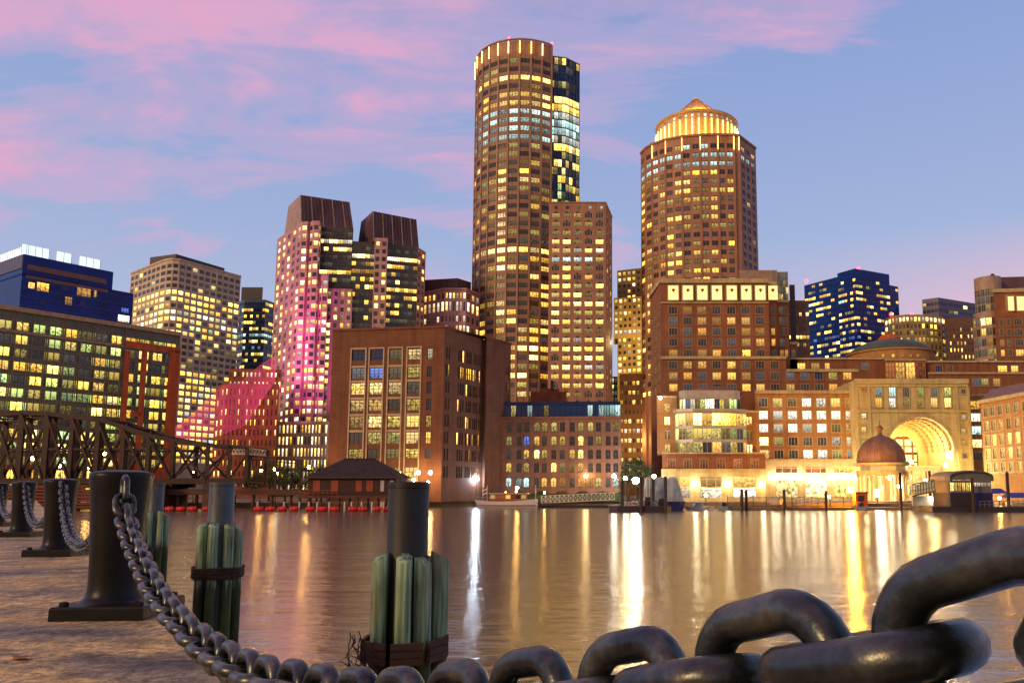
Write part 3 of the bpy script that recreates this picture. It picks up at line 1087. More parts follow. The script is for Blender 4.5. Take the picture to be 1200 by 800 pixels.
def twin_crown_tower():
    """the pink lit tower with two sloped crowns"""
    f1 = [pt(323, 320, 322), pt(346, 320, 303), pt(351, 320, 299.6), pt(358, 320, 299.4), pt(360, 320, 300.8), pt(365, 320, 298.6), pt(372, 320, 298.8), pt(374.5, 320, 301), pt(378, 322, 299.4), pt(385, 322, 299.8)]
    zt = pz(262, 302)
    b = building('stone_tower', 'pink lit stone tower under two sloping dark crowns', f1)
    rows = mkrows(zt - 1.8, 3.22, 1.75, 12)
    rp = {1: (.9, ['white', 'warm']), 2: (.5, YEL), 5: (.55, ['yellow', 'warm'])}
    ch = chooser(.60, ['yellow', 'warm', 'warm', 'white'], rp, 'dark', 21)
    low = lambda si, ci, ri: not (si >= 7 and ri < 6)
    mass(b, f1[:8], zt, GZ, 30, 'pink_stone', [even(4, .52), even(1, .6), even(1, .82), None, even(1, .6), even(1, .82), even(1, .5)], rows, ch, 'far', 'pink_stone', 80, hole=None)
    mass(b, f1[7:], pz(322, 300), GZ, 30, 'pink_stone', [even(1, .6), even(1, .82)], rows, ch, 'far', 'pink_stone', 20, part='bay_wall')
    # glass faced upper middle with long lit strips
    f2 = [pt(372, 330, 304.5), pt(411, 330, 306)]
    z2 = pz(266, 305)
    r2 = mkrows(z2 - 2.0, 3.22, 1.6, pz(338, 305))
    mass(b, f2, z2, pz(338, 305), 26, 'tower_spandrel', [even(7, .97)], r2,
         chooser(.15, ['dim'], {1: (1, ['white', 'warm']), 2: (.9, ['warm', 'yellow']), 5: (.95, ['yellow', 'warm']), 0: (.0, ['dim'])}, 'grey', 4), 'strip', 'tower_spandrel', 40, part='glass_wall')
    f3 = [pt(380, 400, 302.5), pt(411, 400, 304)]
    r3 = mkrows(pz(338, 303) - 1.3, 3.22, 1.75, 12)
    mass(b, f3, pz(338, 303), GZ, 28, 'pink_stone', [even(4, .58)], r3, chooser(.5, ['yellow', 'warm', 'dim'], None, 'dark', 14), 'far', 'pink_stone', 40, part='lower_wall')
    # second shaft
    f4 = [pt(411, 330, 306.5), pt(438, 330, 308)]
    z4 = pz(283, 307)
    r4 = mkrows(z4 - 2.0, 3.22, 1.7, 14)
    mass(b, f4, z4, GZ, 28, 'tower_spandrel', [even(5, .93)], r4,
         chooser(.35, ['green', 'dim', 'yellow'], {0: (0, ['dim']), 1: (1, ['white', 'warm']), 2: (.85, ['orange', 'yellow']), 3: (.8, ['orange']), 5: (.6, YEL), 12: (.95, ['yellow', 'warm'])}, 'grey', 6), 'strip', 'tower_spandrel', 60, part='glass_wall')
    f5 = [pt(437.5, 330, 303), pt(453, 330, 303.5)]
    z5 = pz(278.5, 303)
    r5 = mkrows(z5 - 1.5, 3.22, 1.8, 14)
    mass(b, f5, z5, GZ, 30, 'pink_stone', [even(2, .66)], r5, chooser(.45, ['yellow', 'warm'], None, 'dark', 9), 'far', 'pink_stone', 40, part='pier_wall')
    f6 = [pt(453, 330, 306.5), pt(488.5, 330, 310)]
    z6 = pz(287, 308)
    r6 = mkrows(z6 - 2.2, 3.22, 1.6, 14)
    mass(b, f6, z6, GZ, 26, 'tower_spandrel', [even(7, .96)], r6,
         chooser(.25, ['dim', 'yellow'], {0: (0, ['dim']), 1: (1, ['white', 'warm']), 2: (.6, ['yellow', 'orange']), 3: (.4, ['orange', 'dim']), 5: (.9, ['yellow']), 6: (.6, ['yellow'])}, 'grey', 12), 'strip', 'tower_spandrel', 50, part='glass_wall')
    f7 = [pt(488.5, 330, 308.5), pt(498, 330, 315)]
    z7 = pz(290, 309)
    r7 = mkrows(z7 - 1.8, 3.22, 1.7, 14)
    mass(b, f7, z7, GZ, 26, 'pink_stone', [even(2, .6)], r7, chooser(.4, ['yellow', 'warm'], None, 'dark', 19), 'far', 'pink_stone', 30, part='end_wall')
    # crowns
    for bl, br, tl, tm, tr, vt, zb, mt in (((334, 316), (414, 309), (339, 318), (352.5, 306), (409, 313), 228.5, z2 - .3, 0), ((420, 318), (491, 314), (424.5, 321), (438, 309), (488, 318), 247.5, z4 - .3, 1)):
        base = [pt(bl[0], 264, bl[1]), pt(tm[0] + 1, 264, tm[1] - 3), pt(br[0], 270, br[1])]
        top = [pt(tl[0], 232, tl[1] + 2), pt(tm[0], 230, tm[1] + 1), pt(tr[0], 240, tr[1] + 2)]
        zz = pz(vt, tm[1] + 1)
        m = MB()
        base += backpts(base, 24)
        top += backpts(top, 18)
        m.frustum(base, zb, top, zz)
        c = m.build('crown', 'mansard_metal', b)
        for k in range(15):
            q = k / 14
            a = Vector((*base[1], zb)).lerp(Vector((*base[2], zb)), q)
            e = Vector((*top[1], zz)).lerp(Vector((*top[2], zz)), q)
            mm = MB()
            mm.bar(a + Vector((0, -.1, 0)), e + Vector((0, -.1, 0)), .28, .3)
            mm.build('rib', 'mansard_light' if k % 3 == 0 else 'mansard_metal', c)
        mm = MB()
        off = Vector((-.12, -.12, 0))
        mm.face([Vector((*base[0], zb)) + off, Vector((*base[1], zb)) + off, Vector((*top[1], zz)) + off, Vector((*top[0], zz)) + off])
        mm.build('end_panel', 'mansard_light' if mt == 0 else 'mansard_metal', c)
    # podium at street level
    fp = [pt(290, 510, 288), pt(352, 510, 284), pt(388, 510, 284)]
    zp = pz(494, 286)
    rp_ = mkrows(zp - 1.4, 4.3, 2.9, 3)
    mass(b, fp, zp, GZ, 12, 'cream_stone', [even(14, .62), even(9, .62)], rp_, chooser(.85, ['warm', 'white', 'yellow'], None, 'dark', 2), 'far', 'pink_stone', 60, part='podium')


def red_brick_block():
    f = [pt(252, 480, 278), pt(262, 480, 270), pt(326, 480, 272)]
    zt = pz(449, 270)
    b = building('brick_block', 'red brick block glowing pink behind the net, below the cream tower', f)
    rows = mkrows(zt - 2, 3.6, 2.0, 3)
    ch = chooser(.42, ['warm', 'yellow'], None, 'dark', 31)
    mass(b, f, zt, GZ, 25, 'red_brick', [even(2, .45), even(13, .45)], rows, ch, 'far', 'red_brick', 70)
    g = [pt(268, 440, 277), pt(330, 440, 279)]
    z2 = pz(432, 277)
    mass(b, g, z2, zt - .5, 15, 'red_brick', [even(13, .6)], mkrows(z2 - 1.2, 3.4, 1.6, zt), chooser(.8, ['warm', 'white'], None, 'dark', 1), 'far', 'red_brick', 26, part='upper_wall')


def rose_block():
    f = [pt(476, 370, 335), pt(521, 370, 322), pt(546, 370, 322), pt(562, 370, 333)]
    zt = pz(343, 335)
    zt = pz(339, 323)
    b = building('stone_block', 'low rose stone block with tall lit windows, between the crowned tower and the round tower', f)
    rows = [(zt - 4.2, zt - 1.8), (zt - 9.6, zt - 5.6), (zt - 14.2, zt - 11.8), (zt - 18.5, zt - 16)]
    mass(b, f, zt, GZ, 22, 'pink_stone', [even(9, .5), even(6, .5), even(3, .5)], rows, chooser(.62, ['warm', 'white', 'yellow'], {1: (.8, ['white', 'warm'])}, 'dark', 13), 'slot', 'pink_stone', 70)
    m = MB()
    g = [pt(497, 335, 334), pt(536, 335, 331), pt(552, 335, 338)]
    m.prism(g + backpts(g, 12), zt - .5, pz(328, 334))
    m.build('penthouse', 'mansard_metal', b)
    band(b, 'cornice', f, zt - .4, zt + .3, .5, 'pink_stone')


def brown_loft():
    P = [pt(386.5, 480, 176.0), pt(519, 480, 172), pt(566, 480, 186), pt(569, 480, 184.6), pt(598, 480, 193)]
    zt = pz(384, 172)
    b = building('brick_warehouse', 'big brown brick building with four tall window bays trimmed in cream', P)
    colw = cols_px(P[0], P[1], [(410.5, 426.5), (432, 447.5), (454.5, 469.5), (476.5, 491.5), (499.5, 505.5)], 470)
    vr = [(409, 421.5), (430, 442.5), (447.5, 461.5), (467.5, 481), (487, 500.5), (506, 520), (525.5, 537)]
    rows = [(pz(b_, 173.5), pz(a_, 173.5)) for a_, b_ in vr]
    lit = {(0, 0): 'blue', (0, 1): 'blue', (0, 2): 'grey', (0, 3): 'loft', (0, 4): 'white', (1, 0): 'curtain', (1, 1): 'bluelit', (1, 2): 'grey', (1, 3): 'dim', (1, 4): 'blue',
           (2, 0): 'loft', (2, 1): 'loft', (2, 2): 'loft', (2, 3): 'grey', (2, 4): 'blue', (3, 0): 'loft', (3, 1): 'loft', (3, 2): 'grey', (3, 3): 'dim', (3, 4): 'blue',
           (4, 0): 'loft', (4, 1): 'loft', (4, 2): 'dim', (4, 3): 'orange', (4, 4): 'loft', (5, 0): 'curtain', (5, 1): 'dim', (5, 2): 'dim', (5, 3): 'loft', (5, 4): 'orange',
           (6, 0): 'dim', (6, 1): 'grey', (6, 2): 'dim', (6, 3): 'dim', (6, 4): 'curtain'}
    wins = []
    base_rows = rows + [(pz(568, 173), pz(547, 173))]

    def litf(si, ci, ri):
        return lit.get((ri, ci), 'loft')

    def hole(si, ci, ri):
        return ri < 7 or ci in (2, 3)
    # front
    mb_ = MB()
    facade(mb_, P[0], P[1], GZ, zt, colw, base_rows, .4, 0, wins, litf, 0, hole)
    bp = backpts([P[0], P[-1]], 25)
    ring = P + bp
    for a, c in ((bp[0], bp[1]), (bp[1], P[0]), (P[4], bp[0])):
        mb_.face([(a[0], a[1], GZ), (c[0], c[1], GZ), (c[0], c[1], zt), (a[0], a[1], zt)])
    mb_.face([(p[0], p[1], zt - .8) for p in ring], 1)
    mb_.build('wall', ['brown_brick', 'dark_roof'], b)
    add_windows(b, wins, 'loft', 'dark_frame', 60, True)
    # side
    sw = []
    sp = [(521.5, 523.2), (524.6, 526.3), (536, 537.8), (538.8, 540.6), (541.4, 543.2), (545.8, 547.4), (548.2, 549.8), (550.4, 552), (553.8, 555.2), (555.9, 557.2), (557.9, 559.2), (561, 562.2), (562.8, 564)]
    side = MB()
    fo = chooser(.06, ['yellow'], {1: (.55, ['yellow', 'dim']), 2: (.2, ['yellow']), 4: (.15, ['yellow'])}, 'dark', 41)
    srows = [(pz(a_ + 13.5, 176), pz(a_, 176)) for a_ in (409, 428.5, 448, 467.5, 487, 506.5, 526, 546)]
    facade(side, P[1], P[2], GZ, zt, cols_px(P[1], P[2], sp, 470), srows, .35, 0, sw, fo, 1)
    facade(side, P[2], P[3], GZ, zt, None, [], .3, 0, sw, fo, 2)
    e_rows = [(pz(a_ + 10, 189), pz(a_, 189)) for a_ in (428, 447)]
    facade(side, P[3], P[4], GZ, zt, cols_px(P[3], P[4], [(592.6, 593.8), (595.4, 596.6)], 440), e_rows, .3, 0, sw, fo, 3)
    side.build('side_wall', 'side_brick', b)
    add_windows(b, sw, 'slot', 'dark_frame', 90)
    band(b, 'coping', P, zt, zt + .5, .25, 'brown_brick')
    # cream surrounds of the bays
    d = (Vector(P[1]) - Vector(P[0])).normalized()
    nn = Vector((d.y, -d.x))
    for i, (a_, c_) in enumerate(colw[:4]):
        m = MB()
        za, zb_ = pz(547 if i < 2 else 570, 173), rows[0][1] + .25
        for s0, s1 in ((a_ - .32, a_ - .02), (c_ + .02, c_ + .32)):
            q0, q1 = Vector(P[0]) + d * s0, Vector(P[0]) + d * s1
            m.prism([tuple(q0 + nn * .18), tuple(q1 + nn * .18), tuple(q1), tuple(q0)], za, zb_)
        q0, q1 = Vector(P[0]) + d * (a_ - .32), Vector(P[0]) + d * (c_ + .32)
        m.prism([tuple(q0 + nn * .19), tuple(q1 + nn * .19), tuple(q1), tuple(q0)], zb_, zb_ + .3)
        for r in rows[:6]:
            if r is not rows[0]:
                m.prism([tuple(Vector(P[0]) + d * (a_) + nn * .08), tuple(Vector(P[0]) + d * c_ + nn * .08), tuple(Vector(P[0]) + d * c_ - nn * .01), tuple(Vector(P[0]) + d * a_ - nn * .01)], r[1] + .05, r[1] + .55)
        m.build('bay_surround', 'cream_trim', b)
    m = MB()
    q = Vector(P[0]) + d * (colw[4][0] + .6)
    for r in rows[3:]:
        pass
    # rooftop plant
    m.prism([pt(574, 395, 200), pt(585, 395, 200), pt(585, 395, 206), pt(574, 395, 206)], zt - .8, zt + 1.6)
    m.build('roof_plant', 'dark_roof', b)


def arched_brick():
    A, B = pt(556.5, 530, 190), pt(728, 530, 188)
    zt = pz(488.5, 189)
    b = building('brick_office', 'low brown brick building with arched windows and a blue glass top floor', [A, B])
    us = [(565, 0), (573.7, 0), (581.5, 0), (596.5, 1), (608.4, 1), (617, 1), (629, 1), (638, 1), (649, 1), (659, 1), (670.6, 1), (680.5, 1), (692, 1), (701.4, 1), (712.6, 1), (721.6, 1)]
    cols = cols_px(A, B, [(u - 2.9, u + 2.9) for u, _ in us], 520)
    rows = [(pz(v + 5.2, 189), pz(v - 5.2, 189)) for v in (500, 516.3, 532, 547.5, 565)]
    keys = {(1, 5): 'bluelit', (2, 5): 'yellow', (2, 6): 'warm', (2, 10): 'warm', (2, 11): 'warm', (1, 11): 'warm', (1, 3): 'dim', (3, 8): 'warm', (3, 11): 'warm', (3, 3): 'dim', (0, 6): 'dim', (1, 6): 'yellow',
            (4, 8): 'orange', (4, 9): 'orange', (4, 7): 'orange', (4, 11): 'orange', (4, 12): 'orange', (4, 3): 'cool', (4, 4): 'cool', (4, 5): 'cool', (4, 0): 'cool', (4, 1): 'cool', (4, 15): 'cool', (1, 9): 'dim', (0, 12): 'dim',
            (0, 7): 'dim', (3, 5): 'dim', (3, 10): 'dim'}
    r_ = random.Random(3)
    mass(b, [A, B], zt, GZ, 26, 'old_brick', [cols], rows, lambda s, c, r: keys.get((r, c), r_.choice(['dark', 'dim', 'dim', 'dark', 'grey', 'dark'])), 'arched', 'dark_frame', 90, True)
    f = [pt(560, 480, 191), pt(727, 480, 189)]
    z2 = pz(470.5, 190)
    cols = even(26, .95)
    pmat('roof_storey_glass', (0.002, 0.028, 0.13), 0.25, spec=0.3)
    dk = {3: 'dim', 6: 'dim', 9: 'cool', 12: 'dim', 20: 'cool', 23: 'cool', 24: 'cool', 25: 'cool', 22: 'cool'}
    mass(b, f, z2, zt - .3, 22, 'roof_storey_glass', [cols], [(zt + .3, zt + 3.0)], lambda s, c, r: dk.get(c, 'blue'), 'strip', 'roof_storey_glass', 30, part='glass_storey')
    band(b, 'cornice', [A, B], zt - .35, zt + .1, .35, 'old_brick')
    m = MB()
    g = [pt(622, 465, 203), pt(664, 465, 203)]
    m.prism(g + backpts(g, 8), z2 - .2, pz(459, 203))
    g = [pt(641, 465, 202.5), pt(655, 465, 202.5)]
    m.prism(g + backpts(g, 5), z2 - .2, pz(455.5, 203))
    m.build('penthouse', 'red_brick', b)
    m = MB()
    q = p3(647, 456, 202)
    m.bar((q.x, q.y, q.z), (q.x, q.y, q.z + 2.3), .8)
    m.build('flue', 'dark_roof', b)


def round_tower():
    """the tallest: a bow fronted shaft with a dark glass slab behind and an arched slab at its foot"""
    R_ = 23.2
    cx, cy = px(613, 250, 353), 353.0
    n = 11
    a0, a1 = radians(-90 + 38), radians(-90 - 101)
    f = [(cx + R_ * cos(a1 + (a0 - a1) * i / n), cy + R_ * sin(a1 + (a0 - a1) * i / n)) for i in range(n + 1)]
    zt = pz(47.5, 330)
    b = building('skyscraper', 'tallest tower, round brown granite shaft with small lights round its rim', f)
    pitch = 4.02
    rows = mkrows(zt - 8.6, pitch, 2.15, pz(470, 332))
    rp = {0: (.05, ['warm']), 1: (.0, YEL), 2: (1, ['warm', 'yellow']), 3: (.35, ['green', 'dim']), 4: (.7, ['warm', 'yellow', 'dim']), 5: (.97, ['yellow', 'warm']), 6: (1, ['cool']), 7: (1, ['cool']), 8: (1, ['cool']), 9: (.95, ['cool']),
          10: (.35, ['warm', 'dim']), 11: (.05, ['dim']), 12: (.35, ['dim', 'warm']), 13: (.3, ['yellow', 'dim']), 14: (.5, ['green', 'warm']), 15: (.2, ['dim']), 16: (.25, ['orange', 'dim']), 17: (.3, ['yellow']), 22: (.85, ['yellow', 'warm']), 31: (.5, YEL),
          33: (.8, YEL), 34: (.7, YEL), 36: (.8, YEL)}
    ch = chooser(.36, ['yellow', 'dim', 'yellow', 'warm'], rp, ['dark', 'dark', 'grey', 'dim'], 17)
    mass(b, f, zt, GZ, 24, 'granite', [even(1, .80)] * n, rows, ch, 'triple', 'granite_dark', 100)
    # raised stone piers between the bays, one part each
    for i in range(n + 1):
        p = Vector(f[i])
        o_ = (p - Vector((cx, cy))).normalized()
        t_ = Vector((-o_.y, o_.x))
        m = MB()
        m.prism([tuple(p + o_ * .3 - t_ * .35), tuple(p + o_ * .3 + t_ * .35), tuple(p - o_ * .2 + t_ * .35), tuple(p - o_ * .2 - t_ * .35)], GZ, zt + .3)
        m.build('pier', 'granite_light', b)
        if 0 < i < n:
            m = MB()
            q = p + o_ * .75
            m.bar((q.x, q.y, zt - 6.4), (q.x, q.y, zt - .8), .38)
            m.build('rim_light', 'glow_strip', b)
    band(b, 'cornice', f, zt + .3, zt + .8, .4, 'granite')
    for i in (n, n - 4, 2, 1):
        m = MB()
        m.sphere((f[i][0], f[i][1], zt + 1.4), .5, 8)
        m.build('beacon', 'glow_red', b)
    # glass slab behind
    g = [pt(640, 150, 356), pt(663, 150, 358), pt(679, 150, 364)]
    z2 = pz(67.5, 358)
    b2 = building('glass_slab', 'slim dark blue glass slab with white gridded bars, tucked behind the tallest round tower', g)
    r2 = mkrows(z2 - .6, 4.02, 3.5, pz(262, 358))
    k2 = {0: (.5, ['yellow', 'dim']), 1: (.0, YEL), 2: (.0, YEL), 3: (.4, ['dim']), 4: (.1, YEL), 5: (.97, ['yellow', 'warm']), 6: (.97, ['yellow']), 7: (1, ['cool', 'cool', 'white']), 8: (.95, ['cool']), 9: (1, ['cool']), 10: (.9, ['cool', 'white']),
          11: (.9, ['yellow', 'warm']), 12: (.4, ['dim']), 13: (.7, ['yellow', 'warm']), 14: (.2, ['dim', 'warm']), 15: (.5, ['orange', 'yellow'])}
    mass(b2, g, z2, GZ, 18, 'slab_panel', [even(5, .94), even(4, .9)], r2, chooser(.5, ['dim', 'yellow', 'green'], k2, ['blue', 'grey'], 77), 'strip', 'slate_panel', 100)
    for i in range(10):
        q = Vector(g[0]).lerp(Vector(g[1]), i / 5) if i <= 5 else Vector(g[1]).lerp(Vector(g[2]), (i - 5) / 4)
        m = MB()
        m.bar((q.x, q.y - .12, GZ), (q.x, q.y - .12, z2 + .3), .2)
        m.build('glazing_bar', 'slate_panel', b2)


def arched_slab():
    f = [pt(642.5, 350, 301), pt(710, 350, 301), pt(717.5, 350, 318)]
    zt = pz(238, 301)
    b = building('apartment_slab', 'tall rose granite slab with five columns of arched windows, at the foot of the round tower', f)
    rows = mkrows(zt - 4.3, 3.66, 1.75, pz(476, 301))
    rp = {4: (1, ['warm', 'white']), 5: (.7, ['cool', 'dim']), 0: (.1, ['dim']), 1: (.1, ['dim']), 2: (.6, ['dim']), 3: (.2, YEL), 6: (.3, YEL), 7: (.5, YEL), 10: (.9, YEL), 14: (1, ['warm', 'yellow', 'white']), 15: (1, ['yellow', 'warm']), 17: (.8, ['warm', 'white']),
          13: (.1, ['dim']), 12: (.3, YEL), 18: (.8, YEL), 19: (.8, YEL)}
    mass(b, f, zt, GZ, 22, 'rose_granite', [even(5, .72, .6, .3), even(2, .3)], rows, chooser(.62, ['yellow', 'dim', 'warm', 'yellow'], rp, ['dark', 'dim'], 55), 'palladian', 'white_frame', 100)
    for i in range(5):
        q = p3(651.5 + 13.4 * i, 243, 300.8)
        m = MB()
        m.box(q.x - .5, q.x + .5, q.y, q.y + .15, q.z - .5, q.z + .5)
        m.build('vent_light', 'lit_cool' if i > 1 else 'dark_glass', b)
    band(b, 'coping', f, zt, zt + .5, .25, 'rose_granite')


def ochre_block():
    f = [pt(723.5, 380, 386), pt(757, 380, 380)]
    zt = pz(316.5, 385)
    b = building('office_block', 'yellow stone office block seen in the gap beside the lit crown tower', f)
    rows = mkrows(zt - 1.2, 3.15, 1.6, 60)
    fo = chooser(.5, ['warm', 'yellow', 'white'], {0: (.7, ['warm']), 5: (.9, ['white', 'cool']), 9: (.9, ['yellow', 'warm'])}, 'dark', 61)
    mass(b, f, zt, GZ, 20, 'ochre_stone', [even(6, .66)], rows, fo, 'far', 'ochre_stone', 60)
    g = [pt(719.5, 400, 378), pt(757, 400, 374)]
    z2 = pz(348, 376)
    mass(b, g, z2, pz(396, 376), 15, 'ochre_stone', [even(7, .66)], mkrows(z2 - 1, 3.15, 1.6, pz(396, 376)), fo, 'far', 'ochre_stone', 40, part='wing_wall')
    h = [pt(726, 480, 335), pt(755, 480, 333)]
    z3 = pz(437.5, 334)
    mass(b, h, z3, GZ, 15, 'sand_stone', [even(6, .55)], mkrows(z3 - 3.2, 4.2, 1.9, 4), chooser(.4, ['warm', 'yellow', 'dim'], {4: (.9, ['warm']), 5: (.9, ['warm', 'white']), 6: (.9, ['warm'])}, 'dark', 5), 'pair', 'sand_stone', 42, part='lower_wall')
    g = [pt(716, 480, 400), pt(724, 480, 400)]
    z4 = pz(441, 400)
    for uu, vv, yy, e in ((739, 400, 352, 26000), (738, 470, 352, 20000), (741, 515, 316, 5000)):  # added lights without fixtures, to brighten the yellow block
        ld = bpy.data.lights.new('facade_fill_light', 'POINT')
        ld.energy = e
        ld.color = (1, .66, .22)
        ld.shadow_soft_size = 1.0
        lo = bpy.data.objects.new('facade_fill_light', ld)
        COL.objects.link(lo)
        lo.location = p3(uu, vv, yy)
    mass(b, g, z4, GZ, 10, 'teal_metal', [even(2, .8)], mkrows(z4 - 1, 3.4, 2, 40), chooser(.6, ['green', 'cool'], None, 'grey', 5), 'far', 'teal_metal', 20, part='annex_wall')


def crown_tower():
    f = [pt(751.5, 300, 318), pt(757, 300, 313), pt(765, 300, 309), pt(781, 300, 304.6), pt(800.5, 300, 301.8), pt(822.5, 300, 300.4), pt(843.5, 300, 300), pt(862.5, 300, 300.2), pt(868.5, 300, 300.8), pt(888.5, 300, 313)]
    zt = pz(158.5, 300)
    b = building('lit_crown_tower', 'brown tower with a floodlit golden drum and cone on its roof', f)
    rows = mkrows(zt - 3.4, 3.72, 2.0, pz(470, 300))
    rp = {0: (.4, ['cool', 'dim']), 1: (.9, ['cool']), 2: (.95, ['cool']), 3: (.7, ['dim', 'yellow']), 4: (.6, ['dim', 'yellow', 'warm']), 5: (.8, ['dim', 'yellow', 'warm']), 6: (.4, ['dim', 'yellow']), 7: (.3, ['yellow', 'warm']), 9: (.4, ['dim']), 10: (.3, ['dim', 'yellow']),
          12: (.6, ['yellow', 'dim']), 15: (.75, ['yellow', 'dim', 'warm'])}
    ch = chooser(.55, ['yellow', 'dim', 'warm', 'yellow'], rp, ['dark', 'dark', 'grey', 'dim'], 71)
    fl = chooser(.10, ['yellow', 'dim'], {1: (.8, ['cool']), 0: (.9, ['cool', 'warm']), 2: (.3, ['cool'])}, 'blue', 72)
    mass(b, f, zt, GZ, 26, 'rose_granite', [even(1, .7), even(1, .7), even(2, .66), even(2, .68), even(2, .68), even(2, .68), even(2, .68), None, even(3, .6, 1.2, .8)], rows,
         lambda s, c, r: fl(s, c, r) if s == 8 else ch(s, c, r), 'pair', 'granite_dark', 100)
    for i in range(1, 9):
        p = Vector(f[i])
        m = MB()
        m.box(p.x - .45, p.x + .45, p.y - .3, p.y + .3, GZ, zt + .3)
        m.build('pier', 'rose_granite', b)
    band(b, 'cornice', f, zt - .2, zt + .7, .45, 'rose_granite')
    # drum
    cx, cy, r = px(816, 140, 322), 322.0, 17.6
    zd = pz(131.5, 305)
    m = MB()
    m.lathe([(r, zt - .3), (r, zd), (r + .5, zd), (r + .5, zd + 1.0), (r - .8, zd + 1.0)], (cx, cy), 48, smooth=False)
    drum = m.build('drum', 'cone_stone', b)
    m = MB()
    za, zc_ = pz(114.5, 322), pz(127.5, 313)
    m.lathe([(r - .9, zd + 1.0), (9.4, zd + 1.05), (9.4, zc_ - .4), (9.9, zc_ - .3), (9.9, zc_), (1.0, za - 1.2), (.9, za - .4), (.01, za)], (cx, cy), 24, smooth=False)
    m.build('cone_roof', 'cone_stone', b)
    for k in range(24):
        a = 2 * pi * k / 24
        m = MB()
        m.bar((cx + 9.95 * cos(a), cy + 9.95 * sin(a), zc_ + .05), (cx + 1.05 * cos(a), cy + 1.05 * sin(a), za - 1.15), .3, .25)
        m.build('roof_rib', 'sand_stone', b)
    for k in range(24):
        a = radians(-190 + k * 200 / 23)
        e = Vector((cos(a), sin(a)))
        q = Vector((cx, cy)) + e * (r + .35)
        m = MB()
        m.bar((q.x, q.y, zt + .6), (q.x, q.y, zd - 2.8), .34)
        m.build('drum_light', 'glow_strip', drum)
        q = Vector((cx, cy)) + e * (r + .1)
        t_ = Vector((-e.y, e.x))
        m = MB()
        m.prism([tuple(q - t_ * .5), tuple(q + t_ * .5), tuple(q + t_ * .5 - e * .3), tuple(q - t_ * .5 - e * .3)], zd - 1.9, zd - .9)
        m.build('drum_window', 'lit_white', drum)
    for k in range(9):
        a = radians(-185 + k * 190 / 8)
        ld = bpy.data.lights.new('flood', 'POINT')
        ld.energy = 800
        ld.color = (1, .38, .05)
        ld.shadow_soft_size = .4
        lo = bpy.data.objects.new('flood', ld)
        COL.objects.link(lo)
        lo.location = (cx + (r + 2.6) * cos(a), cy + (r + 2.6) * sin(a), zt + 1.6)
    for k in range(3):
        a = radians(-150 + k * 60)
        ld = bpy.data.lights.new('flood', 'POINT')
        ld.energy = 9000
        ld.color = (1, .46, .09)
        ld.shadow_soft_size = .4
        lo = bpy.data.objects.new('flood', ld)
        COL.objects.link(lo)
        lo.location = (cx + 14.2 * cos(a), cy + 14.2 * sin(a), zd + 3.2)
    # up-lights on the shaft just under the cornice
    for i in range(2, 9):
        p = Vector(f[i])
        m = MB()
        m.bar((p.x, p.y - .55, zt - 6.2), (p.x, p.y - .55, zt - .6), .2)
        m.build('shaft_light', 'glow_strip', b)


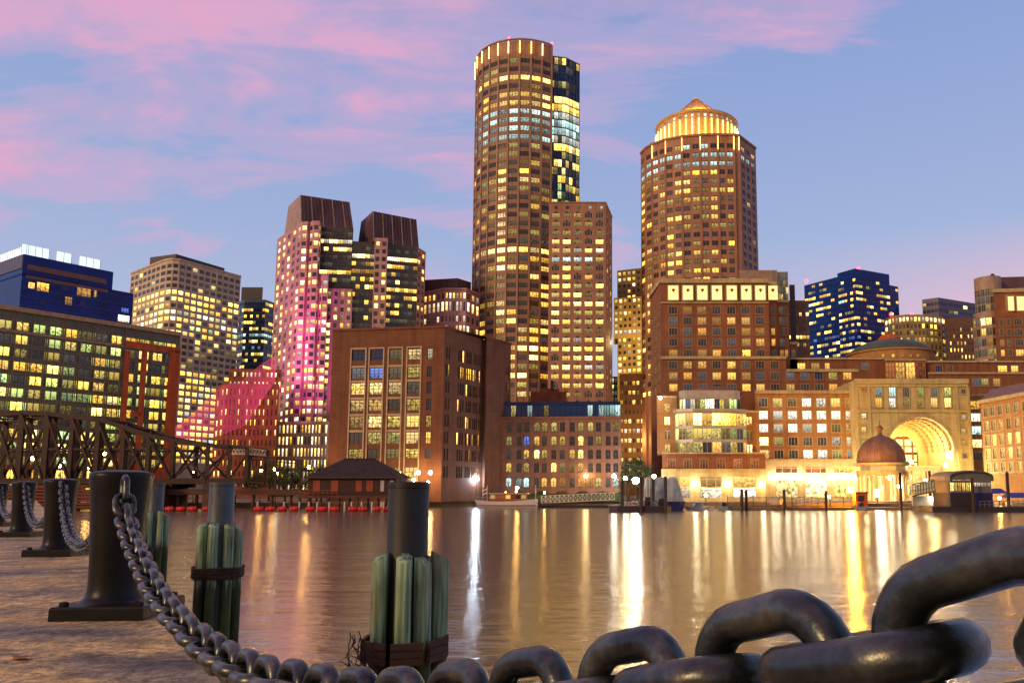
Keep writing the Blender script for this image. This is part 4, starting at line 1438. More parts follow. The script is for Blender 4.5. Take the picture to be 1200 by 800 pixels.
def harbor_hotel():
    Y = 205.0
    f = [pt(762.5, 400, 222), pt(774.5, 400, Y), pt(902, 400, Y)]
    zt = pz(329, Y)
    b = building('hotel_tower', 'stepped red brick hotel with a lit loggia of square openings at the top', f)
    A, B = f[1], f[2]
    uc = [789, 806, 823, 840, 857.5, 874.5, 891]
    rowv = [363.5, 376, 388.5, 401, 414, 427.5, 440.5, 454]
    cols = cols_px(A, B, [(u - 4.6, u + 4.6) for u in uc], 400)
    rows = [(pz(v + 4.0, Y), pz(v + -4.0, Y)) for v in rowv]
    O, D_ = 'orange', 'curtain'
    pat = ['DOOdddd'.replace('d', 'D'), 'DDOOOOD', 'DDODDOO', 'DDDDDOO', 'ODOODYD', 'DOODODD', 'OODOYOD', 'ODDDDOO']

    def lit(si, ci, ri):
        if si == 0:
            return 'dim' if RN.random() < .4 else 'dark'
        c = pat[ri][ci]
        return {'O': 'orange', 'Y': 'yellow', 'D': RN.choice(['curtain', 'curtain', 'grey', 'dark'])}[c]
    mass(b, f, zt, GZ, 25, 'hotel_brick', [even(3, .45), cols], rows, lit, 'framed', 'stone_frame', 80, True)
    # loggia: pale glowing recesses with a dark fitting in each
    for i, u in enumerate(uc + [905.5]):
        Yq = Y if i < 7 else Y + 3.0
        q = p3(u, 351.5, Yq)
        h = pz(335, Yq) - q.z
        w = 2.75
        m = MB()
        m.box(q.x - w / 2, q.x + w / 2, q.y - .12, q.y + .1, q.z, q.z + h)
        l = m.build('loggia_opening', 'glow_loggia', b)
        m = MB()
        for s in (-1, 1):
            m.box(q.x + s * (w / 2 + .12) - .14, q.x + s * (w / 2 + .12) + .14, q.y - .35, q.y + .1, q.z - .3, q.z + h + .3)
        m.box(q.x - w / 2, q.x + w / 2, q.y - .35, q.y + .1, q.z + h + .003, q.z + h + .3)
        m.box(q.x - w / 2, q.x + w / 2, q.y - .4, q.y + .1, q.z - .3, q.z - .003)
        m.build('surround', 'hotel_stone', l)
        m = MB()
        m.lathe([(.02, q.z + h * .50), (.42, q.z + h * .66), (.55, q.z + h * .72), (.3, q.z + h * .76)], (q.x, q.y - .5), 10)
        m.build('lantern', 'copper_brown', l)
    band(b, 'cornice', f, zt - .7, zt + .5, .6, 'hotel_stone')
    band(b, 'cornice', [A, B], pz(355.5, Y), pz(354, Y), .35, 'hotel_stone')
    # steps down to the harbour side
    steps = [((902, 911.5), 332, 208), ((911.5, 925), 353, 211), ((925, 934), 402, 214), ((774.5, 920.5), 419, 203.2), ((920.5, 1004), 434, 203.2)]
    for k, ((u0, u1), vt, Yk) in enumerate(steps):
        g = [pt(u0, 400, Yk), pt(u1, 400, Yk)]
        z1 = pz(vt, Yk)
        if k < 3:
            cc = cols_px(g[0], g[1], [(u0 + 2.5, u0 + 6.5)] + ([(u0 + 8.4, u0 + 11.5)] if u1 - u0 > 10 else []), 400)
            rr = [(pz(v + 4, Yk), pz(v - 4, Yk)) for v in rowv if v > vt + 6 and v < 418]
            kf = (lambda r: (lambda s, c, i: 'orange' if (r == 0 and i in (2, 3)) or (r == 1 and i == 4) else 'grey'))(k)
            mass(b, g, z1, GZ, 22, 'hotel_brick', [cc], rr, kf, 'framed', 'stone_frame', 30, True, part='step_wall')
        elif k == 3:
            cc = cols_px(g[0], g[1], [(u - 4.6, u + 4.6) for u in uc + [908]], 440)
            rr = [(pz(v + 4, Yk), pz(v - 4, Yk)) for v in rowv[5:]]
            mass(b, g, z1, GZ, 8, 'hotel_brick', [cc], rr, lambda s, c, r: (lit(1, c, r + 5) if c < 7 else 'dark'), 'framed', 'stone_frame', 40, True, part='lower_wall')
        else:
            cc = cols_px(g[0], g[1], [(u - 4.6, u + 4.6) for u in (926, 943, 959.5, 976, 993)], 440)
            rr = [(pz(v + 4, Yk), pz(v - 4, Yk)) for v in rowv[6:]]
            kk = {(0, 0): 'curtain', (0, 1): 'curtain', (0, 2): 'blue', (0, 3): 'dim', (0, 4): 'orange', (1, 0): 'orange', (1, 1): 'curtain', (1, 2): 'grey', (1, 3): 'orange', (1, 4): 'orange'}
            mass(b, g, z1, GZ, 8, 'hotel_brick', [cc], rr, lambda s, c, r: kk[(r, c)], 'framed', 'stone_frame', 20, True, part='lower_wall')
        band(b, 'cornice', g, z1 - .4, z1 + .35, .45, 'hotel_stone')
    g = [pt(921, 425, 214), pt(1040, 425, 214)]
    z1 = pz(420, 214)
    ks = {1: 'orange', 2: 'orange', 3: 'orange', 0: 'dark'}
    mass(b, g, z1, GZ, 12, 'hotel_brick', [cols_px(g[0], g[1], [(934.5, 943.5), (951, 960), (967, 972), (1010, 1018)], 428)], [(pz(432.5, 214), pz(425.5, 214))], lambda s, c, r: ['orange', 'orange', 'orange', 'curtain'][c], 'framed', 'stone_frame', 10, True, part='upper_wall')
    band(b, 'cornice', g, z1 - .3, z1 + .2, .4, 'hotel_stone')
    # penthouse of pale panels and glass
    g = [pt(866, 330, 226), pt(911, 330, 226), pt(923.5, 330, 226)]
    m = MB()
    m.prism(g[:2] + backpts(g[:2], 10), zt - 4, pz(316.5, 226))
    m.build('penthouse', 'mansard_light', b)
    gg = [pt(911, 330, 219), pt(923.5, 330, 219)]
    zq = pz(318.5, 219)
    cc = even(4, .9)
    mass(b, gg, zq, pz(356, 219), 6, 'bright_mullion', [cc], mkrows(zq - .4, 2.1, 1.9, pz(356, 219)), chooser(.45, ['dim', 'warm'], None, 'curtain', 3), 'strip', 'bright_mullion', 20, part='glass_tower')
    m = MB()
    g = [pt(925, 340, 235), pt(931.5, 340, 235)]
    m.prism(g + backpts(g, 10), GZ, pz(333.5, 235))
    m.build('service_core', 'dark_roof', b)


def hotel_wing():
    Y = 192.0
    A, B = pt(886, 520, Y), pt(1006, 520, Y)
    zt = pz(459.5, Y)
    b = building('hotel_wing', 'brick hotel wing of square white framed windows over a bright stone ground floor', [A, B])
    uc = [894.8, 912, 929, 946, 963, 980, 997]
    rowv = [471.5, 486.3, 501.5, 517, 532]
    cols = cols_px(A, B, [(u - 5.1, u + 5.1) for u in uc], 500)
    rows = [(pz(v + 4.7, Y), pz(v - 4.7, Y)) for v in rowv]
    pat = ['DmmWWoo', 'WWWWWWW', 'WWWWWyy', 'YyDDDWW', 'YDDWWyc']
    mp = {'W': 'white', 'm': 'dim', 'o': 'orange', 'y': 'dim', 'Y': 'warm', 'D': 'grey', 'c': 'cool'}
    zb = pz(538.5, Y)
    mass(b, [A, B], zt, zb, 10, 'amber_brick', [cols], rows, lambda s, c, r: mp[pat[r][c]], 'framed', 'white_frame', 40, True)
    band(b, 'cornice', [A, B], zt - .35, zt + .45, .5, 'hotel_stone')
    # ground storey: stone piers, clerestory and shop fronts
    gA, gB = pt(888, 560, Y - .8), pt(1006, 560, Y - .8)
    sh = cols_px(gA, gB, [(909, 935), (943.5, 969), (977, 1001)], 560)
    rws = [(pz(553.5, Y), pz(546.8, Y)), (pz(583, Y), pz(562, Y))]
    mass(b, [gA, gB], zb, GZ, 10, 'hotel_stone', [sh], rws, lambda s, c, r: ['red', 'warm'][r] if (c, r) != (2, 0) else 'dim', 'triple', 'white_frame', 10, True, part='stone_base')
    band(b, 'string_course', [gA, gB], zb - .4, zb + .2, .4, 'hotel_stone')
    for u in (889.5, 905.5, 911, 922, 933, 940.5, 952, 961, 974, 981, 991, 999):
        q = p3(u, 559, Y - 1.7)
        m = MB()
        m.sphere(tuple(q), .34, 10)
        w_ = m.build('wall_lamp', 'glow_wall', b)
        m = MB()
        m.bar((q.x, q.y, q.z - .55), (q.x, q.y + .75, q.z - .55), .1)
        m.bar((q.x, q.y, q.z - .55), (q.x, q.y, q.z - .3), .12)
        m.build('bracket', 'lamp_post', w_)


def pavilion():
    Y = 180.0
    b = thing('restaurant_pavilion', 'glass fronted pavilion with a shallow brown dome and a row of red windows', 'building', (px(835, 540, Y), Y, GZ))
    # stone base
    A, B = pt(775, 560, Y), pt(897, 560, Y)
    zb = pz(531.5, Y)
    zm = pz(550, Y)
    arches = cols_px(A, B, [(796, 808.5), (820.5, 846), (858.5, 886)], 565)
    mass(b, [A, B], zm, GZ, 12, 'yellow_stone', [arches], [(pz(570, Y), pz(558.5, Y)), (pz(583, Y), pz(571.5, Y))], lambda s, c, r: 'orange' if r == 0 else 'white', 'triple', 'white_frame', 10, True, part='stone_base')
    A2, B2 = pt(776, 540, Y + .4), pt(897, 540, Y + .4)
    red = cols_px(A2, B2, [(u - 4.3, u + 4.3) for u in (787, 806, 825, 845, 864.7, 884.5)], 543)
    mass(b, [A2, B2], zb, zm, 12, 'hotel_brick', [red], [(pz(548.5, Y), pz(537.5, Y))], lambda s, c, r: 'red', 'framed', 'stone_frame', 10, True, part='brick_storey')
    band(b, 'string_course', [A, B], zm - .35, zm + .15, .35, 'yellow_stone')
    band(b, 'cornice', [A2, B2], zb, zb + .35, .45, 'hotel_stone')
    # brick shoulders
    for u0, u1, vt, uw in ((770, 793, 465, 782), (875, 890, 482, 878)):
        g = [pt(u0, 500, Y + 4), pt(u1, 500, Y + 4)]
        z1 = pz(vt, Y + 4)
        cc = cols_px(g[0], g[1], [(uw - 3, uw + 3)], 500)
        rr = [(pz(v + 5, Y + 4), pz(v - 5, Y + 4)) for v in (477.5, 492.5, 509, 525) if v > vt + 6]
        mass(b, g, z1, zb, 10, 'amber_brick', [cc], rr, chooser(.8, ['green', 'yellow', 'warm'], None, 'dim', u0), 'pair', 'white_frame', 8, True, part='shoulder_wall')
        band(b, 'cornice', g, z1 - .3, z1 + .25, .35, 'hotel_stone')
    # glazed bow, three storeys, and a set back fourth
    f = [pt(791, 500, Y + 3), pt(795, 500, Y + 1), pt(812, 500, Y - .6), pt(856, 500, Y - .6), pt(871, 500, Y + 1), pt(875, 500, Y + 3)]
    z3 = pz(481.5, Y)
    rr = [(pz(498.5, Y), pz(484.5, Y)), (pz(514.5, Y), pz(502, Y)), (pz(530, Y), pz(518, Y))]
    kk = {0: ['yellow', 'warm', 'yellow', 'yellow'], 1: ['dim', 'yellow', 'warm', 'dim'], 2: ['orange', 'dim', 'dim', 'grey']}
    r_ = random.Random(8)

    def gl(s, c, r):
        if r > 0 and s >= 3 and r_.random() < .8:
            return r_.choice(['dim', 'green', 'curtain'])
        return r_.choice(kk[r])
    mass(b, f, z3, zb + .02, 8, 'pale_metal', [even(1, .9), even(2, .96), even(4, .97), even(2, .96), even(1, .9)], rr, gl, 'strip', 'pale_metal', 60, part='glazed_bow')
    band(b, 'balcony', f, z3 - .1, z3 + .5, .5, 'pale_metal')
    g = [pt(795.5, 470, Y + 5), pt(803, 470, Y + 3), pt(860, 470, Y + 3), pt(867.5, 470, Y + 5)]
    z4 = pz(457, Y + 3)
    mass(b, g, z4, z3 + .5, 8, 'pale_metal', [even(2, .9), even(10, .92), even(2, .9)], [(pz(479.5, Y + 3), pz(467.5, Y + 3))],
         lambda s, c, r: 'white' if (s, c) in ((1, 1), (1, 4), (1, 5), (0, 1)) else r_.choice(['green', 'dim', 'curtain', 'blue']), 'strip', 'pale_metal', 20, part='glazed_storey')
    m = MB()
    cx = px(834, 456, Y + 11)
    m.lathe([(7.4, z4), (7.4, z4 + .3), (5.2, z4 + 1.1), (2.6, z4 + 1.75), (.01, z4 + 2.0)], (cx, Y + 11), 24)
    m.build('dome', 'copper_brown', b)
    for u in (815, 853, 894):
        q = p3(u, 567, Y - 1.0)
        m = MB()
        m.sphere(tuple(q), .42, 10)
        w_ = m.build('wall_lamp', 'glow_wall', b)
        m = MB()
        m.bar((q.x, q.y + .2, q.z - .6), (q.x, q.y + .95, q.z - .6), .12)
        m.bar((q.x, q.y + .2, q.z - .6), (q.x, q.y + .2, q.z - .3), .1)
        m.build('bracket', 'lamp_post', w_)
    q = p3(774, 466, Y + 1)
    m = MB()
    m.sphere(tuple(q), .35, 8)
    m.build('roof_lamp', 'glow_wall', b)


def arch_building():
    Y = 188.0
    A, B = pt(1003.5, 520, Y), pt(1137.5, 520, Y)
    zt = pz(445.5, Y)
    b = thing('arch_building', 'yellow stone gateway pierced by a huge glowing arch', 'building', (px(1078, 540, Y), Y, GZ))
    cx = px(1078.5, 528, Y)
    r = abs(px(1120, 528, Y) - cx)
    zc = pz(527.5, Y)
    ro = r * .93
    # wall with the arched opening: strips left, right and above, following the curve
    m = MB()
    x0, x1 = A[0], B[0]
    n = 32
    arc = [(cx + ro * cos(pi - pi * i / n), zc + ro * sin(pi * i / n)) for i in range(n + 1)]
    m.face([(x0, Y, GZ), (cx - ro, Y, GZ), (cx - ro, Y, zc), (x0, Y, zc)])
    m.face([(cx + ro, Y, GZ), (x1, Y, GZ), (x1, Y, zc), (cx + ro, Y, zc)])
    for i in range(n):
        a, c = arc[i], arc[i + 1]

        def edge(p, i_):
            # project from the arch centre to the outline of the wall
            dx, dz = p[0] - cx, p[1] - zc
            k = 1e9
            if abs(dx) > 1e-6:
                k = min(k, ((x1 if dx > 0 else x0) - cx) / dx)
            if dz > 1e-6:
                k = min(k, (zt - zc) / dz)
            return (cx + dx * k, zc + dz * k)
        ea_, ec = edge(a, i), edge(c, i + 1)
        pts = [(a[0], Y, a[1]), (c[0], Y, c[1]), (ec[0], Y, ec[1])]
        if abs(ea_[0] - ec[0]) > 1e-4 and abs(ea_[1] - ec[1]) > 1e-4:
            pts.append((x0 if ea_[0] < cx else x1, Y, zt))
        pts.append((ea_[0], Y, ea_[1]))
        m.face(list(reversed(pts)))
    D = 16
    m.face([(x0, Y, GZ), (x0, Y, zt), (x0, Y + D, zt), (x0, Y + D, GZ)])
    m.face([(x1, Y, GZ), (x1, Y + D, GZ), (x1, Y + D, zt), (x1, Y, zt)])
    m.face([(x0, Y, zt), (x1, Y, zt), (x1, Y + D, zt), (x0, Y + D, zt)])
    m.build('wall', 'yellow_stone', b)
    # vault
    m = MB()
    for i in range(n):
        a, c = arc[i], arc[i + 1]
        m.face([(a[0], Y, a[1]), (a[0], Y + D, a[1]), (c[0], Y + D, c[1]), (c[0], Y, c[1])])
    for s in (-1, 1):
        m.face([(cx + s * ro, Y, GZ), (cx + s * ro, Y + D, GZ), (cx + s * ro, Y + D, zc), (cx + s * ro, Y, zc)])
    v_ = m.build('vault', 'hotel_stone', b)
    for k in range(5):                                       # coffer ribs
        m = MB()
        yy = Y + 1.2 + k * 3.2
        for i in range(n):
            a, c = arc[i], arc[i + 1]
            q = lambda p, f_: (cx + (p[0] - cx) * f_, zc + (p[1] - zc) * f_)
            ai, ci = q(a, .95), q(c, .95)
            m.face([(a[0], yy, a[1]), (c[0], yy, c[1]), (ci[0], yy, ci[1]), (ai[0], yy, ai[1])])
            m.face([(ai[0], yy, ai[1]), (ci[0], yy, ci[1]), (ci[0], yy + .7, ci[1]), (ai[0], yy + .7, ai[1])])
            m.face([(a[0], yy + .7, a[1]), (ai[0], yy + .7, ai[1]), (ci[0], yy + .7, ci[1]), (c[0], yy + .7, c[1])])
        m.build('rib', 'amber_brick', v_)
    for i in range(1, 24):
        a = pi * i / 24
        p, q = (cx + ro * cos(a), zc + ro * sin(a)), (cx + ro * .965 * cos(a), zc + ro * .965 * sin(a))
        m = MB()
        m.bar((p[0], Y + .8, p[1]), (p[0], Y + D - .2, p[1]), .55, .45)
        m.build('coffer_bar', 'hotel_stone', v_)
    # moulded archivolt
    m = MB()
    for i in range(n):
        t0, t1 = pi - pi * i / n, pi - pi * (i + 1) / n
        for ra, rb, y in ((ro, ro * 1.05, Y - .5), (ro * 1.05, ro * 1.11, Y - .3)):
            P0, P1 = (cx + ra * cos(t0), zc + ra * sin(t0)), (cx + ra * cos(t1), zc + ra * sin(t1))
            Q0, Q1 = (cx + rb * cos(t0), zc + rb * sin(t0)), (cx + rb * cos(t1), zc + rb * sin(t1))
            m.face([(P0[0], y, P0[1]), (P1[0], y, P1[1]), (Q1[0], y, Q1[1]), (Q0[0], y, Q0[1])])
            m.face([(Q0[0], y, Q0[1]), (Q1[0], y, Q1[1]), (Q1[0], Y, Q1[1]), (Q0[0], Y, Q0[1])])
            m.face([(P0[0], Y, P0[1]), (P1[0], Y, P1[1]), (P1[0], y, P1[1]), (P0[0], y, P0[1])])
    m.build('archivolt', 'hotel_stone', b)
    # wall at the back of the vault with a second, smaller arch onto a lit court
    yb = Y + D - .3
    m = MB()
    rb, zb = ro * .52, zc - ro * .12
    cb = cx + ro * .22
    arc2 = [(cb + rb * cos(pi - pi * i / n), zb + rb * 1.35 * sin(pi * i / n)) for i in range(n + 1)]
    big = [(cx + ro * 1.01 * cos(pi - pi * i / n), zc + ro * 1.01 * sin(pi * i / n)) for i in range(n + 1)]
    for i in range(n):
        m.face([(arc2[i][0], yb, arc2[i][1]), (arc2[i + 1][0], yb, arc2[i + 1][1]), (big[i + 1][0], yb, big[i + 1][1]), (big[i][0], yb, big[i][1])])
    m.face([(cx - ro * 1.01, yb, GZ), (cb - rb, yb, GZ), (cb - rb, yb, zb), (cx - ro * 1.01, yb, zc)])
    m.face([(cb + rb, yb, GZ), (cx + ro * 1.01, yb, GZ), (cx + ro * 1.01, yb, zc), (cb + rb, yb, zb)])
    m.build('court_wall', 'yellow_stone', b)
    m = MB()
    m.box(cb - rb * 1.4, cb + rb * 1.4, yb + 5, yb + 5.4, GZ, zb + rb * 2.2)
    cw = m.build('court_glazing', 'glow_vault', b)
    for k in range(8):
        z = GZ + 1.5 + k * 2.1
        m = MB()
        m.box(cb - rb * 1.35, cb + rb * 1.35, yb + 4.5, yb + 4.9, z, z + (.75 if k % 2 else .35))
        m.build('transom', 'red_brick', cw)
    for k in range(5):
        x = cb - rb * 1.1 + k * rb * .55
        m = MB()
        m.box(x - .22, x + .22, yb + 4.3, yb + 4.7, GZ, zb + rb * 1.6)
        m.build('mullion', 'amber_brick', cw)
    # entrance screen across the foot of the arch
    sA, sB = (cx - ro + .02, Y + 7), (cx + ro - .02, Y + 7)
    zs = pz(548, Y + 7)
    mass(b, [sA, sB], zs, GZ, 1.0, 'yellow_stone', [even(7, .6)], [(GZ + .4, GZ + 4.2), (GZ + 4.9, zs - .6)], lambda s, c, r: 'warm' if r == 0 else ['orange', 'warm', 'red'][c % 3], 'pair', 'white_frame', 14, True, part='screen_wall')
    band(b, 'screen_cornice', [sA, sB], zs, zs + .5, .4, 'hotel_stone')
    # attic windows, side lights, mouldings
    wl = []
    for u in (1030, 1046, 1062, 1078.7, 1095, 1111):
        q = p3(u, 477, Y - .25)
        wl.append((q.x, q.y, q.z, 0, 1.55, pz(466.5, Y) - q.z, RN.choice(['warm', 'orange', 'dim', 'white'])))
        q2 = p3(u, 464.5, Y - .25)
        wl.append((q2.x, q2.y, q2.z, 0, 1.55, pz(454, Y) - q2.z, RN.choice(['cool', 'curtain', 'green'])))
    for u, v, k in ((1012, 455, 'red'), (1129, 458.5, 'blue'), (1012.5, 487, 'white'), (1129.5, 489, 'white'), (1012.5, 503, 'warm'), (1129.5, 505, 'warm'), (1129.5, 519, 'dim'), (1131, 534, 'dark'), (1012.5, 519, 'dim')):
        q = p3(u, v + 2.6, Y - .25)
        wl.append((q.x, q.y, q.z, 0, 1.0, 1.1, k))
    add_windows(b, wl, 'framed', 'hotel_stone', 40, True)
    for za, zb2, o_ in ((zt - .9, zt + .3, .8), (zt - 1.6, zt - .9, .4), (pz(483, Y), pz(480.5, Y), .45)):
        band(b, 'cornice', [A, B], za, zb2, o_, 'yellow_stone', .1)
    for u in (1004.5, 1019, 1122.5, 1136):
        q = px(u, 500, Y)
        m = MB()
        m.box(q - .35, q + .35, Y - .35, Y, GZ, zt - 1.6)
        m.build('pilaster', 'yellow_stone', b)
    # lamps: on the springing and inside the vault
    for u, v, mt, y in ((1068, 541, 'glow_wall', Y - .6), (1111, 534, 'glow_wall', Y + 2.0), (1108, 545, 'glow_wall', Y - .8), (1098, 563, 'glow_wall', Y - 1), (1085, 563, 'glow_wall', Y - 1), (1046, 541, 'glow_wall', Y - .8)):
        q = p3(u, v, y)
        m = MB()
        m.sphere(tuple(q), .42, 10)
        w_ = m.build('wall_lamp', mt, b)
        m = MB()
        m.bar((q.x, q.y, q.z - .9), (q.x, q.y, q.z - .36), .14)
        m.build('bracket', 'lamp_post', w_)
    for dx, yy, e in ((-.55, Y + 5, 2600), (.1, Y + 11, 3600), (.6, Y + 5, 2600)):
        ld = bpy.data.lights.new('vault_lamp', 'POINT')
        ld.energy = e
        ld.color = (1, .66, .24)
        ld.shadow_soft_size = .5
        lo = bpy.data.objects.new('vault_lamp', ld)
        COL.objects.link(lo)
        lo.location = (cx + ro * dx, yy, zc + 1)
    # floodlights at the foot of the front
    for u in (1012, 1129):
        ld = bpy.data.lights.new('front_flood', 'POINT')
        ld.energy = 2600
        ld.color = (1, .80, .34)
        ld.shadow_soft_size = .4
        lo = bpy.data.objects.new('front_flood', ld)
        COL.objects.link(lo)
        lo.location = (px(u, 560, Y - 7), Y - 7, GZ + 6)


def rotunda():
    Y0, cy = 213.0, 226.0
    cx = px(1043, 420, cy)
    r = abs(px(1093, 415, cy) - px(995, 415, cy)) / 2
    b = thing('rotunda', 'rotunda with a low green dome and portholes above the big arch', 'building', (cx, cy, GZ))
    zd = pz(408.5, cy - r)
    m = MB()
    m.lathe([(r, GZ), (r, zd), (r + .4, zd), (r + .4, zd + .5), (r - .3, zd + .5)], (cx, cy), 48, smooth=False)
    m.build('drum', 'amber_brick', b)
    m = MB()
    m.lathe([(r - .3, zd + .5), (r * .92, zd + 1.5), (r * .78, zd + 2.7), (r * .55, zd + 3.9), (r * .32, zd + 4.6), (.01, zd + 4.9)], (cx, cy), 48)
    m.build('dome', 'copper_green', b)
    m = MB()
    m.lathe([(3.3, zd + 4.2), (3.3, zd + 5.2), (2.4, zd + 6.2), (.01, zd + 6.6)], (cx, cy), 16, smooth=False)
    m.build('lantern', 'orange_brick', b)
    for u in (1018.5, 1028, 1037.5, 1047.5, 1057.5, 1067, 1076):
        dx = px(u, 416.5, cy - r) - cx
        yy = cy - sqrt(max(.1, r * r - dx * dx)) - .05
        z = pz(416.5, yy)
        m = MB()
        m.lathe([(.01, 0), (.42, 0), (.42, .2)], (0, 0), 12)
        m.v = [(dx + cx + a, yy - .02 - c, z + b_) for a, b_, c in m.v]
        m.build('porthole', 'lit_orange', b)
    # tall lit window below, with its bars
    g = [pt(1037.5, 435, Y0 - 1.5), pt(1085, 435, Y0 - 1.5)]
    z1 = pz(423.5, Y0)
    mass(b, g, z1, GZ, 6, 'amber_brick', [even(4, .93)], [(pz(444.5, Y0), pz(425.5, Y0))], lambda s, c, r: 'orange' if c in (1, 2) else 'red', 'loft', 'red_brick', 8, True, part='bay_wall')
    band(b, 'cornice', g, z1, z1 + .4, .4, 'hotel_stone')


def dome_pavilion():
    cy = 168.0
    cx = px(1034, 575, cy)
    b = thing('domed_pavilion', 'round open waterfront pavilion with columns under a brown copper dome', 'pavilion', (cx, cy, GZ))
    r = abs(px(1062, 560, cy) - px(1006, 560, cy)) / 2
    z0 = pz(542.5, cy)
    z1 = pz(510.5, cy)
    h = z1 - z0
    prof = [(r * 1.0, z0)] + [(r * .97 * cos(radians(a)), z0 + .35 + (h - .35) * sin(radians(a))) for a in range(0, 88, 8)] + [(.6, z1)]
    m = MB()
    m.lathe(prof, (cx, cy), 40)
    d = m.build('dome', 'copper_brown', b)
    for k in range(20):
        a = 2 * pi * k / 20
        m = MB()
        m.tube([(cx + q * cos(a) * 1.003, cy + q * sin(a) * 1.003, z) for q, z in prof[1:-1]], .07, 5)
        m.build('seam', 'copper_brown', d)
    m = MB()
    m.lathe([(.7, z1 - .1), (.7, z1 + .2), (.45, z1 + .3), (.45, z1 + 1.2), (.75, z1 + 1.3), (.6, z1 + 1.9), (.12, z1 + 2.4), (.05, z1 + 3.4), (.01, z1 + 3.5)], (cx, cy), 14)
    m.build('finial', 'copper_brown', b)
    ze = pz(556.5, cy)
    m = MB()
    m.lathe([(r - .9, ze), (r + .1, ze), (r + .1, ze + .8), (r - .1, ze + .8), (r - .1, z0 - .6), (r + .6, z0 - .5), (r + .6, z0), (r * .9, z0)], (cx, cy), 40, smooth=False)
    m.build('entablature', 'hotel_stone', b)
    for k in range(12):
        a = 2 * pi * (k + .5) / 12
        m = MB()
        x, y = cx + (r - .5) * cos(a), cy + (r - .5) * sin(a)
        m.lathe([(.55, GZ), (.55, GZ + .4), (.40, GZ + .5), (.34, ze - .5), (.55, ze - .3), (.55, ze)], (x, y), 12)
        m.build('column', 'hotel_stone', b)
        if sin(a) < .3:
            e = Vector((cos(a + .26), sin(a + .26)))
            t_ = Vector((-e.y, e.x))
            q = Vector((cx, cy)) + e * (r + .0)
            m = MB()
            m.prism([tuple(q - t_ * 1.2), tuple(q + t_ * 1.2), tuple(q + t_ * 1.2 - e * .3), tuple(q - t_ * 1.2 - e * .3)], ze + .95, z0 - .75)
            m.build('frieze_window', 'lit_warm', b)
    m = MB()
    m.lathe([(.01, GZ + .02), (r + 1.2, GZ + .02), (r + 1.2, GZ + .3), (.01, GZ + .3)], (cx, cy), 32, smooth=False)
    m.build('base', 'quay_stone', b)
    for dx, dy, z in ((-2.3, -3.4, 2.4), (2.4, -3.0, 3.4), (0, -4.3, 5.2), (0.2, 0, 3.0)):
        m = MB()
        m.sphere((cx + dx, cy + dy, GZ + z), .38, 10)
        m.build('hanging_lamp', 'glow_wall', b)
    ld = bpy.data.lights.new('pavilion_lamp', 'POINT')
    ld.energy = 2600
    ld.color = (1, .74, .38)
    ld.shadow_soft_size = .5
    lo = bpy.data.objects.new('pavilion_lamp', ld)
    COL.objects.link(lo)
    lo.location = (cx, cy, GZ + 5)


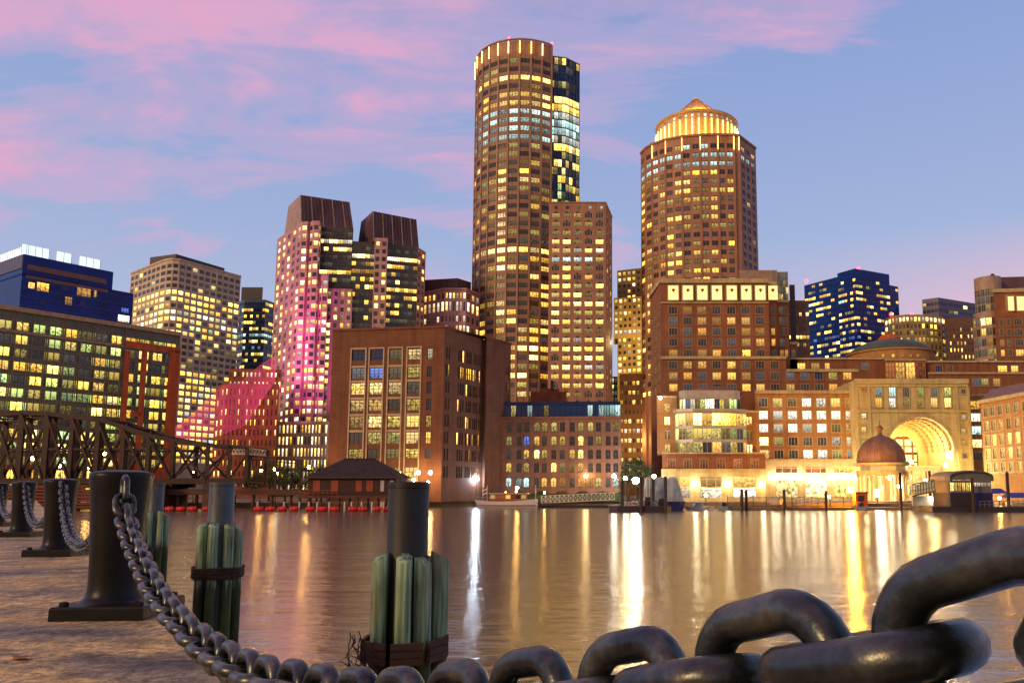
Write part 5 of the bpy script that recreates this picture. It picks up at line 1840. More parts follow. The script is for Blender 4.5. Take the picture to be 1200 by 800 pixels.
def right_wings():
    # short wing between gateway and the yellow block
    A, B = pt(1136, 500, 193), pt(1156, 500, 193)
    zt = pz(463, 193)
    b = building('link_wing', 'narrow brick wing with one column of windows beside the gateway', [A, B])
    cc = cols_px(A, B, [(1138.8, 1149.6)], 500)
    rr = [(pz(v + 4.6, 193), pz(v - 4.6, 193)) for v in (474.5, 489, 504, 519.5, 534.5)]
    kk = ['yellow', 'white', 'cool', 'warm', 'grey']
    mass(b, [A, B], zt, GZ, 8, 'amber_brick', [cc], rr, lambda s, c, r: kk[r], 'framed', 'white_frame', 10, True)
    band(b, 'cornice', [A, B], zt - .3, zt + .3, .4, 'hotel_stone')
    # brick terraces behind the gateway
    g = [pt(1088, 440, 206), pt(1200, 440, 206)]
    z1 = pz(437, 206)
    b2 = building('brick_terrace', 'dark brick terrace stepping back in two storeys behind the gateway', g)
    mass(b2, g, z1, GZ, 8, 'hotel_brick', [cols_px(g[0], g[1], [(1099, 1107), (1140, 1149), (1150.5, 1158), (1164, 1172)], 445)], [(pz(452, 206), pz(443.5, 206))], lambda s, c, r: ['grey', 'curtain', 'dim', 'orange'][c], 'framed', 'stone_frame', 12, True)
    band(b2, 'cornice', g, z1 - .3, z1 + .2, .4, 'hotel_stone')
    g = [pt(1086, 430, 213), pt(1206, 430, 213)]
    z2 = pz(423.5, 213)
    mass(b2, g, z2, GZ, 10, 'hotel_brick', [cols_px(g[0], g[1], [(1096, 1104), (1110, 1116), (1169.5, 1180), (1185, 1193)], 430)], [(pz(435.5, 213), pz(428.5, 213))], lambda s, c, r: ['blue', 'grey', 'orange', 'orange'][c], 'framed', 'stone_frame', 12, True, part='upper_wall')
    band(b2, 'cornice', g, z2 - .3, z2 + .2, .4, 'hotel_stone')
    # yellow block along the harbour
    A, B = pt(1151.5, 520, 182), pt(1235, 520, 158)
    zt = pz(471, 181)
    b = building('harbour_block', 'long yellow brick block with a hipped roof, running along the harbour from the gateway', [A, B])
    us = [1157, 1165, 1173.7, 1183, 1193, 1203, 1213]
    cc = cols_px(A, B, [(u - 2.6, u + 2.6) for u in us], 510)
    rr = [(zt - 3.6, zt - 1.5), (zt - 7.1, zt - 4.7), (zt - 10.4, zt - 8.0), (zt - 13.6, zt - 11.2), (zt - 16.8, zt - 14.5)]
    fo = chooser(.62, ['yellow', 'warm', 'yellow', 'dim'], {0: (.5, ['green', 'dim', 'curtain']), 4: (.7, ['yellow', 'dim'])}, 'dim', 91)
    mass(b, [A, B], zt, GZ, 10, 'amber_brick', [cc], rr, fo, 'framed', 'white_frame', 40, True)
    band(b, 'cornice', [A, B], zt - .3, zt + .5, .6, 'hotel_stone')
    band(b, 'string_course', [A, B], pz(554, 178), pz(552.5, 178), .4, 'hotel_stone')
    m = MB()
    bp = backpts([A, B], 14)
    base = [A, B] + bp
    c0 = Vector(base[0]).lerp(Vector(base[3]), .5) + (Vector(B) - Vector(A)) * .18
    c1 = Vector(base[1]).lerp(Vector(base[2]), .5)
    zr = zt + 3.4
    Z = lambda p, z: (p[0], p[1], z)
    m.face([Z(base[0], zt + .5), Z(base[1], zt + .5), Z(c1, zr), Z(c0, zr)])
    m.face([Z(base[3], zt + .5), Z(base[0], zt + .5), Z(c0, zr)])
    m.face([Z(base[2], zt + .5), Z(base[3], zt + .5), Z(c0, zr), Z(c1, zr)])
    m.face([Z(base[1], zt + .5), Z(base[2], zt + .5), Z(c1, zr)])
    m.build('roof', 'copper_brown', b)
    # brick hotel tower with loggia and its glass rounded tower
    g = [pt(1167, 400, 216), pt(1240, 400, 214)]
    zt = pz(341, 216)
    b = building('brick_tower', 'brick hotel tower with lit square openings and a rounded glass corner', g)
    cc = cols_px(g[0], g[1], [(1172.5, 1176.5), (1181, 1185), (1190, 1199)], 400)
    rr = [(pz(v + 3.6, 215), pz(v - 3.6, 215)) for v in (377, 389, 401, 413)]
    mass(b, g, zt, GZ, 20, 'hotel_brick', [cc], rr, chooser(.15, ['orange'], {3: (.4, ['orange', 'warm'])}, ['grey', 'dark'], 4), 'framed', 'stone_frame', 20, True)
    band(b, 'cornice', g, zt - .5, zt + .5, .5, 'hotel_stone')
    for u0, u1 in ((1181, 1187), (1191.5, 1203)):
        q0, q1 = p3(u0, 363.5, 214.8), p3(u1, 347.5, 214.8)
        m = MB()
        m.box(q0.x, q1.x, q0.y - .2, q0.y + .3, q0.z, q1.z)
        l = m.build('loggia_opening', 'glow_loggia', b)
        m = MB()
        for x in (q0.x - .25, q1.x):
            m.box(x, x + .25, q0.y - .4, q0.y + .3, q0.z - .3, q1.z + .3)
        m.build('surround', 'hotel_stone', l)
    cx, cy, r = px(1161, 400, 226), 226.0, 4.7
    f = [(cx + r * cos(radians(a)), cy + r * sin(radians(a))) for a in range(-190, -20, 20)]
    zg = pz(369, 222)
    rows = mkrows(zg - .8, 3.1, 2.1, pz(440, 222))
    mass(b, f, zg, GZ, 6, 'mansard_light', [even(1, .86)] * (len(f) - 1), rows, chooser(.25, ['dim', 'orange', 'warm'], {3: (.4, ['cool', 'dim'])}, ['grey', 'curtain', 'dark'], 44), 'strip', 'bright_mullion', 40, part='glass_corner')
    f2 = [(cx + (r - .9) * cos(radians(a)), cy + (r - .9) * sin(radians(a))) for a in range(-190, -20, 20)]
    zh = pz(323.5, 223)
    mass(b, f2, zh, zg - .2, 6, 'mansard_light', [even(1, .86)] * (len(f2) - 1), mkrows(zh - 4.0, 2.3, 2.0, zg), chooser(.1, ['dim'], None, ['grey', 'curtain'], 45), 'strip', 'bright_mullion', 24, part='glass_crown')
    m = MB()
    h = [pt(1164, 330, 229), pt(1240, 330, 227)]
    m.prism(h + backpts(h, 10), zt - .5, pz(325, 229))
    m.build('penthouse', 'mansard_metal', b)
    m = MB()
    q = p3(1163, 323, 226)
    m.lathe([(.7, zh), (.7, zh + 1.0), (.4, zh + 1.5), (.01, zh + 1.7)], (q.x, q.y), 10)
    m.build('vent_cowl', 'dark_roof', b)


def blue_tower():
    f = [pt(943.5, 370, 441), pt(983, 370, 422), pt(1004, 370, 412), pt(1044, 370, 424), pt(1054, 370, 428)]
    b = building('blue_tower', 'deep blue glass tower with glowing strips of lit floors and red roof beacons', f)
    zl, zu, zr = pz(325.5, 424), pz(314.5, 412), pz(335, 426)
    rp = {0: (.1, ['yellow']), 1: (.4, ['dim']), 2: (.5, ['yellow']), 3: (.6, ['cool', 'yellow']), 4: (.5, YEL), 6: (.5, YEL), 8: (.7, ['yellow', 'dim']), 9: (.4, ['bluelit', 'dim']), 10: (.85, YEL), 11: (.6, YEL)}
    ch = chooser(.45, ['yellow', 'warm', 'dim'], rp, 'blue', 101)
    rows = mkrows(zl - 1.2, 3.55, 1.5, 40)
    mass(b, f[:2], zl, GZ, 25, 'blue_panel', [even(9, .96)], rows, ch, 'strip', 'blue_panel', 50)
    rows = mkrows(zu - 5.5, 3.55, 1.5, 40)
    mass(b, f[1:4], zu, GZ, 30, 'blue_panel', [even(6, .96), even(10, .96)], rows, ch, 'strip', 'blue_panel', 50, part='core_wall')
    rows = mkrows(zr - 1.5, 3.55, 1.5, 40)
    mass(b, f[3:], zr, GZ, 20, 'blue_panel', [even(3, .95)], rows, ch, 'strip', 'blue_panel', 20, part='end_wall')
    for u, v in ((945, 330), (1006, 316)):
        q = p3(u, v, 415)
        m = MB()
        m.sphere((q.x, q.y, q.z + .4), .9, 8)
        m.build('beacon', 'glow_red', b)


def far_blocks():
    f = [pt(1037, 390, 392), pt(1045, 390, 385), pt(1062, 390, 381), pt(1085, 390, 381), pt(1104, 390, 385), pt(1113, 390, 391)]
    zt = pz(369, 382)
    b = building('stone_office', 'pale office block with a brightly lit top floor, behind the green dome', f)
    rows = mkrows(zt - 1.3, 3.5, 2.1, 60)
    mass(b, f, zt, GZ, 20, 'ochre_stone', [even(2, .7), even(4, .7), even(5, .7), even(4, .7), even(2, .7)], rows,
         chooser(.5, ['yellow', 'dim', 'warm'], {0: (.98, ['white', 'warm']), 1: (.35, ['dim', 'yellow']), 2: (.25, ['dim']), 3: (.8, ['yellow', 'dim']), 4: (.75, ['white', 'white', 'dim'])}, 'grey', 111), 'far', 'ochre_stone', 70)
    for u in (1044, 1069):
        q = p3(u, 370, 384)
        m = MB()
        m.sphere((q.x, q.y, q.z + .9), .8, 8)
        m.build('beacon', 'glow_red', b)
    f = [pt(1081, 360, 430), pt(1100, 360, 425), pt(1145, 360, 440)]
    zt = pz(350, 428)
    b = building('dark_office', 'dark slab of an office with a few lit windows, behind the pale office', f)
    rows = mkrows(zt - 2.5, 4.0, 1.8, 70)
    mass(b, f, zt, GZ, 16, 'slate_panel', [even(4, .85), even(8, .85)], rows, chooser(.14, ['dim', 'yellow'], {2: (.4, ['yellow', 'dim'])}, 'blue', 7), 'strip', 'slate_panel', 40)
    f = [pt(1108, 400, 372), pt(1146, 400, 372)]
    zt = pz(372.5, 372)
    b = building('brown_office', 'brown office block with small yellow windows, between the pale office and the glass corner', f)
    rows = mkrows(zt - 5.0, 3.4, 1.7, 50)
    mass(b, f, zt, GZ, 16, 'granite_dark', [even(9, .5)], rows, chooser(.35, ['yellow', 'warm'], {1: (.6, ['yellow', 'warm'])}, 'dark', 8), 'far', 'granite_dark', 50)
    f = [pt(924, 370, 330), pt(948, 370, 330)]
    zt = pz(352, 330)
    b = building('dark_block', 'dark block with thin rows of yellow windows, between the stepped hotel and the blue tower', f)
    rows = mkrows(zt - 2, 3.4, 1.5, 40)
    mass(b, f, zt, GZ, 14, 'granite_dark', [even(6, .8)], rows, chooser(.3, ['yellow', 'warm'], {4: (.9, ['warm', 'yellow']), 5: (.5, ['dim']), 11: (.9, ['yellow'])}, 'dark', 18), 'strip', 'granite_dark', 40)
    # hint of a second pink bank of towers is sky only: nothing more stands there


for fn in (office_by_bridge, blue_hospital, cream_tower, teal_tower, twin_crown_tower, red_brick_block, rose_block, brown_loft, arched_brick, round_tower, arched_slab,
           ochre_block, crown_tower, harbor_hotel, hotel_wing, pavilion, arch_building, rotunda, dome_pavilion, right_wings, blue_tower, far_blocks):
    fn()


# ================================================================== BRIDGE AND WATERFRONT
def bar_part(name, mat, parent, a, b, w, h=None):
    m = MB()
    m.bar(a, b, w, h)
    return m.build(name, mat, parent)


def truss_bridge():
    Y0, Y1 = 150.0, 159.0
    b = thing('truss_bridge', 'dark rusty iron truss swing bridge with a humped top, crossing the channel', 'bridge', (px(120, 570, Y0), Y0, 0))
    zd = pz(563.5, Y0)
    us = [-38, -8, 22, 52, 82, 113, 143, 173, 202]
    vt = [491, 486, 483, 484.5, 488.5, 491.5, 501, 510.5, 516]
    for k, Y in enumerate((Y0, Y1)):
        P = [(px(u, 540, Y0), pz(v, Y0)) for u, v in zip(us, vt)]
        P += [(px(243, 540, Y0), pz(522, Y0))]
        x_end = px(289, 540, Y0)
        x_st = P[0][0] - 12
        # chords
        m = MB()
        for i in range(len(P) - 1):
            m.bar((P[i][0], Y, P[i][1]), (P[i + 1][0], Y, P[i + 1][1]), .7, .8)
        m.bar((x_st, Y, P[0][1] - 2.5), (P[0][0], Y, P[0][1]), .7, .8)
        m.build('top_chord', 'rust_iron', b)
        m = MB()
        m.bar((x_st, Y, zd), (P[-1][0], Y, zd), .7, 1.1)
        m.build('bottom_chord', 'rust_iron', b)
        for i, (x, z) in enumerate(P):
            w = 1.15 if us[i:i + 1] and us[i] in (22, 52) else (.85 if i < 8 else .6)
            bar_part('post', 'rust_iron', b, (x, Y, zd), (x, Y, z), w, .55)
        for i in range(len(P) - 1):
            (xa, za), (xb, zb) = P[i], P[i + 1]
            bar_part('diagonal', 'rust_iron', b, (xa, Y + .3, zd + .4), (xb, Y + .3, zb - .3), .36)
            bar_part('diagonal', 'rust_iron', b, (xa, Y - .3, za - .3), (xb, Y - .3, zd + .4), .36)
        m = MB()
        zmid = pz(526, Y0)
        m.bar((x_st, Y, zmid), (P[8][0], Y, zmid), .3, .4)
        m.build('middle_chord', 'rust_iron', b)
        # lower end panels towards the boat house
        xs = [P[-1][0], px(269, 540, Y0), x_end]
        zt = [P[-1][1], pz(522.5, Y0), pz(524.5, Y0)]
        m = MB()
        m.bar((xs[0], Y, zt[0]), (xs[1], Y, zt[1]), .5, .6)
        m.bar((xs[1], Y, zt[1]), (xs[2], Y, zt[2]), .5, .6)
        m.build('end_chord', 'rust_iron', b)
        for x, z in zip(xs[1:], zt[1:]):
            bar_part('post', 'rust_iron', b, (x, Y, zd), (x, Y, z), .6, .5)
        bar_part('diagonal', 'rust_iron', b, (xs[0], Y, zd + .3), (xs[1], Y, zt[1] - .3), .32)
        m = MB()
        m.bar((P[-1][0], Y, zd), (xs[2], Y, zd), .6, 1.1)
        m.build('end_stringer', 'rust_iron', b)
        if k == 0:
            top = P
    for x, z in top:
        bar_part('cross_strut', 'rust_iron', b, (x, Y0, z), (x, Y1, z), .45, .5)
    for i in range(len(top) - 1):
        bar_part('sway_brace', 'rust_iron', b, (top[i][0], Y0, top[i][1]), (top[i + 1][0], Y1, top[i + 1][1]), .25)
        bar_part('sway_brace', 'rust_iron', b, (top[i][0], Y1, top[i][1]), (top[i + 1][0], Y0, top[i + 1][1]), .25)
    # lattice portal at the end
    xe = x_end
    m = MB()
    za, zb = pz(532, Y0), pz(525, Y0)
    for k in range(6):
        y = Y0 + (Y1 - Y0) * k / 6
        m.bar((xe, y, za), (xe, y + 1.5, zb), .15)
        m.bar((xe, y, zb), (xe, y + 1.5, za), .15)
    m.bar((xe, Y0, za), (xe, Y1, za), .25)
    m.bar((xe, Y0, zb), (xe, Y1, zb), .25)
    x2 = px(270, 540, Y0)
    for k in range(5):
        x = x2 + (xe - x2) * k / 5
        m.bar((x, Y0, za), (x + (xe - x2) / 5, Y0, zb), .14)
        m.bar((x, Y0, zb), (x + (xe - x2) / 5, Y0, za), .14)
    m.bar((x2, Y0, za), (xe, Y0, za), .2)
    m.build('portal_lattice', 'pale_metal', b)
    m = MB()
    m.box(px(-120, 560, Y0), xe, Y0 + .6, Y1 - .6, zd - .5, zd - .1)
    m.build('deck', 'deck_timber', b)
    m = MB()
    for x, _ in top[::2]:
        m.bar((x, Y0, zd - .9), (x, Y1, zd - .9), .4, .7)
    m.build('floor_beams', 'rust_iron', b)['kind'] = 'stuff'
    # drum pier under the pivot
    m = MB()
    m.lathe([(5.2, -1.5), (5.2, 3.4), (4.4, 3.6), (4.4, zd - 1.2), (.01, zd - 1.2)], (px(37, 570, 154.5), 154.5), 24)
    m.build('pivot_pier', 'quay_stone', b)
    for u in (200, 255):
        m = MB()
        x = px(u, 570, Y0 + 4)
        m.box(x - .9, x + .9, Y0, Y1, -1.5, zd - .7)
        m.build('pier_bent', 'deck_timber', b)


def fender_pier():
    Y = 146.0
    x0, x1 = px(-40, 580, Y), px(183, 580, Y)
    b = thing('fender_pier', 'reddish timber fender pier of stacked horizontal planks under the iron bridge', 'pier', ((x0 + x1) / 2, Y, 0))
    z = .5
    k = 0
    while z < 4.6:
        m = MB()
        m.box(x0, x1, Y - .25 - (.12 if k % 2 else 0), Y + .25, z, z + .42)
        m.build('waler', 'fender_timber', b)
        z += .62
        k += 1
    for i in range(13):
        x = x0 + (x1 - x0) * i / 12
        m = MB()
        m.lathe([(.32, -1.5), (.30, 5.0), (.01, 5.05)], (x, Y + .6), 10)
        m.build('pile', 'pile_dark', b)
    m = MB()
    m.box(x0, x1, Y - .3, Y + 3.4, 4.62, 4.85)
    m.build('walkway', 'deck_timber', b)


def trestle():
    Y = 151.0
    x0, x1 = px(185, 580, Y), px(362, 580, Y)
    b = thing('approach_trestle', 'low dark timber trestle with a railing between the iron bridge and the boat house', 'trestle', ((x0 + x1) / 2, Y, 0))
    za, zb = pz(582, Y), pz(573, Y)
    m = MB()
    m.box(x0, x1, Y - .2, Y + 9, za + .4, zb)
    m.build('deck', 'deck_timber', b)
    for i in range(9):
        x = x0 + (x1 - x0) * i / 8
        m = MB()
        m.lathe([(.33, -1.5), (.30, za + .5)], (x, Y + .5), 10)
        m.build('pile', 'deck_timber', b)
    xr = px(292, 570, Y)
    m = MB()
    for z in (zb + .5, zb + 1.1):
        m.bar((xr, Y, z), (x1, Y, z), .07)
    for i in range(26):
        x = xr + (x1 - xr) * i / 25
        m.bar((x, Y, zb), (x, Y, zb + 1.12), .06)
    m.build('railing', 'rust_iron', b)
    # thin overhead wire beam
    m = MB()
    z1, z2 = pz(533.5, Y), pz(540, Y)
    m.bar((px(290, 535, Y), Y, z1), (px(356, 540, Y), Y, z2), .22, .35)
    m.bar((px(290, 539, Y), Y, z1 - .75), (px(356, 543, Y), Y, z2 - .6), .15, .2)
    for i in range(14):
        q = i / 13
        xx = px(290 + 66 * q, 537, Y)
        zz = z1 + (z2 - z1) * q
        m.bar((xx, Y, zz), (xx, Y, zz - .7), .1)
    m.build('gantry_beam', 'rust_iron', b)
    for u in (323, 352):
        bar_part('gantry_post', 'rust_iron', b, (px(u, 560, Y), Y, zb), (px(u, 560, Y), Y, pz(537.5 if u < 330 else 539, Y)), .28)


def boat_house():
    Y = 147.0
    x0, x1 = px(361, 570, Y), px(464, 570, Y)
    b = thing('boat_house', 'dark wooden boat house with a hipped roof, standing on piles over the water', 'house', ((x0 + x1) / 2, Y, 0))
    zf, ze, zr = pz(580, Y), pz(559.5, Y), pz(536.5, Y)
    D = 9
    m = MB()
    m.box(x0, x1, Y, Y + D, zf, ze)
    m.build('wall', 'house_boards', b)
    m = MB()
    e = .75
    r0, r1 = px(394, 537, Y), px(432, 537, Y)
    B_ = [(x0 - e, Y - e, ze), (x1 + e, Y - e, ze), (x1 + e, Y + D + e, ze), (x0 - e, Y + D + e, ze)]
    R0, R1 = (r0, Y + D / 2, zr), (r1, Y + D / 2, zr)
    m.face([B_[0], B_[1], R1, R0])
    m.face([B_[1], B_[2], R1])
    m.face([B_[2], B_[3], R0, R1])
    m.face([B_[3], B_[0], R0])
    m.face([B_[3], B_[2], B_[1], B_[0]])
    rf = m.build('roof', 'house_shingle', b)
    bar_part('ridge_cap', 'house_shingle', rf, R0, R1, .35, .25)
    bar_part('gutter', 'deck_timber', rf, B_[0], B_[1], .18, .2)
    for u0, u1, mt in ((367, 375, 'red_shutter'), (388, 396.5, 'red_shutter'), (417, 424, 'red_shutter'), (429.5, 437, 'red_shutter'), (446, 450, 'white_shutter'), (457, 461, 'white_shutter')):
        a, c = px(u0, 568, Y), px(u1, 568, Y)
        z0, z1 = pz(575.5, Y), pz(562.5, Y)
        m = MB()
        m.box(a, c, Y - .06, Y + .05, z0, z1)
        for k in range(1, 4):
            x = a + (c - a) * k / 4
            m.box(x - .02, x + .02, Y - .08, Y - .062, z0, z1)
        w = m.build('shutter', mt, b)
        m = MB()
        m.box(a - .1, c + .1, Y - .1, Y + .05, z1 + .002, z1 + .12)
        m.box(a - .1, c + .1, Y - .1, Y + .05, z0 - .12, z0 - .002)
        m.build('frame', 'house_boards', w)
    m = MB()
    m.box(x0 - 1.2, x1 + .6, Y - 1.4, Y + D, zf - .55, zf - .02)
    m.build('deck', 'deck_timber', b)
    m = MB()
    for z in (zf + .45, zf + .95):
        m.bar((x0 - 1.1, Y - 1.3, z), (px(398, 570, Y), Y - 1.3, z), .08)
    for k in range(9):
        x = x0 - 1.1 + (px(398, 570, Y) - x0 + 1.1) * k / 8
        m.bar((x, Y - 1.3, zf), (x, Y - 1.3, zf + 1), .08)
    m.build('railing', 'red_shutter', b)
    for i in range(11):
        x = x0 - 1 + (x1 - x0 + 1.4) * i / 10
        m = MB()
        m.lathe([(.24, -1.5), (.22, zf - .5)], (x, Y - 1.1 + (i % 3) * .5), 8)
        m.build('pile', 'pile_dark' if i % 2 else 'deck_timber', b)


def nth(i):
    return ['first', 'second', 'third', 'fourth', 'fifth', 'sixth', 'seventh', 'eighth', 'ninth', 'tenth', 'eleventh', 'twelfth', 'thirteenth', 'fourteenth', 'fifteenth', 'sixteenth', 'seventeenth', 'eighteenth', 'nineteenth', 'twentieth',
            'twenty-first', 'twenty-second', 'twenty-third', 'twenty-fourth', 'twenty-fifth', 'twenty-sixth', 'twenty-seventh', 'twenty-eighth', 'twenty-ninth', 'thirtieth'][i]


def barrier_floats():
    sp = [(186, 192), (194, 204), (207, 217), (220, 231), (238, 247), (298, 309), (312, 322.5), (326, 336), (340, 350), (360.5, 371), (373.5, 385), (387.5, 399), (410, 420), (421.5, 432), (439, 448), (450, 457)]
    Y = 144.0
    for i, (a, c) in enumerate(sp):
        x0, x1 = px(a, 592, Y), px(c, 592, Y)
        y = Y if a < 355 else 143.2
        o = thing('barrier_float', f'{nth(i)} red barrier float from the bridge end, in the row on the water below', 'float', ((x0 + x1) / 2, y, 0), 'red barrier floats along the far side')
        m = MB()
        r = .46
        xs = [x0, x0 + .15, x0 + .3, x1 - .3, x1 - .15, x1]
        m.tube([(x, y, .42) for x in xs], [r * .6, r * .9, r, r, r * .9, r * .6], 12)
        m.build('drum', 'float_red', o)
        m = MB()
        for x in (x0 + .45, x1 - .45):
            m.tube([(x - .05, y, .42), (x + .05, y, .42)], r + .025, 12)
        m.build('band', 'pile_dark', o)
    pos = [302, 333, 351, 362, 372, 386, 404, 412, 424, 436, 447, 449.5, 455.5]
    for i, u in enumerate(pos):
        x = px(u, 588, 145.4)
        m = MB()
        m.lathe([(.17, -.4), (.17, 1.5), (.12, 1.7), (.01, 1.75)], (x, 145.4), 8)
        o = m.build('mooring_post', 'float_white', None, (x, 145.4, 0))
        tag(o, f'{nth(i)} pale mooring post from the trestle end, behind the red barrier floats', 'post', 'pale mooring posts by the boat house')


def motor_yacht():
    Y = 167.0
    xa, xb = px(556, 588, Y), px(629.5, 588, Y)
    L = xb - xa
    b = thing('motor_yacht', 'white vintage motor yacht with a varnished cabin, moored before the low brick building', 'boat', ((xa + xb) / 2, Y, 0))
    # lofted hull: stations along x (bow at the -x end)
    st = [(0.0, .03, 1.75), (.06, .45, 1.65), (.18, 1.05, 1.5), (.35, 1.55, 1.4), (.6, 1.75, 1.45), (.85, 1.65, 1.75), (1.0, 1.45, 1.95)]
    vs, fs = [], []
    for t, hw, sh in st:
        x = xa + L * t
        k = .55 if t > .05 else .2
        for y, z in ((-hw, sh), (-hw * .96, .7), (-hw * k * 1.3, .0), (0, -.5), (hw * k * 1.3, .0), (hw * .96, .7), (hw, sh)):
            vs.append((x + (.0 if z > 1 else (.5 * (1 - t) if t < .1 else 0)), Y + y, z))
    for i in range(len(st) - 1):
        for j in range(6):
            fs.append((i * 7 + j, (i + 1) * 7 + j, (i + 1) * 7 + j + 1, i * 7 + j + 1))
        fs.append((i * 7 + 6, (i + 1) * 7 + 6, (i + 1) * 7, i * 7))
    fs.append(tuple((len(st) - 1) * 7 + j for j in range(7)))
    m = MB()
    m.faces(vs, fs)
    m.build('hull', 'hull_white', b)
    m = MB()
    for s in (-1, 1):
        for i in range(len(st) - 1):
            m.bar((xa + L * st[i][0], Y + s * st[i][1] * 1.01, .62), (xa + L * st[i + 1][0], Y + s * st[i + 1][1] * 1.01, .62), .1)
    m.build('rubbing_strake', 'varnish', b)
    m = MB()
    c0, c1 = xa + L * .26, xa + L * .83
    m.box(c0, c1, Y - 1.15, Y + 1.15, 1.4, 3.0)
    cab = m.build('cabin', 'varnish', b)
    m = MB()
    m.box(c0 - .3, c1 + .5, Y - 1.4, Y + 1.4, 3.02, 3.16)
    m.build('canopy', 'hull_white', b)
    for k in range(7):
        x = c0 + (c1 - c0) * (k + .5) / 7
        m = MB()
        m.box(x - .5, x + .5, Y - 1.19, Y - 1.1, 2.0, 2.8)
        m.build('window', 'lit_red' if k in (1, 2, 4, 5) else 'lit_warm', cab)
    m = MB()
    for k in range(9):
        x = xa + L * (.03 + .22 * k / 8)
        m.bar((x, Y - .4 - .8 * k / 8, 1.6), (x, Y - .4 - .8 * k / 8, 2.4), .05)
    m.bar((xa + L * .03, Y - .4, 2.4), (xa + L * .25, Y - 1.2, 2.3), .05)
    m.build('bow_rail', 'pale_metal', b)
    for t, z in ((.20, 4.9), (.975, 5.0)):
        x = xa + L * t
        m = MB()
        m.tube([(x, Y, 1.5), (x, Y, z)], [.08, .05], 6)
        m.build('mast', 'hull_white', b)
    x = xa + L * .20
    m = MB()
    n = 6
    for i in range(n):
        for q, mt in ((0, 0), (1, 1), (2, 0), (3, 1)):
            z0 = 4.7 - q * .42
            y0, y1 = Y + .12 * sin(i * 1.1), Y + .12 * sin((i + 1) * 1.1)
            xi, xj = x - .06 - i * .16, x - .06 - (i + 1) * .16
            m.face([(xi, y0, z0 - .42 - i * .07), (xj, y1, z0 - .42 - (i + 1) * .07), (xj, y1, z0 - (i + 1) * .07), (xi, y0, z0 - i * .07)], mt)
    m.build('flag', ['red_shutter', 'hull_white'], b)
    for t, z, mt in ((.67, 3.55, 'glow_amber'), (.50, 3.4, 'glow_amber')):
        m = MB()
        m.sphere((xa + L * t, Y - .6, z), .22 if t > .6 else .13, 8)
        m.build('deck_lamp', 'glow_deck', b)


def gangways():
    Y = 172.0
    a, c = p3(634, 587.5, Y), p3(720, 583.5, Y)
    b = thing('gangway', 'white lattice truss gangway sloping to the floats behind the motor yacht', 'gangway', ((a.x + c.x) / 2, Y, 0))
    for yy in (Y, Y + 1.8):
        m = MB()
        h = 1.55
        n = 16
        for i in range(n):
            p, q = a.lerp(c, i / n), a.lerp(c, (i + 1) / n)
            p = Vector((p.x, yy, p.z - .3))
            q = Vector((q.x, yy, q.z - .3))
            up = Vector((0, 0, h))
            m.bar(p, q, .14)
            m.bar(p + up, q + up, .14)
            m.bar(p, p + up, .1)
            m.bar(p, q + up, .08)
            m.bar(p + up, q, .08)
        m.bar(q, q + up, .1)
        m.build('truss_side', 'white_paint', b)
    m = MB()
    m.bar(a + Vector((0, .9, -.35)), c + Vector((0, .9, -.35)), 1.6, .12)
    m.build('deck', 'pale_metal', b)
    m = MB()
    m.box(px(632, 590, 170), px(726, 590, 170), 169.5, 174, -.3, .55)
    tag(m.build('dock_float', 'hull_dark', None, (px(680, 590, 170), 171, 0)), 'long low dark float carrying the white gangway', 'float')


def work_barge():
    Y = 139.0
    xa, xb = px(714, 597, Y), px(787, 597, Y)
    b = thing('work_barge', 'low dark barge with a flat deck and small gear, beside the wrapped boat', 'barge', ((xa + xb) / 2, Y, 0))
    m = MB()
    m.prism([(xa, Y + 1), (xa + 1.4, Y), (xb - .8, Y), (xb, Y + .8), (xb, Y + 6), (xa, Y + 6)], -.4, .95)
    m.build('hull', 'hull_dark', b)
    m = MB()
    m.prism([(xa + .2, Y + 1.1), (xa + 1.4, Y + .15), (xb - .9, Y + .15), (xb - .2, Y + .9), (xb - .2, Y + 5.8), (xa + .2, Y + 5.8)], .955, 1.05)
    m.build('deck', 'deck_timber', b)
    m = MB()
    for i in range(12):
        x = xa + 1.5 + (xb - xa - 2.6) * i / 11
        m.bar((x, Y + .3, 1.0), (x, Y + .3, 1.9), .06)
    m.bar((xa + 1.5, Y + .3, 1.9), (xb - 1.1, Y + .3, 1.9), .06)
    m.bar((xa + 1.5, Y + .3, 1.5), (xb - 1.1, Y + .3, 1.5), .05)
    m.build('rail', 'hull_dark', b)
    for i, (t, w, h) in enumerate(((.52, 1.3, 1.0), (.63, .9, 1.5), (.72, 1.6, .9), (.86, 1.0, 1.2))):
        x = xa + (xb - xa) * t
        m = MB()
        m.prism([(x - w / 2, Y + 1.6), (x + w / 2, Y + 1.6), (x + w / 2, Y + 2.6), (x - w / 2, Y + 2.6)], 1.05, 1.05 + h)
        m.box(x - w / 2 - .05, x + w / 2 + .05, Y + 1.55, Y + 2.65, 1.05 + h + .003, 1.12 + h)
        m.build('deck_locker', 'hull_dark' if i % 2 else 'tarp', b)


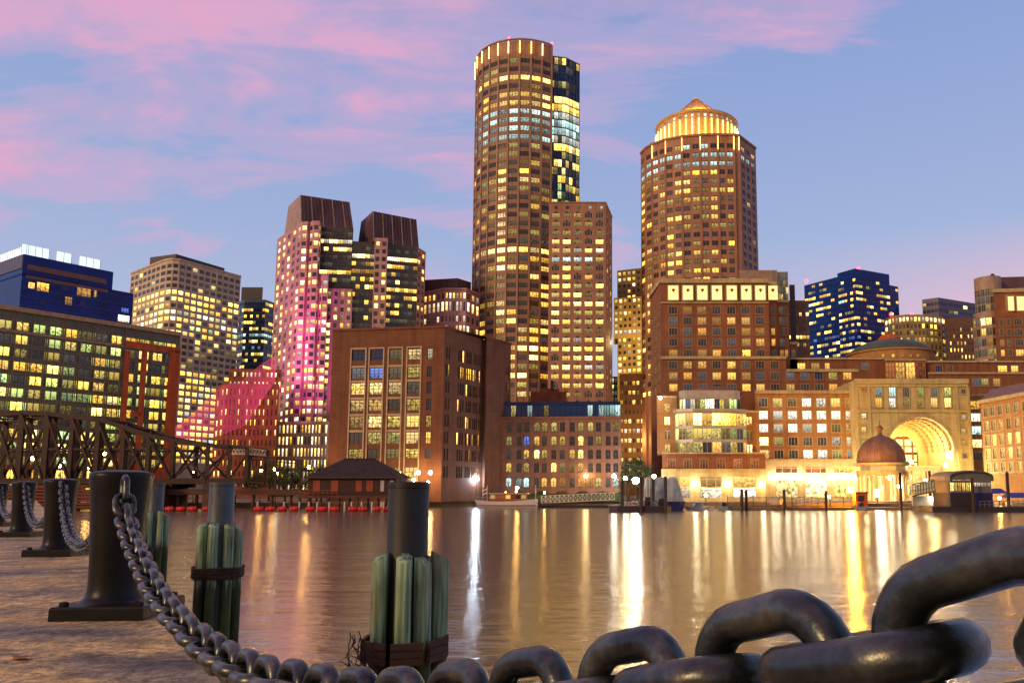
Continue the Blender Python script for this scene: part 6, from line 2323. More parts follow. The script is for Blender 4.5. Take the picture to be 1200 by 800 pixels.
def wrapped_boat():
    Y = 148.0
    xa, xb = px(756, 590, Y), px(802, 590, Y)
    b = thing('wrapped_boat', 'boat under a tall grey blue tarpaulin with a dark blue hull', 'boat', ((xa + xb) / 2, Y, 0))
    z0, z1 = 1.7, pz(560, Y)
    m = MB()
    base = [(xa, Y), (xb, Y), (xb, Y + 6), (xa, Y + 6)]
    ta, tb = px(757.5, 560, Y), px(794, 560, Y)
    top = [(ta, Y + 1.0), (tb, Y + 1.0), (tb - .4, Y + 5), (ta, Y + 5)]
    n = 9
    for i in range(n):
        q0, q1 = i / n, (i + 1) / n
        dz = lambda q: .28 * sin(q * pi * 5)
        p = [Vector((base[0][0] + (base[1][0] - base[0][0]) * q, Y, z0)) for q in (q0, q1)]
        t_ = [Vector((top[0][0] + (top[1][0] - top[0][0]) * q, Y + 1.0, z1 + dz(q))) for q in (q0, q1)]
        mid_ = [p[k].lerp(t_[k], .5) + Vector((0, -.35 + .2 * sin((q0, q1)[k] * 14), 0)) for k in (0, 1)]
        m.face([p[0], p[1], mid_[1], mid_[0]])
        m.face([mid_[0], mid_[1], t_[1], t_[0]])
        r_ = [Vector((top[3][0] + (top[2][0] - top[3][0]) * q, Y + 5, z1 + dz(q))) for q in (q0, q1)]
        m.face([t_[0], t_[1], r_[1], r_[0]])
    m.face([(xb, Y, z0), (xb, Y + 6, z0), (tb - .4, Y + 5, z1), (tb, Y + 1, z1)])
    m.face([(xa, Y + 6, z0), (xa, Y, z0), (ta, Y + 1, z1), (ta, Y + 5, z1)])
    m.build('tarpaulin', 'tarp', b)
    m = MB()
    x2 = px(803, 594, Y)
    hull = [(xa - .5, Y + .4), (xa + 2, Y - .3), (x2 - 1, Y - .3), (x2 + .3, Y + 2.5), (x2 - 1, Y + 5.6), (xa - .5, Y + 5.6)]
    keel = [((p[0] - xa) * .93 + xa, (p[1] - Y - 2.6) * .7 + Y + 2.6) for p in hull]
    m.frustum(keel, -.4, hull, 1.72)
    m.build('hull', 'hull_blue', b)
    m = MB()
    m.bar((px(757.5, 575, Y), Y - .5, 1.6), (px(757.5, 575, Y), Y - .5, z1 + .2), .22)
    m.bar((px(761, 575, Y), Y - .5, 1.6), (px(761, 575, Y), Y - .5, z1), .16)
    m.build('frame_post', 'white_paint', b)


def piles_and_lamps():
    # tall dark piles standing in the water along the far side
    for i, (u, va, vb, Y, what) in enumerate(((729, 565, 597, 142, 'beside the dark barge, by the gangway'), (751.5, 560, 597, 138.7, 'against the middle of the dark barge'), (765.5, 561, 596, 146.5, 'before the wrapped boat, the thinner one'), (780, 558.5, 597, 138.6, 'at the end of the dark barge, before the tarpaulin'),
                                  (869.5, 573, 596, 150, 'standing at the fenced float, next to a pale dinghy'), (874.5, 574, 590, 151, 'just behind another pile at the fenced float'), (919, 574, 596, 150, 'amid the fence, before the bright shop fronts'), (968, 575, 597, 149, 'beside the sloping white ramp'),
                                  (1055.5, 554, 599, 147, 'before the domed pavilion'), (1090.5, 552, 580, 151, 'behind the covered gangway'), (1140, 560, 607, 139, 'at the corner of the ferry terminal'), (1181.5, 553, 602, 143, 'beside the blue awnings'))):
        x = px(u, 580, Y)
        m = MB()
        m.lathe([(.30, -1.5), (.28, pz(va, Y)), (.01, pz(va, Y) + .12)], (x, Y), 10)
        o = m.build('mooring_pile', 'pile_dark', None, (x, Y, 0))
        tag(o, f'tall dark mooring pile {what}', 'pile', 'dark piles along the harbour side')
    lamps = [(686.5, 557.5, 187, 'glow_warm', .42, 'street lamp shining before the low brick building, above the white gangway'), (719.5, 557.5, 184, 'glow_white', .45, 'street lamp at the corner of the low brick building'),
             (733, 560, 180, 'glow_white', .42, 'street lamp between the low brick building and the trees'), (745, 563, 176, 'glow_blue', .75, 'brightest blue white floodlight above the dark barge'),
             (766.5, 558, 176, 'glow_warm', .42, 'street lamp above the wrapped boat'), (555, 555.5, 187, 'glow_white', .36, 'upper white lamp at the corner of the big brick building'),
             (558.5, 561, 183, 'glow_blue', .50, 'lower blue white lamp above the bow of the motor yacht'), (490.5, 553.5, 169, 'glow_warm', .40, 'lamp at the foot of the big brick building, beside its last tall bay'),
             (504.5, 553.5, 169, 'glow_warm', .42, 'lamp at the foot of the big brick building, near its corner'), (485, 562, 168, 'glow_warm', .34, 'low lamp before the big brick building, just above the green pile cluster'),
             (501.5, 565, 168, 'glow_warm', .34, 'lowest lamp by the corner of the big brick building'), (468.5, 554, 169, 'glow_warm', .3, 'lamp before the door of the big brick building, beside the boat house roof'),
             (997, 573, 153, 'glow_orange', .62, 'big orange lamp glowing beside the domed pavilion'), (1098, 583, 150, 'glow_white', .42, 'white lamp under the covered gangway'),
             (1028, 580, 158, 'glow_white', .34, 'white lamp before the columns of the domed pavilion'), (972, 582, 153, 'glow_warm', .28, 'small lamp by the sloping white ramp'),
             (1171, 583.5, 150, 'glow_amber', .3, 'amber lamp under the blue awnings'),
             (322, 549.5, 168, 'glow_amber', .30, 'amber lamp behind the trestle, middle of three'), (306, 551, 168, 'glow_amber', .26, 'amber lamp behind the trestle, closest to the iron bridge'),
             (362, 547, 172, 'glow_amber', .34, 'amber lamp above the boat house roof edge'), (324, 554, 164, 'glow_white', .28, 'white lamp low behind the trestle railing'),
             (38, 537, 170, 'glow_amber', .38, 'amber lamp seen through the iron bridge, beside its thick twin posts'), (70, 546, 170, 'glow_amber', .30, 'amber lamp low in the iron bridge, fourth gap'), (74, 541, 172, 'glow_amber', .28, 'amber lamp higher in the iron bridge, fourth gap'),
             (105, 548, 170, 'glow_amber', .34, 'amber lamp in the iron bridge, behind the black bollards'), (122, 531, 170, 'glow_amber', .42, 'amber lamp high in the iron bridge, over the biggest bollard'), (5, 533, 170, 'glow_amber', .36, 'amber lamp at the picture edge behind the iron bridge'),
             (228, 553, 168, 'glow_white', .26, 'white lamp through the low end of the iron bridge'), (606, 571.5, 177, 'glow_amber', .34, 'amber lamp over the canopy of the motor yacht'),
             (827, 580, 158, 'glow_warm', .26, 'small warm lamp above the pale dinghy'), (638, 577, 175, 'glow_amber', .22, 'tiny amber lamp at the end of the white gangway')]
    done = {}
    for u, v, Y, mt, r, lab in lamps:
        c = p3(u, v, Y)
        zg = GZ if Y > 158 else .5
        if u < 240 or 300 < u < 330:
            zg = GZ
        o = thing('street_lamp', lab, 'lamp', (c.x, c.y, zg), 'lit lamps along the far shore')
        m = MB()
        m.lathe([(.20, zg), (.20, zg + .25), (.09, zg + .35), (.06, c.z - r - .1), (.14, c.z - r - .05), (.14, c.z - r + .06)], (c.x, c.y), 8)
        m.build('post', 'lamp_post', o)
        m = MB()
        m.sphere(tuple(c), r, 12)
        m.build('globe', mt, o)
        m = MB()
        m.lathe([(.22, c.z + r - .04), (.10, c.z + r + .06), (.01, c.z + r + .16)], (c.x, c.y), 8)
        m.build('cap', 'lamp_post', o)


def fence_and_floats():
    # floating marina walk with its fence before the hotel wing
    Y = 151.0
    x0, x1 = px(853, 590, Y), px(1004, 590, Y)
    m = MB()
    m.box(x0, x1, Y, Y + 4, -.4, .55)
    tag(m.build('marina_float', 'quay_stone', None, ((x0 + x1) / 2, Y, 0)), 'long low marina float below the hotel wing, carrying a picket fence', 'float')
    b = thing('picket_fence', 'thin metal picket fence along the marina float before the bright shop fronts', 'fence', ((x0 + x1) / 2, Y, .55))
    m = MB()
    n = 130
    for i in range(n + 1):
        x = x0 + (x1 - x0) * i / n
        m.bar((x, Y + .25, .55), (x, Y + .25, 2.5), .045)
    m.build('pickets', 'lamp_post', b)['kind'] = 'stuff'
    for z in (.75, 2.45):
        bar_part('rail', 'lamp_post', b, (x0, Y + .25, z), (x1, Y + .25, z), .09)
    for i in range(11):
        x = x0 + (x1 - x0) * i / 10
        bar_part('post', 'lamp_post', b, (x, Y + .25, .55), (x, Y + .25, 2.75), .13)
    # sloping white ramp
    a, c = p3(935, 591, 150.4), p3(967, 586, 150.4)
    b = thing('boarding_ramp', 'short sloping white ramp with rails beside the marina fence', 'ramp', (a.x, a.y, .5))
    for dz in (.0, .55, 1.1):
        bar_part('rail', 'white_paint', b, a + Vector((0, 0, dz)), c + Vector((0, 0, dz)), .12)
    for k in range(8):
        p = a.lerp(c, k / 7)
        bar_part('post', 'white_paint', b, p, p + Vector((0, 0, 1.1)), .08)
    m = MB()
    m.bar(a + Vector((0, .7, -.05)), c + Vector((0, .7, -.05)), 1.3, .1)
    m.build('deck', 'pale_metal', b)
    # small boats
    for u0, u1, Y, mt, lab in ((802, 838, 152, 'hull_white', 'small pale dinghy moored behind the wrapped boat'), (840, 858, 151, 'tarp', 'small grey covered dinghy beside the marina fence'), (901, 918, 158, 'hull_white', 'small white tender with a cabin roof behind the marina fence'),
                               (1000, 1018, 149, 'tarp', 'grey skiff with an outboard before the orange kiosk')):
        xa, xb = px(u0, 592, Y), px(u1, 592, Y)
        o = thing('dinghy', lab, 'boat', ((xa + xb) / 2, Y, 0), 'small boats by the marina float')
        Lb = xb - xa
        hull = [(xa, Y), (xa + Lb * .12, Y - .7), (xb - Lb * .3, Y - .8), (xb, Y), (xb - Lb * .3, Y + .8), (xa + Lb * .12, Y + .7)]
        keel = [((p[0] - (xa + Lb / 2)) * .8 + xa + Lb / 2, (p[1] - Y) * .55 + Y) for p in hull]
        zb = 0 if Y < 155 else GZ
        m = MB()
        m.frustum(keel, zb - .2, hull, zb + .75)
        m.build('hull', mt, o)
        m = MB()
        cab = [(xa + Lb * .3, Y - .55), (xa + Lb * .62, Y - .55), (xa + Lb * .62, Y + .55), (xa + Lb * .3, Y + .55)]
        m.frustum(cab, zb + .752, [(p[0] * .9 + (xa + Lb * .46) * .1, p[1]) for p in cab], zb + 1.5)
        m.build('cabin', 'tarp' if mt == 'hull_white' else 'hull_dark', o)
    # kiosk with the orange lamplight put into its wall colour
    q = p3(1010, 592, 152.5)
    b = thing('kiosk', 'small orange kiosk with a flat roof beside the big orange lamp', 'kiosk', (q.x, q.y, .5))
    m = MB()
    m.box(q.x - 1.15, q.x + 1.15, q.y, q.y + 2, .5, 3.3)
    m.build('wall', 'orange_brick', b)
    m = MB()
    m.box(q.x - 1.35, q.x + 1.35, q.y - .2, q.y + 2.2, 3.303, 3.5)
    m.build('roof', 'dark_roof', b)
    m = MB()
    m.box(q.x - .7, q.x + .5, q.y - .05, q.y + .05, 1.7, 2.8)
    m.build('hatch', 'dark_glass', b)
    m = MB()
    m.box(px(995, 590, 151), px(1220, 590, 151) + 10, 150.8, 155.5, -.4, .5)
    tag(m.build('terminal_float', 'quay_stone', None, (px(1100, 590, 151), 152, 0)), 'dark float running below the domed pavilion and the covered gangway', 'float')


def ferry_terminal():
    Y = 141.0
    x0, xm, x1 = px(1114, 580, Y), px(1141.5, 580, Y), px(1162, 580, Y)
    b = thing('ferry_terminal', 'floating ferry terminal with an arched grey canopy over a white glazed cabin', 'terminal', ((x0 + x1) / 2, Y, 0))
    zc, ze, zt = pz(577, Y), pz(562, Y), pz(551, Y)
    D = 7.5
    # arched canopy: the arch faces the -x side
    m = MB()
    n = 18
    prof = []
    for i in range(n + 1):
        a = pi * i / n
        prof.append((x0 - .3 + (x1 - x0 + .6) * (1 - cos(a)) / 2, ze + (zt - ze) * sin(a) ** .55))
    ya, yb = Y - .6, Y + D + .3
    for i in range(n):
        (xa, za), (xb, zb) = prof[i], prof[i + 1]
        m.face([(xa, ya, za), (xb, ya, zb), (xb, yb, zb), (xa, yb, za)])
        m.face([(xa, yb, za - .25), (xb, yb, zb - .25), (xb, ya, zb - .25), (xa, ya, za - .25)])
        m.face([(xa, ya, za - .25), (xb, ya, zb - .25), (xb, ya, zb), (xa, ya, za)])
    m.face([(p[0], ya + .5, p[1]) for p in prof])
    m.build('canopy', 'canvas_grey', b)
    wins = []
    mass(b, [(xm, Y), (x1, Y)], ze - .05, zc, 5, 'canvas_grey', [even(5, .93)], [(pz(569.5, Y), ze - .5)], lambda s, c, r: 'white', 'strip', 'white_frame', 10, True, part='cabin_wall')
    mass(b, [(x0, Y + D), (x0, Y + .01), (xm, Y + .01)], ze - .05, zc, 3, 'canvas_grey', [None, even(6, .9)], [(pz(575, Y), ze - .5)], lambda s, c, r: ['warm', 'dim', 'yellow'][c % 3], 'strip', 'white_frame', 10, True, part='waiting_room')
    m = MB()
    m.box(xm, x1 + .2, Y - .12, Y + D, .9, zc - .02)
    s = m.build('blue_hull', 'hull_blue', b)
    m = MB()
    k = 14
    for i in range(k):
        x = xm + (x1 - xm) * (i + .5) / k
        m.bar((x, Y - .18, .95), (x, Y - .18, zc - .1), .1)
    m.build('ribbing', 'hull_blue', s)
    m = MB()
    m.box(x0, xm - .01, Y + .1, Y + D, .9, zc - .02)
    m.build('pontoon_side', 'hull_dark', b)
    m = MB()
    m.box(x0 - 4, x1 + 9, Y - 1.2, Y + D + 1, -.4, .88)
    m.build('pontoon', 'hull_dark', b)
    m = MB()
    for z in (1.3, 1.9):
        m.bar((xm + .4, Y - 1.1, z), (x1 + 8.5, Y - 1.1, z), .08)
    for i in range(14):
        x = xm + .4 + (x1 + 8.1 - xm) * i / 13
        m.bar((x, Y - 1.1, .88), (x, Y - 1.1, 1.95), .08)
    m.build('railing', 'bright_mullion', b)
    # covered gangway
    a, c = p3(1072.5, 580, 149), p3(1115.5, 571, 146)
    b = thing('covered_gangway', 'covered gangway of pale glazed panels rising to the ferry terminal', 'gangway', (a.x, a.y, .5))
    h = Vector((0, 0, 1.9))
    n = 13
    for yo in (0, 2.4):
        m = MB()
        o = Vector((0, yo, 0))
        for i in range(n):
            p, q = a.lerp(c, i / n) + o, a.lerp(c, (i + 1) / n) + o
            m.face([p, q, q + h, p + h])
        m.build('side_panel', 'clear_panel', b)
        for i in range(n + 1):
            p = a.lerp(c, i / n) + o + Vector((0, -.06, 0))
            bar_part('mullion', 'lamp_post', b, p, p + h, .09)
        bar_part('handrail', 'lamp_post', b, a + o + Vector((0, -.07, .8)), c + o + Vector((0, -.07, .8)), .08)
    m = MB()
    m.bar(a + h + Vector((0, 1.2, .12)), c + h + Vector((0, 1.2, .12)), 3.0, .22)
    m.build('roof', 'canvas_grey', b)
    m = MB()
    m.bar(a + Vector((0, 1.2, -.15)), c + Vector((0, 1.2, -.15)), 2.6, .25)
    m.build('deck', 'lamp_post', b)
    for k in (2, 7, 11):
        p = a.lerp(c, k / n) + Vector((0, 1.2, 1.6))
        m = MB()
        m.sphere(tuple(p), .16, 8)
        m.build('ceiling_lamp', 'glow_wall', b)
    m = MB()
    p = a.lerp(c, .5)
    m.box(a.x, c.x - .4, 150.4, 150.6, .5, p.z - .9)
    m.build('wind_screen', 'clear_panel', b)
    # blue awnings
    for u0, u1, va, Yk, lab in ((1163, 1183, 572, 151, 'blue awning over a lit stall beside the ferry terminal'), (1184, 1213, 577, 149, 'lower blue awning at the end of the harbour float')):
        xa, xb = px(u0, 580, Yk), px(u1, 580, Yk)
        o = thing('awning_tent', lab, 'tent', ((xa + xb) / 2, Yk, .5), 'blue awnings on the harbour float')
        ze_ = pz(va + 6, Yk)
        m = MB()
        m.frustum([(xa, Yk), (xb, Yk), (xb, Yk + 4), (xa, Yk + 4)], ze_, [(xa + .8, Yk + 1.5), (xb - .8, Yk + 1.5), (xb - .8, Yk + 2.5), (xa + .8, Yk + 2.5)], pz(va, Yk))
        m.build('cloth', 'blue_tarp', o)
        for x in (xa + .1, xb - .1):
            for y in (Yk + .1, Yk + 3.9):
                bar_part('pole', 'pale_metal', o, (x, y, .5), (x, y, ze_), .1)
        m = MB()
        m.box(xa + .4, xb - .4, Yk + 2.2, Yk + 2.8, .5, 1.5)
        m.build('counter', 'white_paint', o)


def tree(u, v_top, v_base_z, Y, w, lab, seed):
    r = random.Random(seed)
    x = px(u, 560, Y)
    zt = pz(v_top, Y)
    o = thing('promenade_tree', lab, 'tree', (x, Y, v_base_z), 'trees along the far promenade')
    H = zt - v_base_z
    m = MB()
    m.tube([(x, Y, v_base_z), (x + .1, Y, v_base_z + H * .35), (x - .1, Y + .1, v_base_z + H * .7)], [.24, .18, .08], 8)
    for k in range(7):
        a = r.uniform(0, 6.28)
        z0 = v_base_z + H * r.uniform(.32, .6)
        m.tube([(x, Y, z0), (x + cos(a) * w * .28, Y + sin(a) * w * .28, z0 + H * .15), (x + cos(a) * w * .45, Y + sin(a) * w * .45, z0 + H * .26)], [.09, .06, .03], 5)
    m.build('trunk', 'bark', o)
    m = MB()
    clumps = []
    for k in range(26):
        a, q = r.uniform(0, 6.28), sqrt(r.random())
        zz = r.random()
        rad = w * .5 * (1 - abs(zz - .4) ** 1.6)
        clumps.append(Vector((x + cos(a) * q * rad, Y + sin(a) * q * rad, v_base_z + H * (.38 + .58 * zz))))
    for c in clumps:
        s = w * r.uniform(.09, .17)
        for i in range(70):
            d = Vector((r.gauss(0, 1), r.gauss(0, 1), r.gauss(0, .8)))
            p = c + d * s * .6
            l = r.uniform(.12, .26)
            a1 = Vector((r.gauss(0, 1), r.gauss(0, 1), r.gauss(0, 1))).normalized()
            a2 = a1.cross(Vector((r.gauss(0, 1), r.gauss(0, 1), r.gauss(0, 1)))).normalized()
            m.face([p - a1 * l, p + a2 * l * .5, p + a1 * l, p - a2 * l * .5])
    m.build('crown', 'tree_leaf', o)


def greenery():
    tree(736, 541, GZ, 188, 5.5, 'dark green tree at the corner of the low brick building', 1)
    tree(747, 537, GZ, 190, 6.0, 'tallest dark tree in the gap behind the blue white floodlight', 2)
    tree(757, 545, GZ, 187, 4.6, 'smaller dark tree close to the foot of the lit crown tower', 3)
    for i, (u, v, Y, w) in enumerate(((299, 545, 176, 5), (316, 541, 178, 6), (335, 546, 176, 5), (352, 543, 178, 6), (372, 546, 174, 5))):
        tree(u, v, GZ, Y, w, f'{nth(i)} of the small trees behind the trestle, counted from the iron bridge', 10 + i)
    # clipped hedge before the low brick building
    Y = 183.5
    x0, x1 = px(597, 575, Y), px(731, 575, Y)
    r = random.Random(5)
    m = MB()
    for i in range(5200):
        x = r.uniform(x0, x1)
        p = Vector((x, Y + r.uniform(-.6, .6), GZ + 2.4 * (r.random() ** .6) * (.85 + .15 * sin(x * 1.3))))
        l = r.uniform(.10, .24)
        a1 = Vector((r.gauss(0, 1), r.gauss(0, 1), r.gauss(0, 1))).normalized()
        a2 = a1.cross(Vector((r.gauss(0, 1), r.gauss(0, 1), r.gauss(0, 1)))).normalized()
        m.face([p - a1 * l, p + a2 * l * .5, p + a1 * l, p - a2 * l * .5])
    m.box(x0, x1, Y - .4, Y + .4, GZ, GZ + 1.7)
    tag(m.build('hedge', 'hedge_leaf', None, ((x0 + x1) / 2, Y, GZ)), 'long green hedge at the foot of the low brick building', 'hedge')


def net_canopy():
    """pink glowing netting hung in the air between the towers"""
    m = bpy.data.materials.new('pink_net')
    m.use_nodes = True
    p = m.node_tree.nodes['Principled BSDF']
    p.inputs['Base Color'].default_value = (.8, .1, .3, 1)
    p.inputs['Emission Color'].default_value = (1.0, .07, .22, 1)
    p.inputs['Emission Strength'].default_value = .8  # emission stands in for the pink light falling on the net
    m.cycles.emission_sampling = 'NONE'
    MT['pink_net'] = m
    Y = 252.0
    top = [(324, 416), (305, 428), (284, 446), (262, 452), (240, 470), (225, 486), (205, 500)]
    bot = [(322, 446), (306, 470), (288, 497), (262, 508), (240, 514), (222, 516), (205, 517)]

    def S_(pts, q):
        k = q * (len(pts) - 1)
        i = min(int(k), len(pts) - 2)
        f = k - i
        f = f * f * (3 - 2 * f) * .4 + f * .6
        return (pts[i][0] + (pts[i + 1][0] - pts[i][0]) * f, pts[i][1] + (pts[i + 1][1] - pts[i][1]) * f)
    b = thing('aerial_net', 'pink glowing rope netting hung in the air before the brick block', 'net', (px(265, 480, Y), Y, GZ))

    def P(q, t):
        a, c = S_(top, q), S_(bot, q)
        t2 = t + .06 * sin(q * 9) * sin(pi * t)
        return p3(a[0] + (c[0] - a[0]) * t2, a[1] + (c[1] - a[1]) * t2, Y + 6 * sin(pi * t) + 3 * sin(q * 7))
    mm = MB()
    nq, ntt = 88, 30
    for j in range(ntt + 1):
        for i in range(nq):
            jj = j / ntt
            mm.bar(P(i / nq, jj), P((i + 1) / nq, min(1, jj + (.012 if i % 2 else -.012) * (0 < j < ntt))), .034 if 0 < j < ntt else .06)
    for i in range(0, nq + 1, 1):
        for j in range(ntt):
            mm.bar(P(i / nq, j / ntt), P(i / nq, (j + 1) / ntt), .034)
    mm.build('mesh', 'pink_net', b)
    m2 = MB()
    for q in (0, .18, .42, .7, 1):
        a = P(q, 0)
        m2.tube([a, a + Vector((2, 6, 14))], .08, 5)
    m2.build('stay_cable', 'lamp_post', b)
    # coloured floodlights tint the tower and the brick block
    for loc, to, e, ang in ((p3(331, 478, 275), p3(336, 400, 305), 75000, 52), (p3(334, 440, 276), p3(350, 340, 302), 75000, 50), (p3(348, 500, 268), p3(366, 430, 302), 45000, 60), (p3(268, 545, 215), p3(285, 470, 270), 42000, 34)):
        ld = bpy.data.lights.new('net_flood', 'SPOT')
        ld.energy = e
        ld.color = (1, .12, .62)
        ld.spot_size = radians(ang)
        ld.spot_blend = .9
        ld.shadow_soft_size = .6
        lo = bpy.data.objects.new('net_flood', ld)
        COL.objects.link(lo)
        lo.location = loc
        lo.rotation_euler = (to - loc).to_track_quat('-Z', 'Y').to_euler()


for fn in (truss_bridge, fender_pier, trestle, boat_house, barrier_floats, motor_yacht, gangways, work_barge, wrapped_boat, piles_and_lamps, fence_and_floats, ferry_terminal, greenery, net_canopy):
    fn()

# ================================================================== NEAR DOCK
pmat('black_iron', (0.008, 0.009, 0.011), 0.36, metal=0.0, var=0.35, scale=3.0, bump=0.08, bscale=55.0, spec=0.22, col2=(0.014, 0.014, 0.016))
pmat('steel_pipe', (0.075, 0.095, 0.105), 0.5, metal=0.35, var=0.4, scale=2.2, bump=0.3, bscale=10, vscale=(1, 1, .3))
pmat('black_pipe', (0.011, 0.012, 0.010), 0.55, var=0.4, scale=2.2, bump=0.3, bscale=12, vscale=(1, 1, .3))
pmat('rope', (0.060, 0.036, 0.022), 0.9, var=0.4, scale=8)
pmat('lashing_plank', (0.10, 0.055, 0.030), 0.85, var=0.45, scale=4, bump=.6, bscale=18, vscale=(.2, .2, 1))


def link_material():
    m = bpy.data.materials.new('chain_iron')
    m.use_nodes = True
    t = m.node_tree
    p = t.nodes['Principled BSDF']
    tc = nd(t, 'ShaderNodeTexCoord')
    oi = nd(t, 'ShaderNodeObjectInfo')
    va = nd(t, 'ShaderNodeVectorMath', operation='ADD')
    t.links.new(tc.outputs['Object'], va.inputs[0])
    cmb = nd(t, 'ShaderNodeCombineXYZ')
    t.links.new(mth(t, 'MULTIPLY', oi.outputs['Random'], 40.0), cmb.inputs[0])
    t.links.new(cmb.outputs[0], va.inputs[1])

    def noise(sc, dt, rg=.6):
        nz = nd(t, 'ShaderNodeTexNoise')
        t.links.new(va.outputs[0], nz.inputs['Vector'])
        setin(nz, 'Scale', sc)
        setin(nz, 'Detail', dt)
        setin(nz, 'Roughness', rg)
        return nz.outputs[0]
    a, b2, c = noise(14, 5), noise(55, 4), noise(220, 3)
    col = ramp(t, a, [(.35, (.030, .038, .044)), (.5, (.075, .090, .092)), (.62, (.15, .17, .15)), (.74, (.36, .38, .30))])
    col = mixc(t, ramp(t, mth(t, 'MULTIPLY_ADD', b2, .5, mth(t, 'MULTIPLY', a, .5)), [(.555, 0.0), (.62, .55)]), col, (.17, .10, .05))
    t.links.new(col, p.inputs['Base Color'])
    p.inputs['Metallic'].default_value = .85
    t.links.new(ramp(t, a, [(.3, .22), (.7, .42)]), p.inputs['Roughness'])
    bp = nd(t, 'ShaderNodeBump')
    bp.inputs['Strength'].default_value = .30
    bp.inputs['Distance'].default_value = .003
    t.links.new(mth(t, 'ADD', a, mth(t, 'MULTIPLY_ADD', b2, .6, mth(t, 'MULTIPLY', c, .15))), bp.inputs['Height'])
    t.links.new(bp.outputs[0], p.inputs['Normal'])
    MT['chain_iron'] = m


link_material()


def pile_wood_material():
    """weathered green timber, splintered pale at the top and slimy dark towards the water line"""
    m = bpy.data.materials.new('green_timber')
    m.use_nodes = True
    t = m.node_tree
    p = t.nodes['Principled BSDF']
    tc = nd(t, 'ShaderNodeTexCoord')
    oi = nd(t, 'ShaderNodeObjectInfo')

    def noise(sc, vs, dt=5):
        mp = nd(t, 'ShaderNodeMapping')
        mp.inputs['Scale'].default_value = vs
        t.links.new(tc.outputs['Object'], mp.inputs[0])
        nz = nd(t, 'ShaderNodeTexNoise')
        t.links.new(mp.outputs[0], nz.inputs['Vector'])
        setin(nz, 'Scale', sc)
        setin(nz, 'Detail', dt)
        return nz.outputs[0]
    grain = noise(14, (1, 1, .05), 7)
    blot = noise(1.6, (1, 1, .5))
    col = ramp(t, grain, [(.30, (.03, .045, .03)), (.42, (.17, .29, .17)), (.56, (.34, .52, .33)), (.72, (.56, .66, .42))])
    col = mixc(t, ramp(t, blot, [(.50, 0.0), (.66, .75)]), col, (.20, .15, .07))
    sep = nd(t, 'ShaderNodeSeparateXYZ')
    t.links.new(tc.outputs['Object'], sep.inputs[0])
    # algae and wet wood belong to the tidal zone: object z = 0 is the water line
    zz = mth(t, 'ADD', sep.outputs[2], mth(t, 'MULTIPLY', mth(t, 'SUBTRACT', grain, .5), 1.2))
    tide = ramp(t, mth(t, 'DIVIDE', zz, 3.2), [(.10, 1.0), (.46, .9), (.55, 0.0)])
    slime = ramp(t, blot, [(.35, (.018, .012, .008)), (.5, (.035, .05, .012)), (.65, (.06, .10, .018))])
    col = mixc(t, tide, col, slime)
    t.links.new(col, p.inputs['Base Color'])
    p.inputs['Roughness'].default_value = .75
    bp = nd(t, 'ShaderNodeBump')
    bp.inputs['Strength'].default_value = .5
    bp.inputs['Distance'].default_value = .012
    t.links.new(grain, bp.inputs['Height'])
    t.links.new(bp.outputs[0], p.inputs['Normal'])
    MT['green_timber'] = m


pile_wood_material()


def pile_cluster(u, Y, ztop, zpipe, pipe_mat, lab, seed, rope=True):
    r = random.Random(seed)
    x = px(u, 620, Y)
    o = thing('pile_cluster', lab, 'piling', (x, Y, 0), 'timber pile clusters with steel pipes by the dock')
    m = MB()
    pr = .335
    m.lathe([(pr, -1.5), (pr, zpipe - .02), (pr - .02, zpipe), (.01, zpipe)], (x, Y), 28)
    pipe = m.build('pipe', pipe_mat, o)
    m = MB()
    m.lathe([(pr + .012, zpipe - .10), (pr + .012, zpipe - .04)], (x, Y), 28)
    m.build('rim', pipe_mat, pipe)
    n = 7
    for k in range(n):
        a = 2 * pi * (k + .35) / n + r.uniform(-.08, .08)
        w = r.uniform(.135, .165)
        R_ = pr + w - .03
        c = Vector((x + R_ * cos(a), Y + R_ * sin(a), 0))
        lean = Vector((cos(a), sin(a), 0)) * r.uniform(-.03, .06) + Vector((r.uniform(-.04, .04), r.uniform(-.04, .04), 0))
        zt = ztop + r.uniform(-.10, .06)
        m = MB()
        rings = []
        ns, nh = 12, 9
        ph = r.uniform(0, 6)
        vs, fs = [], []
        for i in range(nh + 1):
            q = i / nh
            z = -1.5 + (zt + 1.5) * q
            for j in range(ns):
                b = 2 * pi * j / ns
                rr = w * (1 + .10 * cos(2 * b + ph) + .03 * cos(3 * b + ph * 2)) * (1.05 - .12 * q)
                zz = z
                if i == nh:
                    zz = z - .10 * (1 + cos(b - a)) * .8
                vs.append((c.x + lean.x * q + rr * cos(b), c.y + lean.y * q + rr * sin(b), zz))
        for i in range(nh):
            for j in range(ns):
                fs.append((i * ns + j, i * ns + (j + 1) % ns, (i + 1) * ns + (j + 1) % ns, (i + 1) * ns + j))
        fs.append(tuple(nh * ns + j for j in range(ns)))
        m.faces(vs, fs, 0, True)
        m.build('timber', 'green_timber', o)
    return o, x, Y


def lashing(o, x, Y, z, turns, rr=.645):
    for k in range(turns):
        m = MB()
        pts = []
        for i in range(42):
            a = 2 * pi * i / 42
            w = rr + .018 * cos(7 * (a + .3)) + (k % 2) * .012
            pts.append((x + w * cos(a), Y + w * sin(a), z + k * .052 + .012 * sin(3 * a + k)))
        m.tube(pts, .030, 6, closed=True)
        m.build('rope_turn', 'rope', o)


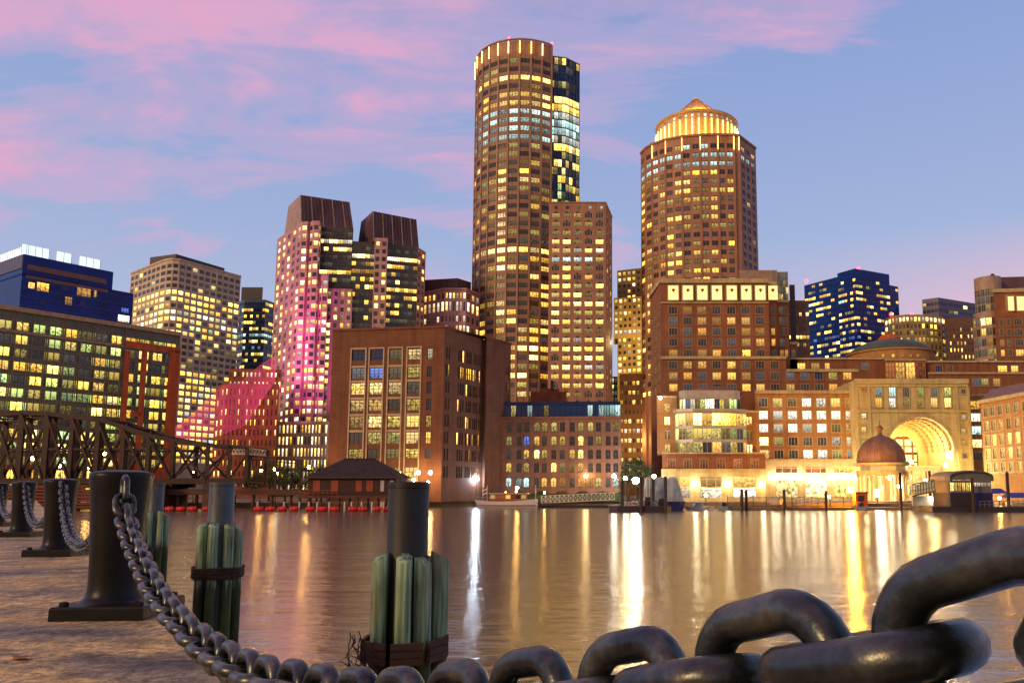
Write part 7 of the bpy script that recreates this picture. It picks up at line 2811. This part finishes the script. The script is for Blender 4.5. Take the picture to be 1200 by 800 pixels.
o1, x1_, y1_ = pile_cluster(258, 22.0, 3.22, EYE + .17, 'steel_pipe', 'green timber pile cluster lashed with rope, with a blue grey steel pipe, second in size', 3)
lashing(o1, x1_, y1_, 1.74, 6)
o3, x3_, y3_ = pile_cluster(180.5, 36.0, 3.15, EYE + .25, 'steel_pipe', 'most distant pile cluster, half hidden behind the biggest bollard', 8)
o2, x2_, y2_ = pile_cluster(478, 13.0, 3.12, EYE + .11, 'black_pipe', 'biggest green timber pile cluster with a black pipe and a plank lashing', 5)
# plank lashing round the big one, with loose fibres of old rope
for a in range(7):
    a0 = 2 * pi * (a + .15) / 7
    a1 = 2 * pi * (a + 1.0) / 7
    R_ = .68
    m = MB()
    for dz in (0, .115, .23):
        p, q = (x2_ + R_ * cos(a0), y2_ + R_ * sin(a0), 1.50 + dz), (x2_ + R_ * cos(a1), y2_ + R_ * sin(a1), 1.50 + dz)
        m.bar(p, q, .06, .105)
    m.build('lashing_plank', 'lashing_plank', o2)
rr_ = random.Random(4)
m = MB()
for k in range(26):
    x0 = x2_ - .60 + rr_.uniform(-.12, .30)
    y0 = y2_ - .72 + rr_.uniform(-.03, .06)
    pts = []
    z0 = rr_.uniform(1.25, 2.0)
    for i in range(7):
        pts.append((x0 + rr_.uniform(-.05, .05) + .03 * i * rr_.uniform(-1, 1), y0 + rr_.uniform(-.03, .03), z0 - .09 * i + rr_.uniform(-.02, .02)))
    m.tube(pts, .009, 5)
m.build('frayed_rope', 'rope', o2)


def bollard(P, lab, i):
    x, y = P
    o = thing('bollard', lab, 'bollard', (x, y, DZ), 'black iron bollards along the dock edge')
    o.rotation_euler = (0, 0, radians(4))
    b0 = DZ
    m = MB()
    s = .30
    m.v = []
    base = [(-s + .05, -s), (s + .05, -s), (s + .05, s), (-s + .05, s)]
    pts = [(p[0], p[1]) for p in base]

    def build(mm, name, mat, par=o):
        ob = bpy.data.objects.new(name, mm.mesh(name, [mat]))
        COL.objects.link(ob)
        ob.parent = par
        return ob
    m.prism(pts, 0.0, .075)
    m.frustum(pts, .0752, [(p[0] * .975, p[1] * .975) for p in pts], .090)
    pl = build(m, 'base_plate', 'black_iron')
    for p in ((-.19, -.24), (.29, -.24), (.29, .24), (-.19, .24)):
        m = MB()
        m.lathe([(.032, .09), (.032, .115), (.01, .122), (.001, .122)], p, 6, smooth=False)
        build(m, 'bolt', 'black_iron', pl)
    m = MB()
    prof = [(.225, .0905), (.205, .098), (.186, .112), (.172, .135), (.163, .175), (.160, .24), (.163, .45), (.174, .68), (.190, .88), (.199, .95), (.1985, .968), (.193, .979), (.155, .990), (.10, .997), (.001, 1.0)]
    m.lathe(prof, (0, 0), 48)
    col = build(m, 'column', 'black_iron')
    # shackle eye on either side for the chains
    for sg in (-1, 1):
        a = atan2(BD.y, BD.x) - radians(4)
        dx, dy = cos(a) * sg, sin(a) * sg
        m = MB()
        pts = []
        for k in range(18):
            b = 2 * pi * k / 18
            pts.append((dx * (.192 + .05 * cos(b)), dy * (.192 + .05 * cos(b)), .90 + .055 * sin(b)))
        m.tube(pts, .017, 8, closed=True)
        build(m, 'eye', 'black_iron', col)
    return o


bollard(B1P, 'biggest black bollard, tall with a flared foot, where the heavy chain begins', 1)
bollard(B2P, 'second black bollard along the dock, between the biggest and the small ones', 2)
bollard(B3P, 'third black bollard along the dock, small', 3)
bollard(B4P, 'fourth black bollard along the dock, smallest and cut by the picture edge', 4)
bollard(B0P, 'black bollard close beside the viewer, holding the huge end of the heavy chain', 0)


def link_mesh():
    """one stadium shaped chain link, long axis x, lying in the x-y plane"""
    Lh, Wh, r = .0770, .0475, .0197         # half length and half width of the bar's centre line
    pts = []
    st = Lh - Wh
    for k in range(13):
        a = -pi / 2 + pi * k / 12
        pts.append((st + Wh * cos(a), Wh * sin(a), 0))
    for k in range(1, 4):
        pts.append((st - 2 * st * k / 4, Wh, 0))
    for k in range(13):
        a = pi / 2 + pi * k / 12
        pts.append((-st + Wh * cos(a), Wh * sin(a), 0))
    for k in range(1, 4):
        pts.append((-st + 2 * st * k / 4, -Wh, 0))
    m = MB()
    m.tube(pts, r, 14, closed=True)
    return m.mesh('link', ['chain_iron'])


LINK = link_mesh()


def catmull(P, n=40):
    out = []
    for i in range(len(P) - 1):
        p0, p1, p2, p3_ = P[max(i - 1, 0)], P[i], P[i + 1], P[min(i + 2, len(P) - 1)]
        for k in range(n):
            t = k / n
            out.append(.5 * ((2 * p1) + (p2 - p0) * t + (2 * p0 - 5 * p1 + 4 * p2 - p3_) * t * t + (3 * p1 - p0 - 3 * p2 + p3_) * t ** 3))
    out.append(P[-1])
    return out


def chain(path, lab, roll0, scale=1.0, k0=0):
    pts = catmull([Vector(p) for p in path])
    o = thing('chain', lab, 'chain', tuple(pts[len(pts) // 2]), 'chains slung between the bollards')
    base = WL(o)
    pitch = .110 * scale
    acc, nxt, k = 0.0, .022 * k0, k0
    side0 = None
    for i in range(len(pts) - 1):
        d = pts[i + 1] - pts[i]
        L = d.length
        while acc + L >= nxt:
            p = pts[i] + d * ((nxt - acc) / L)
            j = min(i + 4, len(pts) - 1)
            jj = max(i - 4, 0)
            t = (pts[j] - pts[jj]).normalized()
            side = Vector((t.y, -t.x, 0))
            side = side.normalized() if side.length > .05 else Vector((BN.x, BN.y, 0))
            up = side.cross(t).normalized()
            if up.z < 0:
                up, side = -up, -side
            ang = roll0 + (pi / 2 if k % 2 else 0) + RN.uniform(-.12, .12)
            yv = side * cos(ang) + up * sin(ang)
            zv = t.cross(yv)
            M = Matrix((t, yv, zv)).transposed().to_4x4()
            M.translation = p - base
            l = bpy.data.objects.new('link', LINK)
            COL.objects.link(l)
            l.parent = o
            l.matrix_local = M @ Matrix.Scale(scale, 4)
            nxt += pitch
            k += 1
        acc += L
    return o


def along(A, B, s, z, off=0.0):
    d = (Vector(B) - Vector(A)).normalized()
    n = Vector((d.y, -d.x))
    q = Vector(A) + d * s + n * off
    return (q.x, q.y, DZ + z)


CS = .754                                    # the chain runs along x = .711 - CS * y


def chain_at(u, v_top):
    """where an upright link whose crest shows on this bearing hangs"""
    d = ray(u, v_top)
    y = .711 / (d[0] / d[1] + CS)
    k = 1 - .05 * max(0.0, (u - 760) / 475)      # the last links swing in towards the viewer
    return ((.711 - CS * y) * k, y * k, EYE + d[2] * y * k / d[1] - .066)


cp = [(.711 - CS * y, y, DZ + z) for y, z in ((4.99, .885), (4.97, .81), (4.92, .73), (4.78, .65), (4.52, .56))]
cp += [chain_at(u, v) for u, v in ((176, 662), (193, 688), (218, 714), (248, 738), (290, 760), (331, 770), (390, 779), (447, 782), (510, 777), (600, 763), (720, 741), (915, 694), (1235, 598))]
cp += [(.711 - CS * .45, .45, DZ + .91)]
chain(cp, 'heavy iron chain sweeping from the biggest bollard towards the viewer, its links growing huge', radians(4), k0=1)
for Pa, Pb, lab in ((B2P, B1P, 'chain hanging between the second bollard and the biggest one'), (B3P, B2P, 'chain hanging between the third bollard and the second one'), (B4P, B3P, 'chain hanging between the fourth bollard and the third one')):
    d = (Pb - Pa).normalized()
    a, b = Pa + d * .25, Pb - d * .25
    L = (b - a).length
    path = []
    for i in range(13):
        q = i / 12
        w = abs(2 * q - 1)
        path.append(along(a, b, L * q, .30 + .60 * (w ** 2.6)))
    chain(path, lab, radians(45))

# litter on the dock
q = p3(25, 772, 4.05)
m = MB()
rl = random.Random(2)
pts = []
for k in range(9):
    a = 2 * pi * k / 9
    pts.append((q.x + .05 * cos(a) * rl.uniform(.7, 1.2), q.y + .022 * sin(a) * rl.uniform(.7, 1.3), DZ + .006 + .008 * (k % 3)))
m.face(pts)
m.face([(p[0], p[1], DZ + .004) for p in reversed(pts)])
pmat('dry_leaf', (.30, .11, .03), .7)
tag(m.build('fallen_leaf', 'dry_leaf', None, (q.x, q.y, DZ)), 'small curled rust brown leaf lying on the dock', 'leaf')
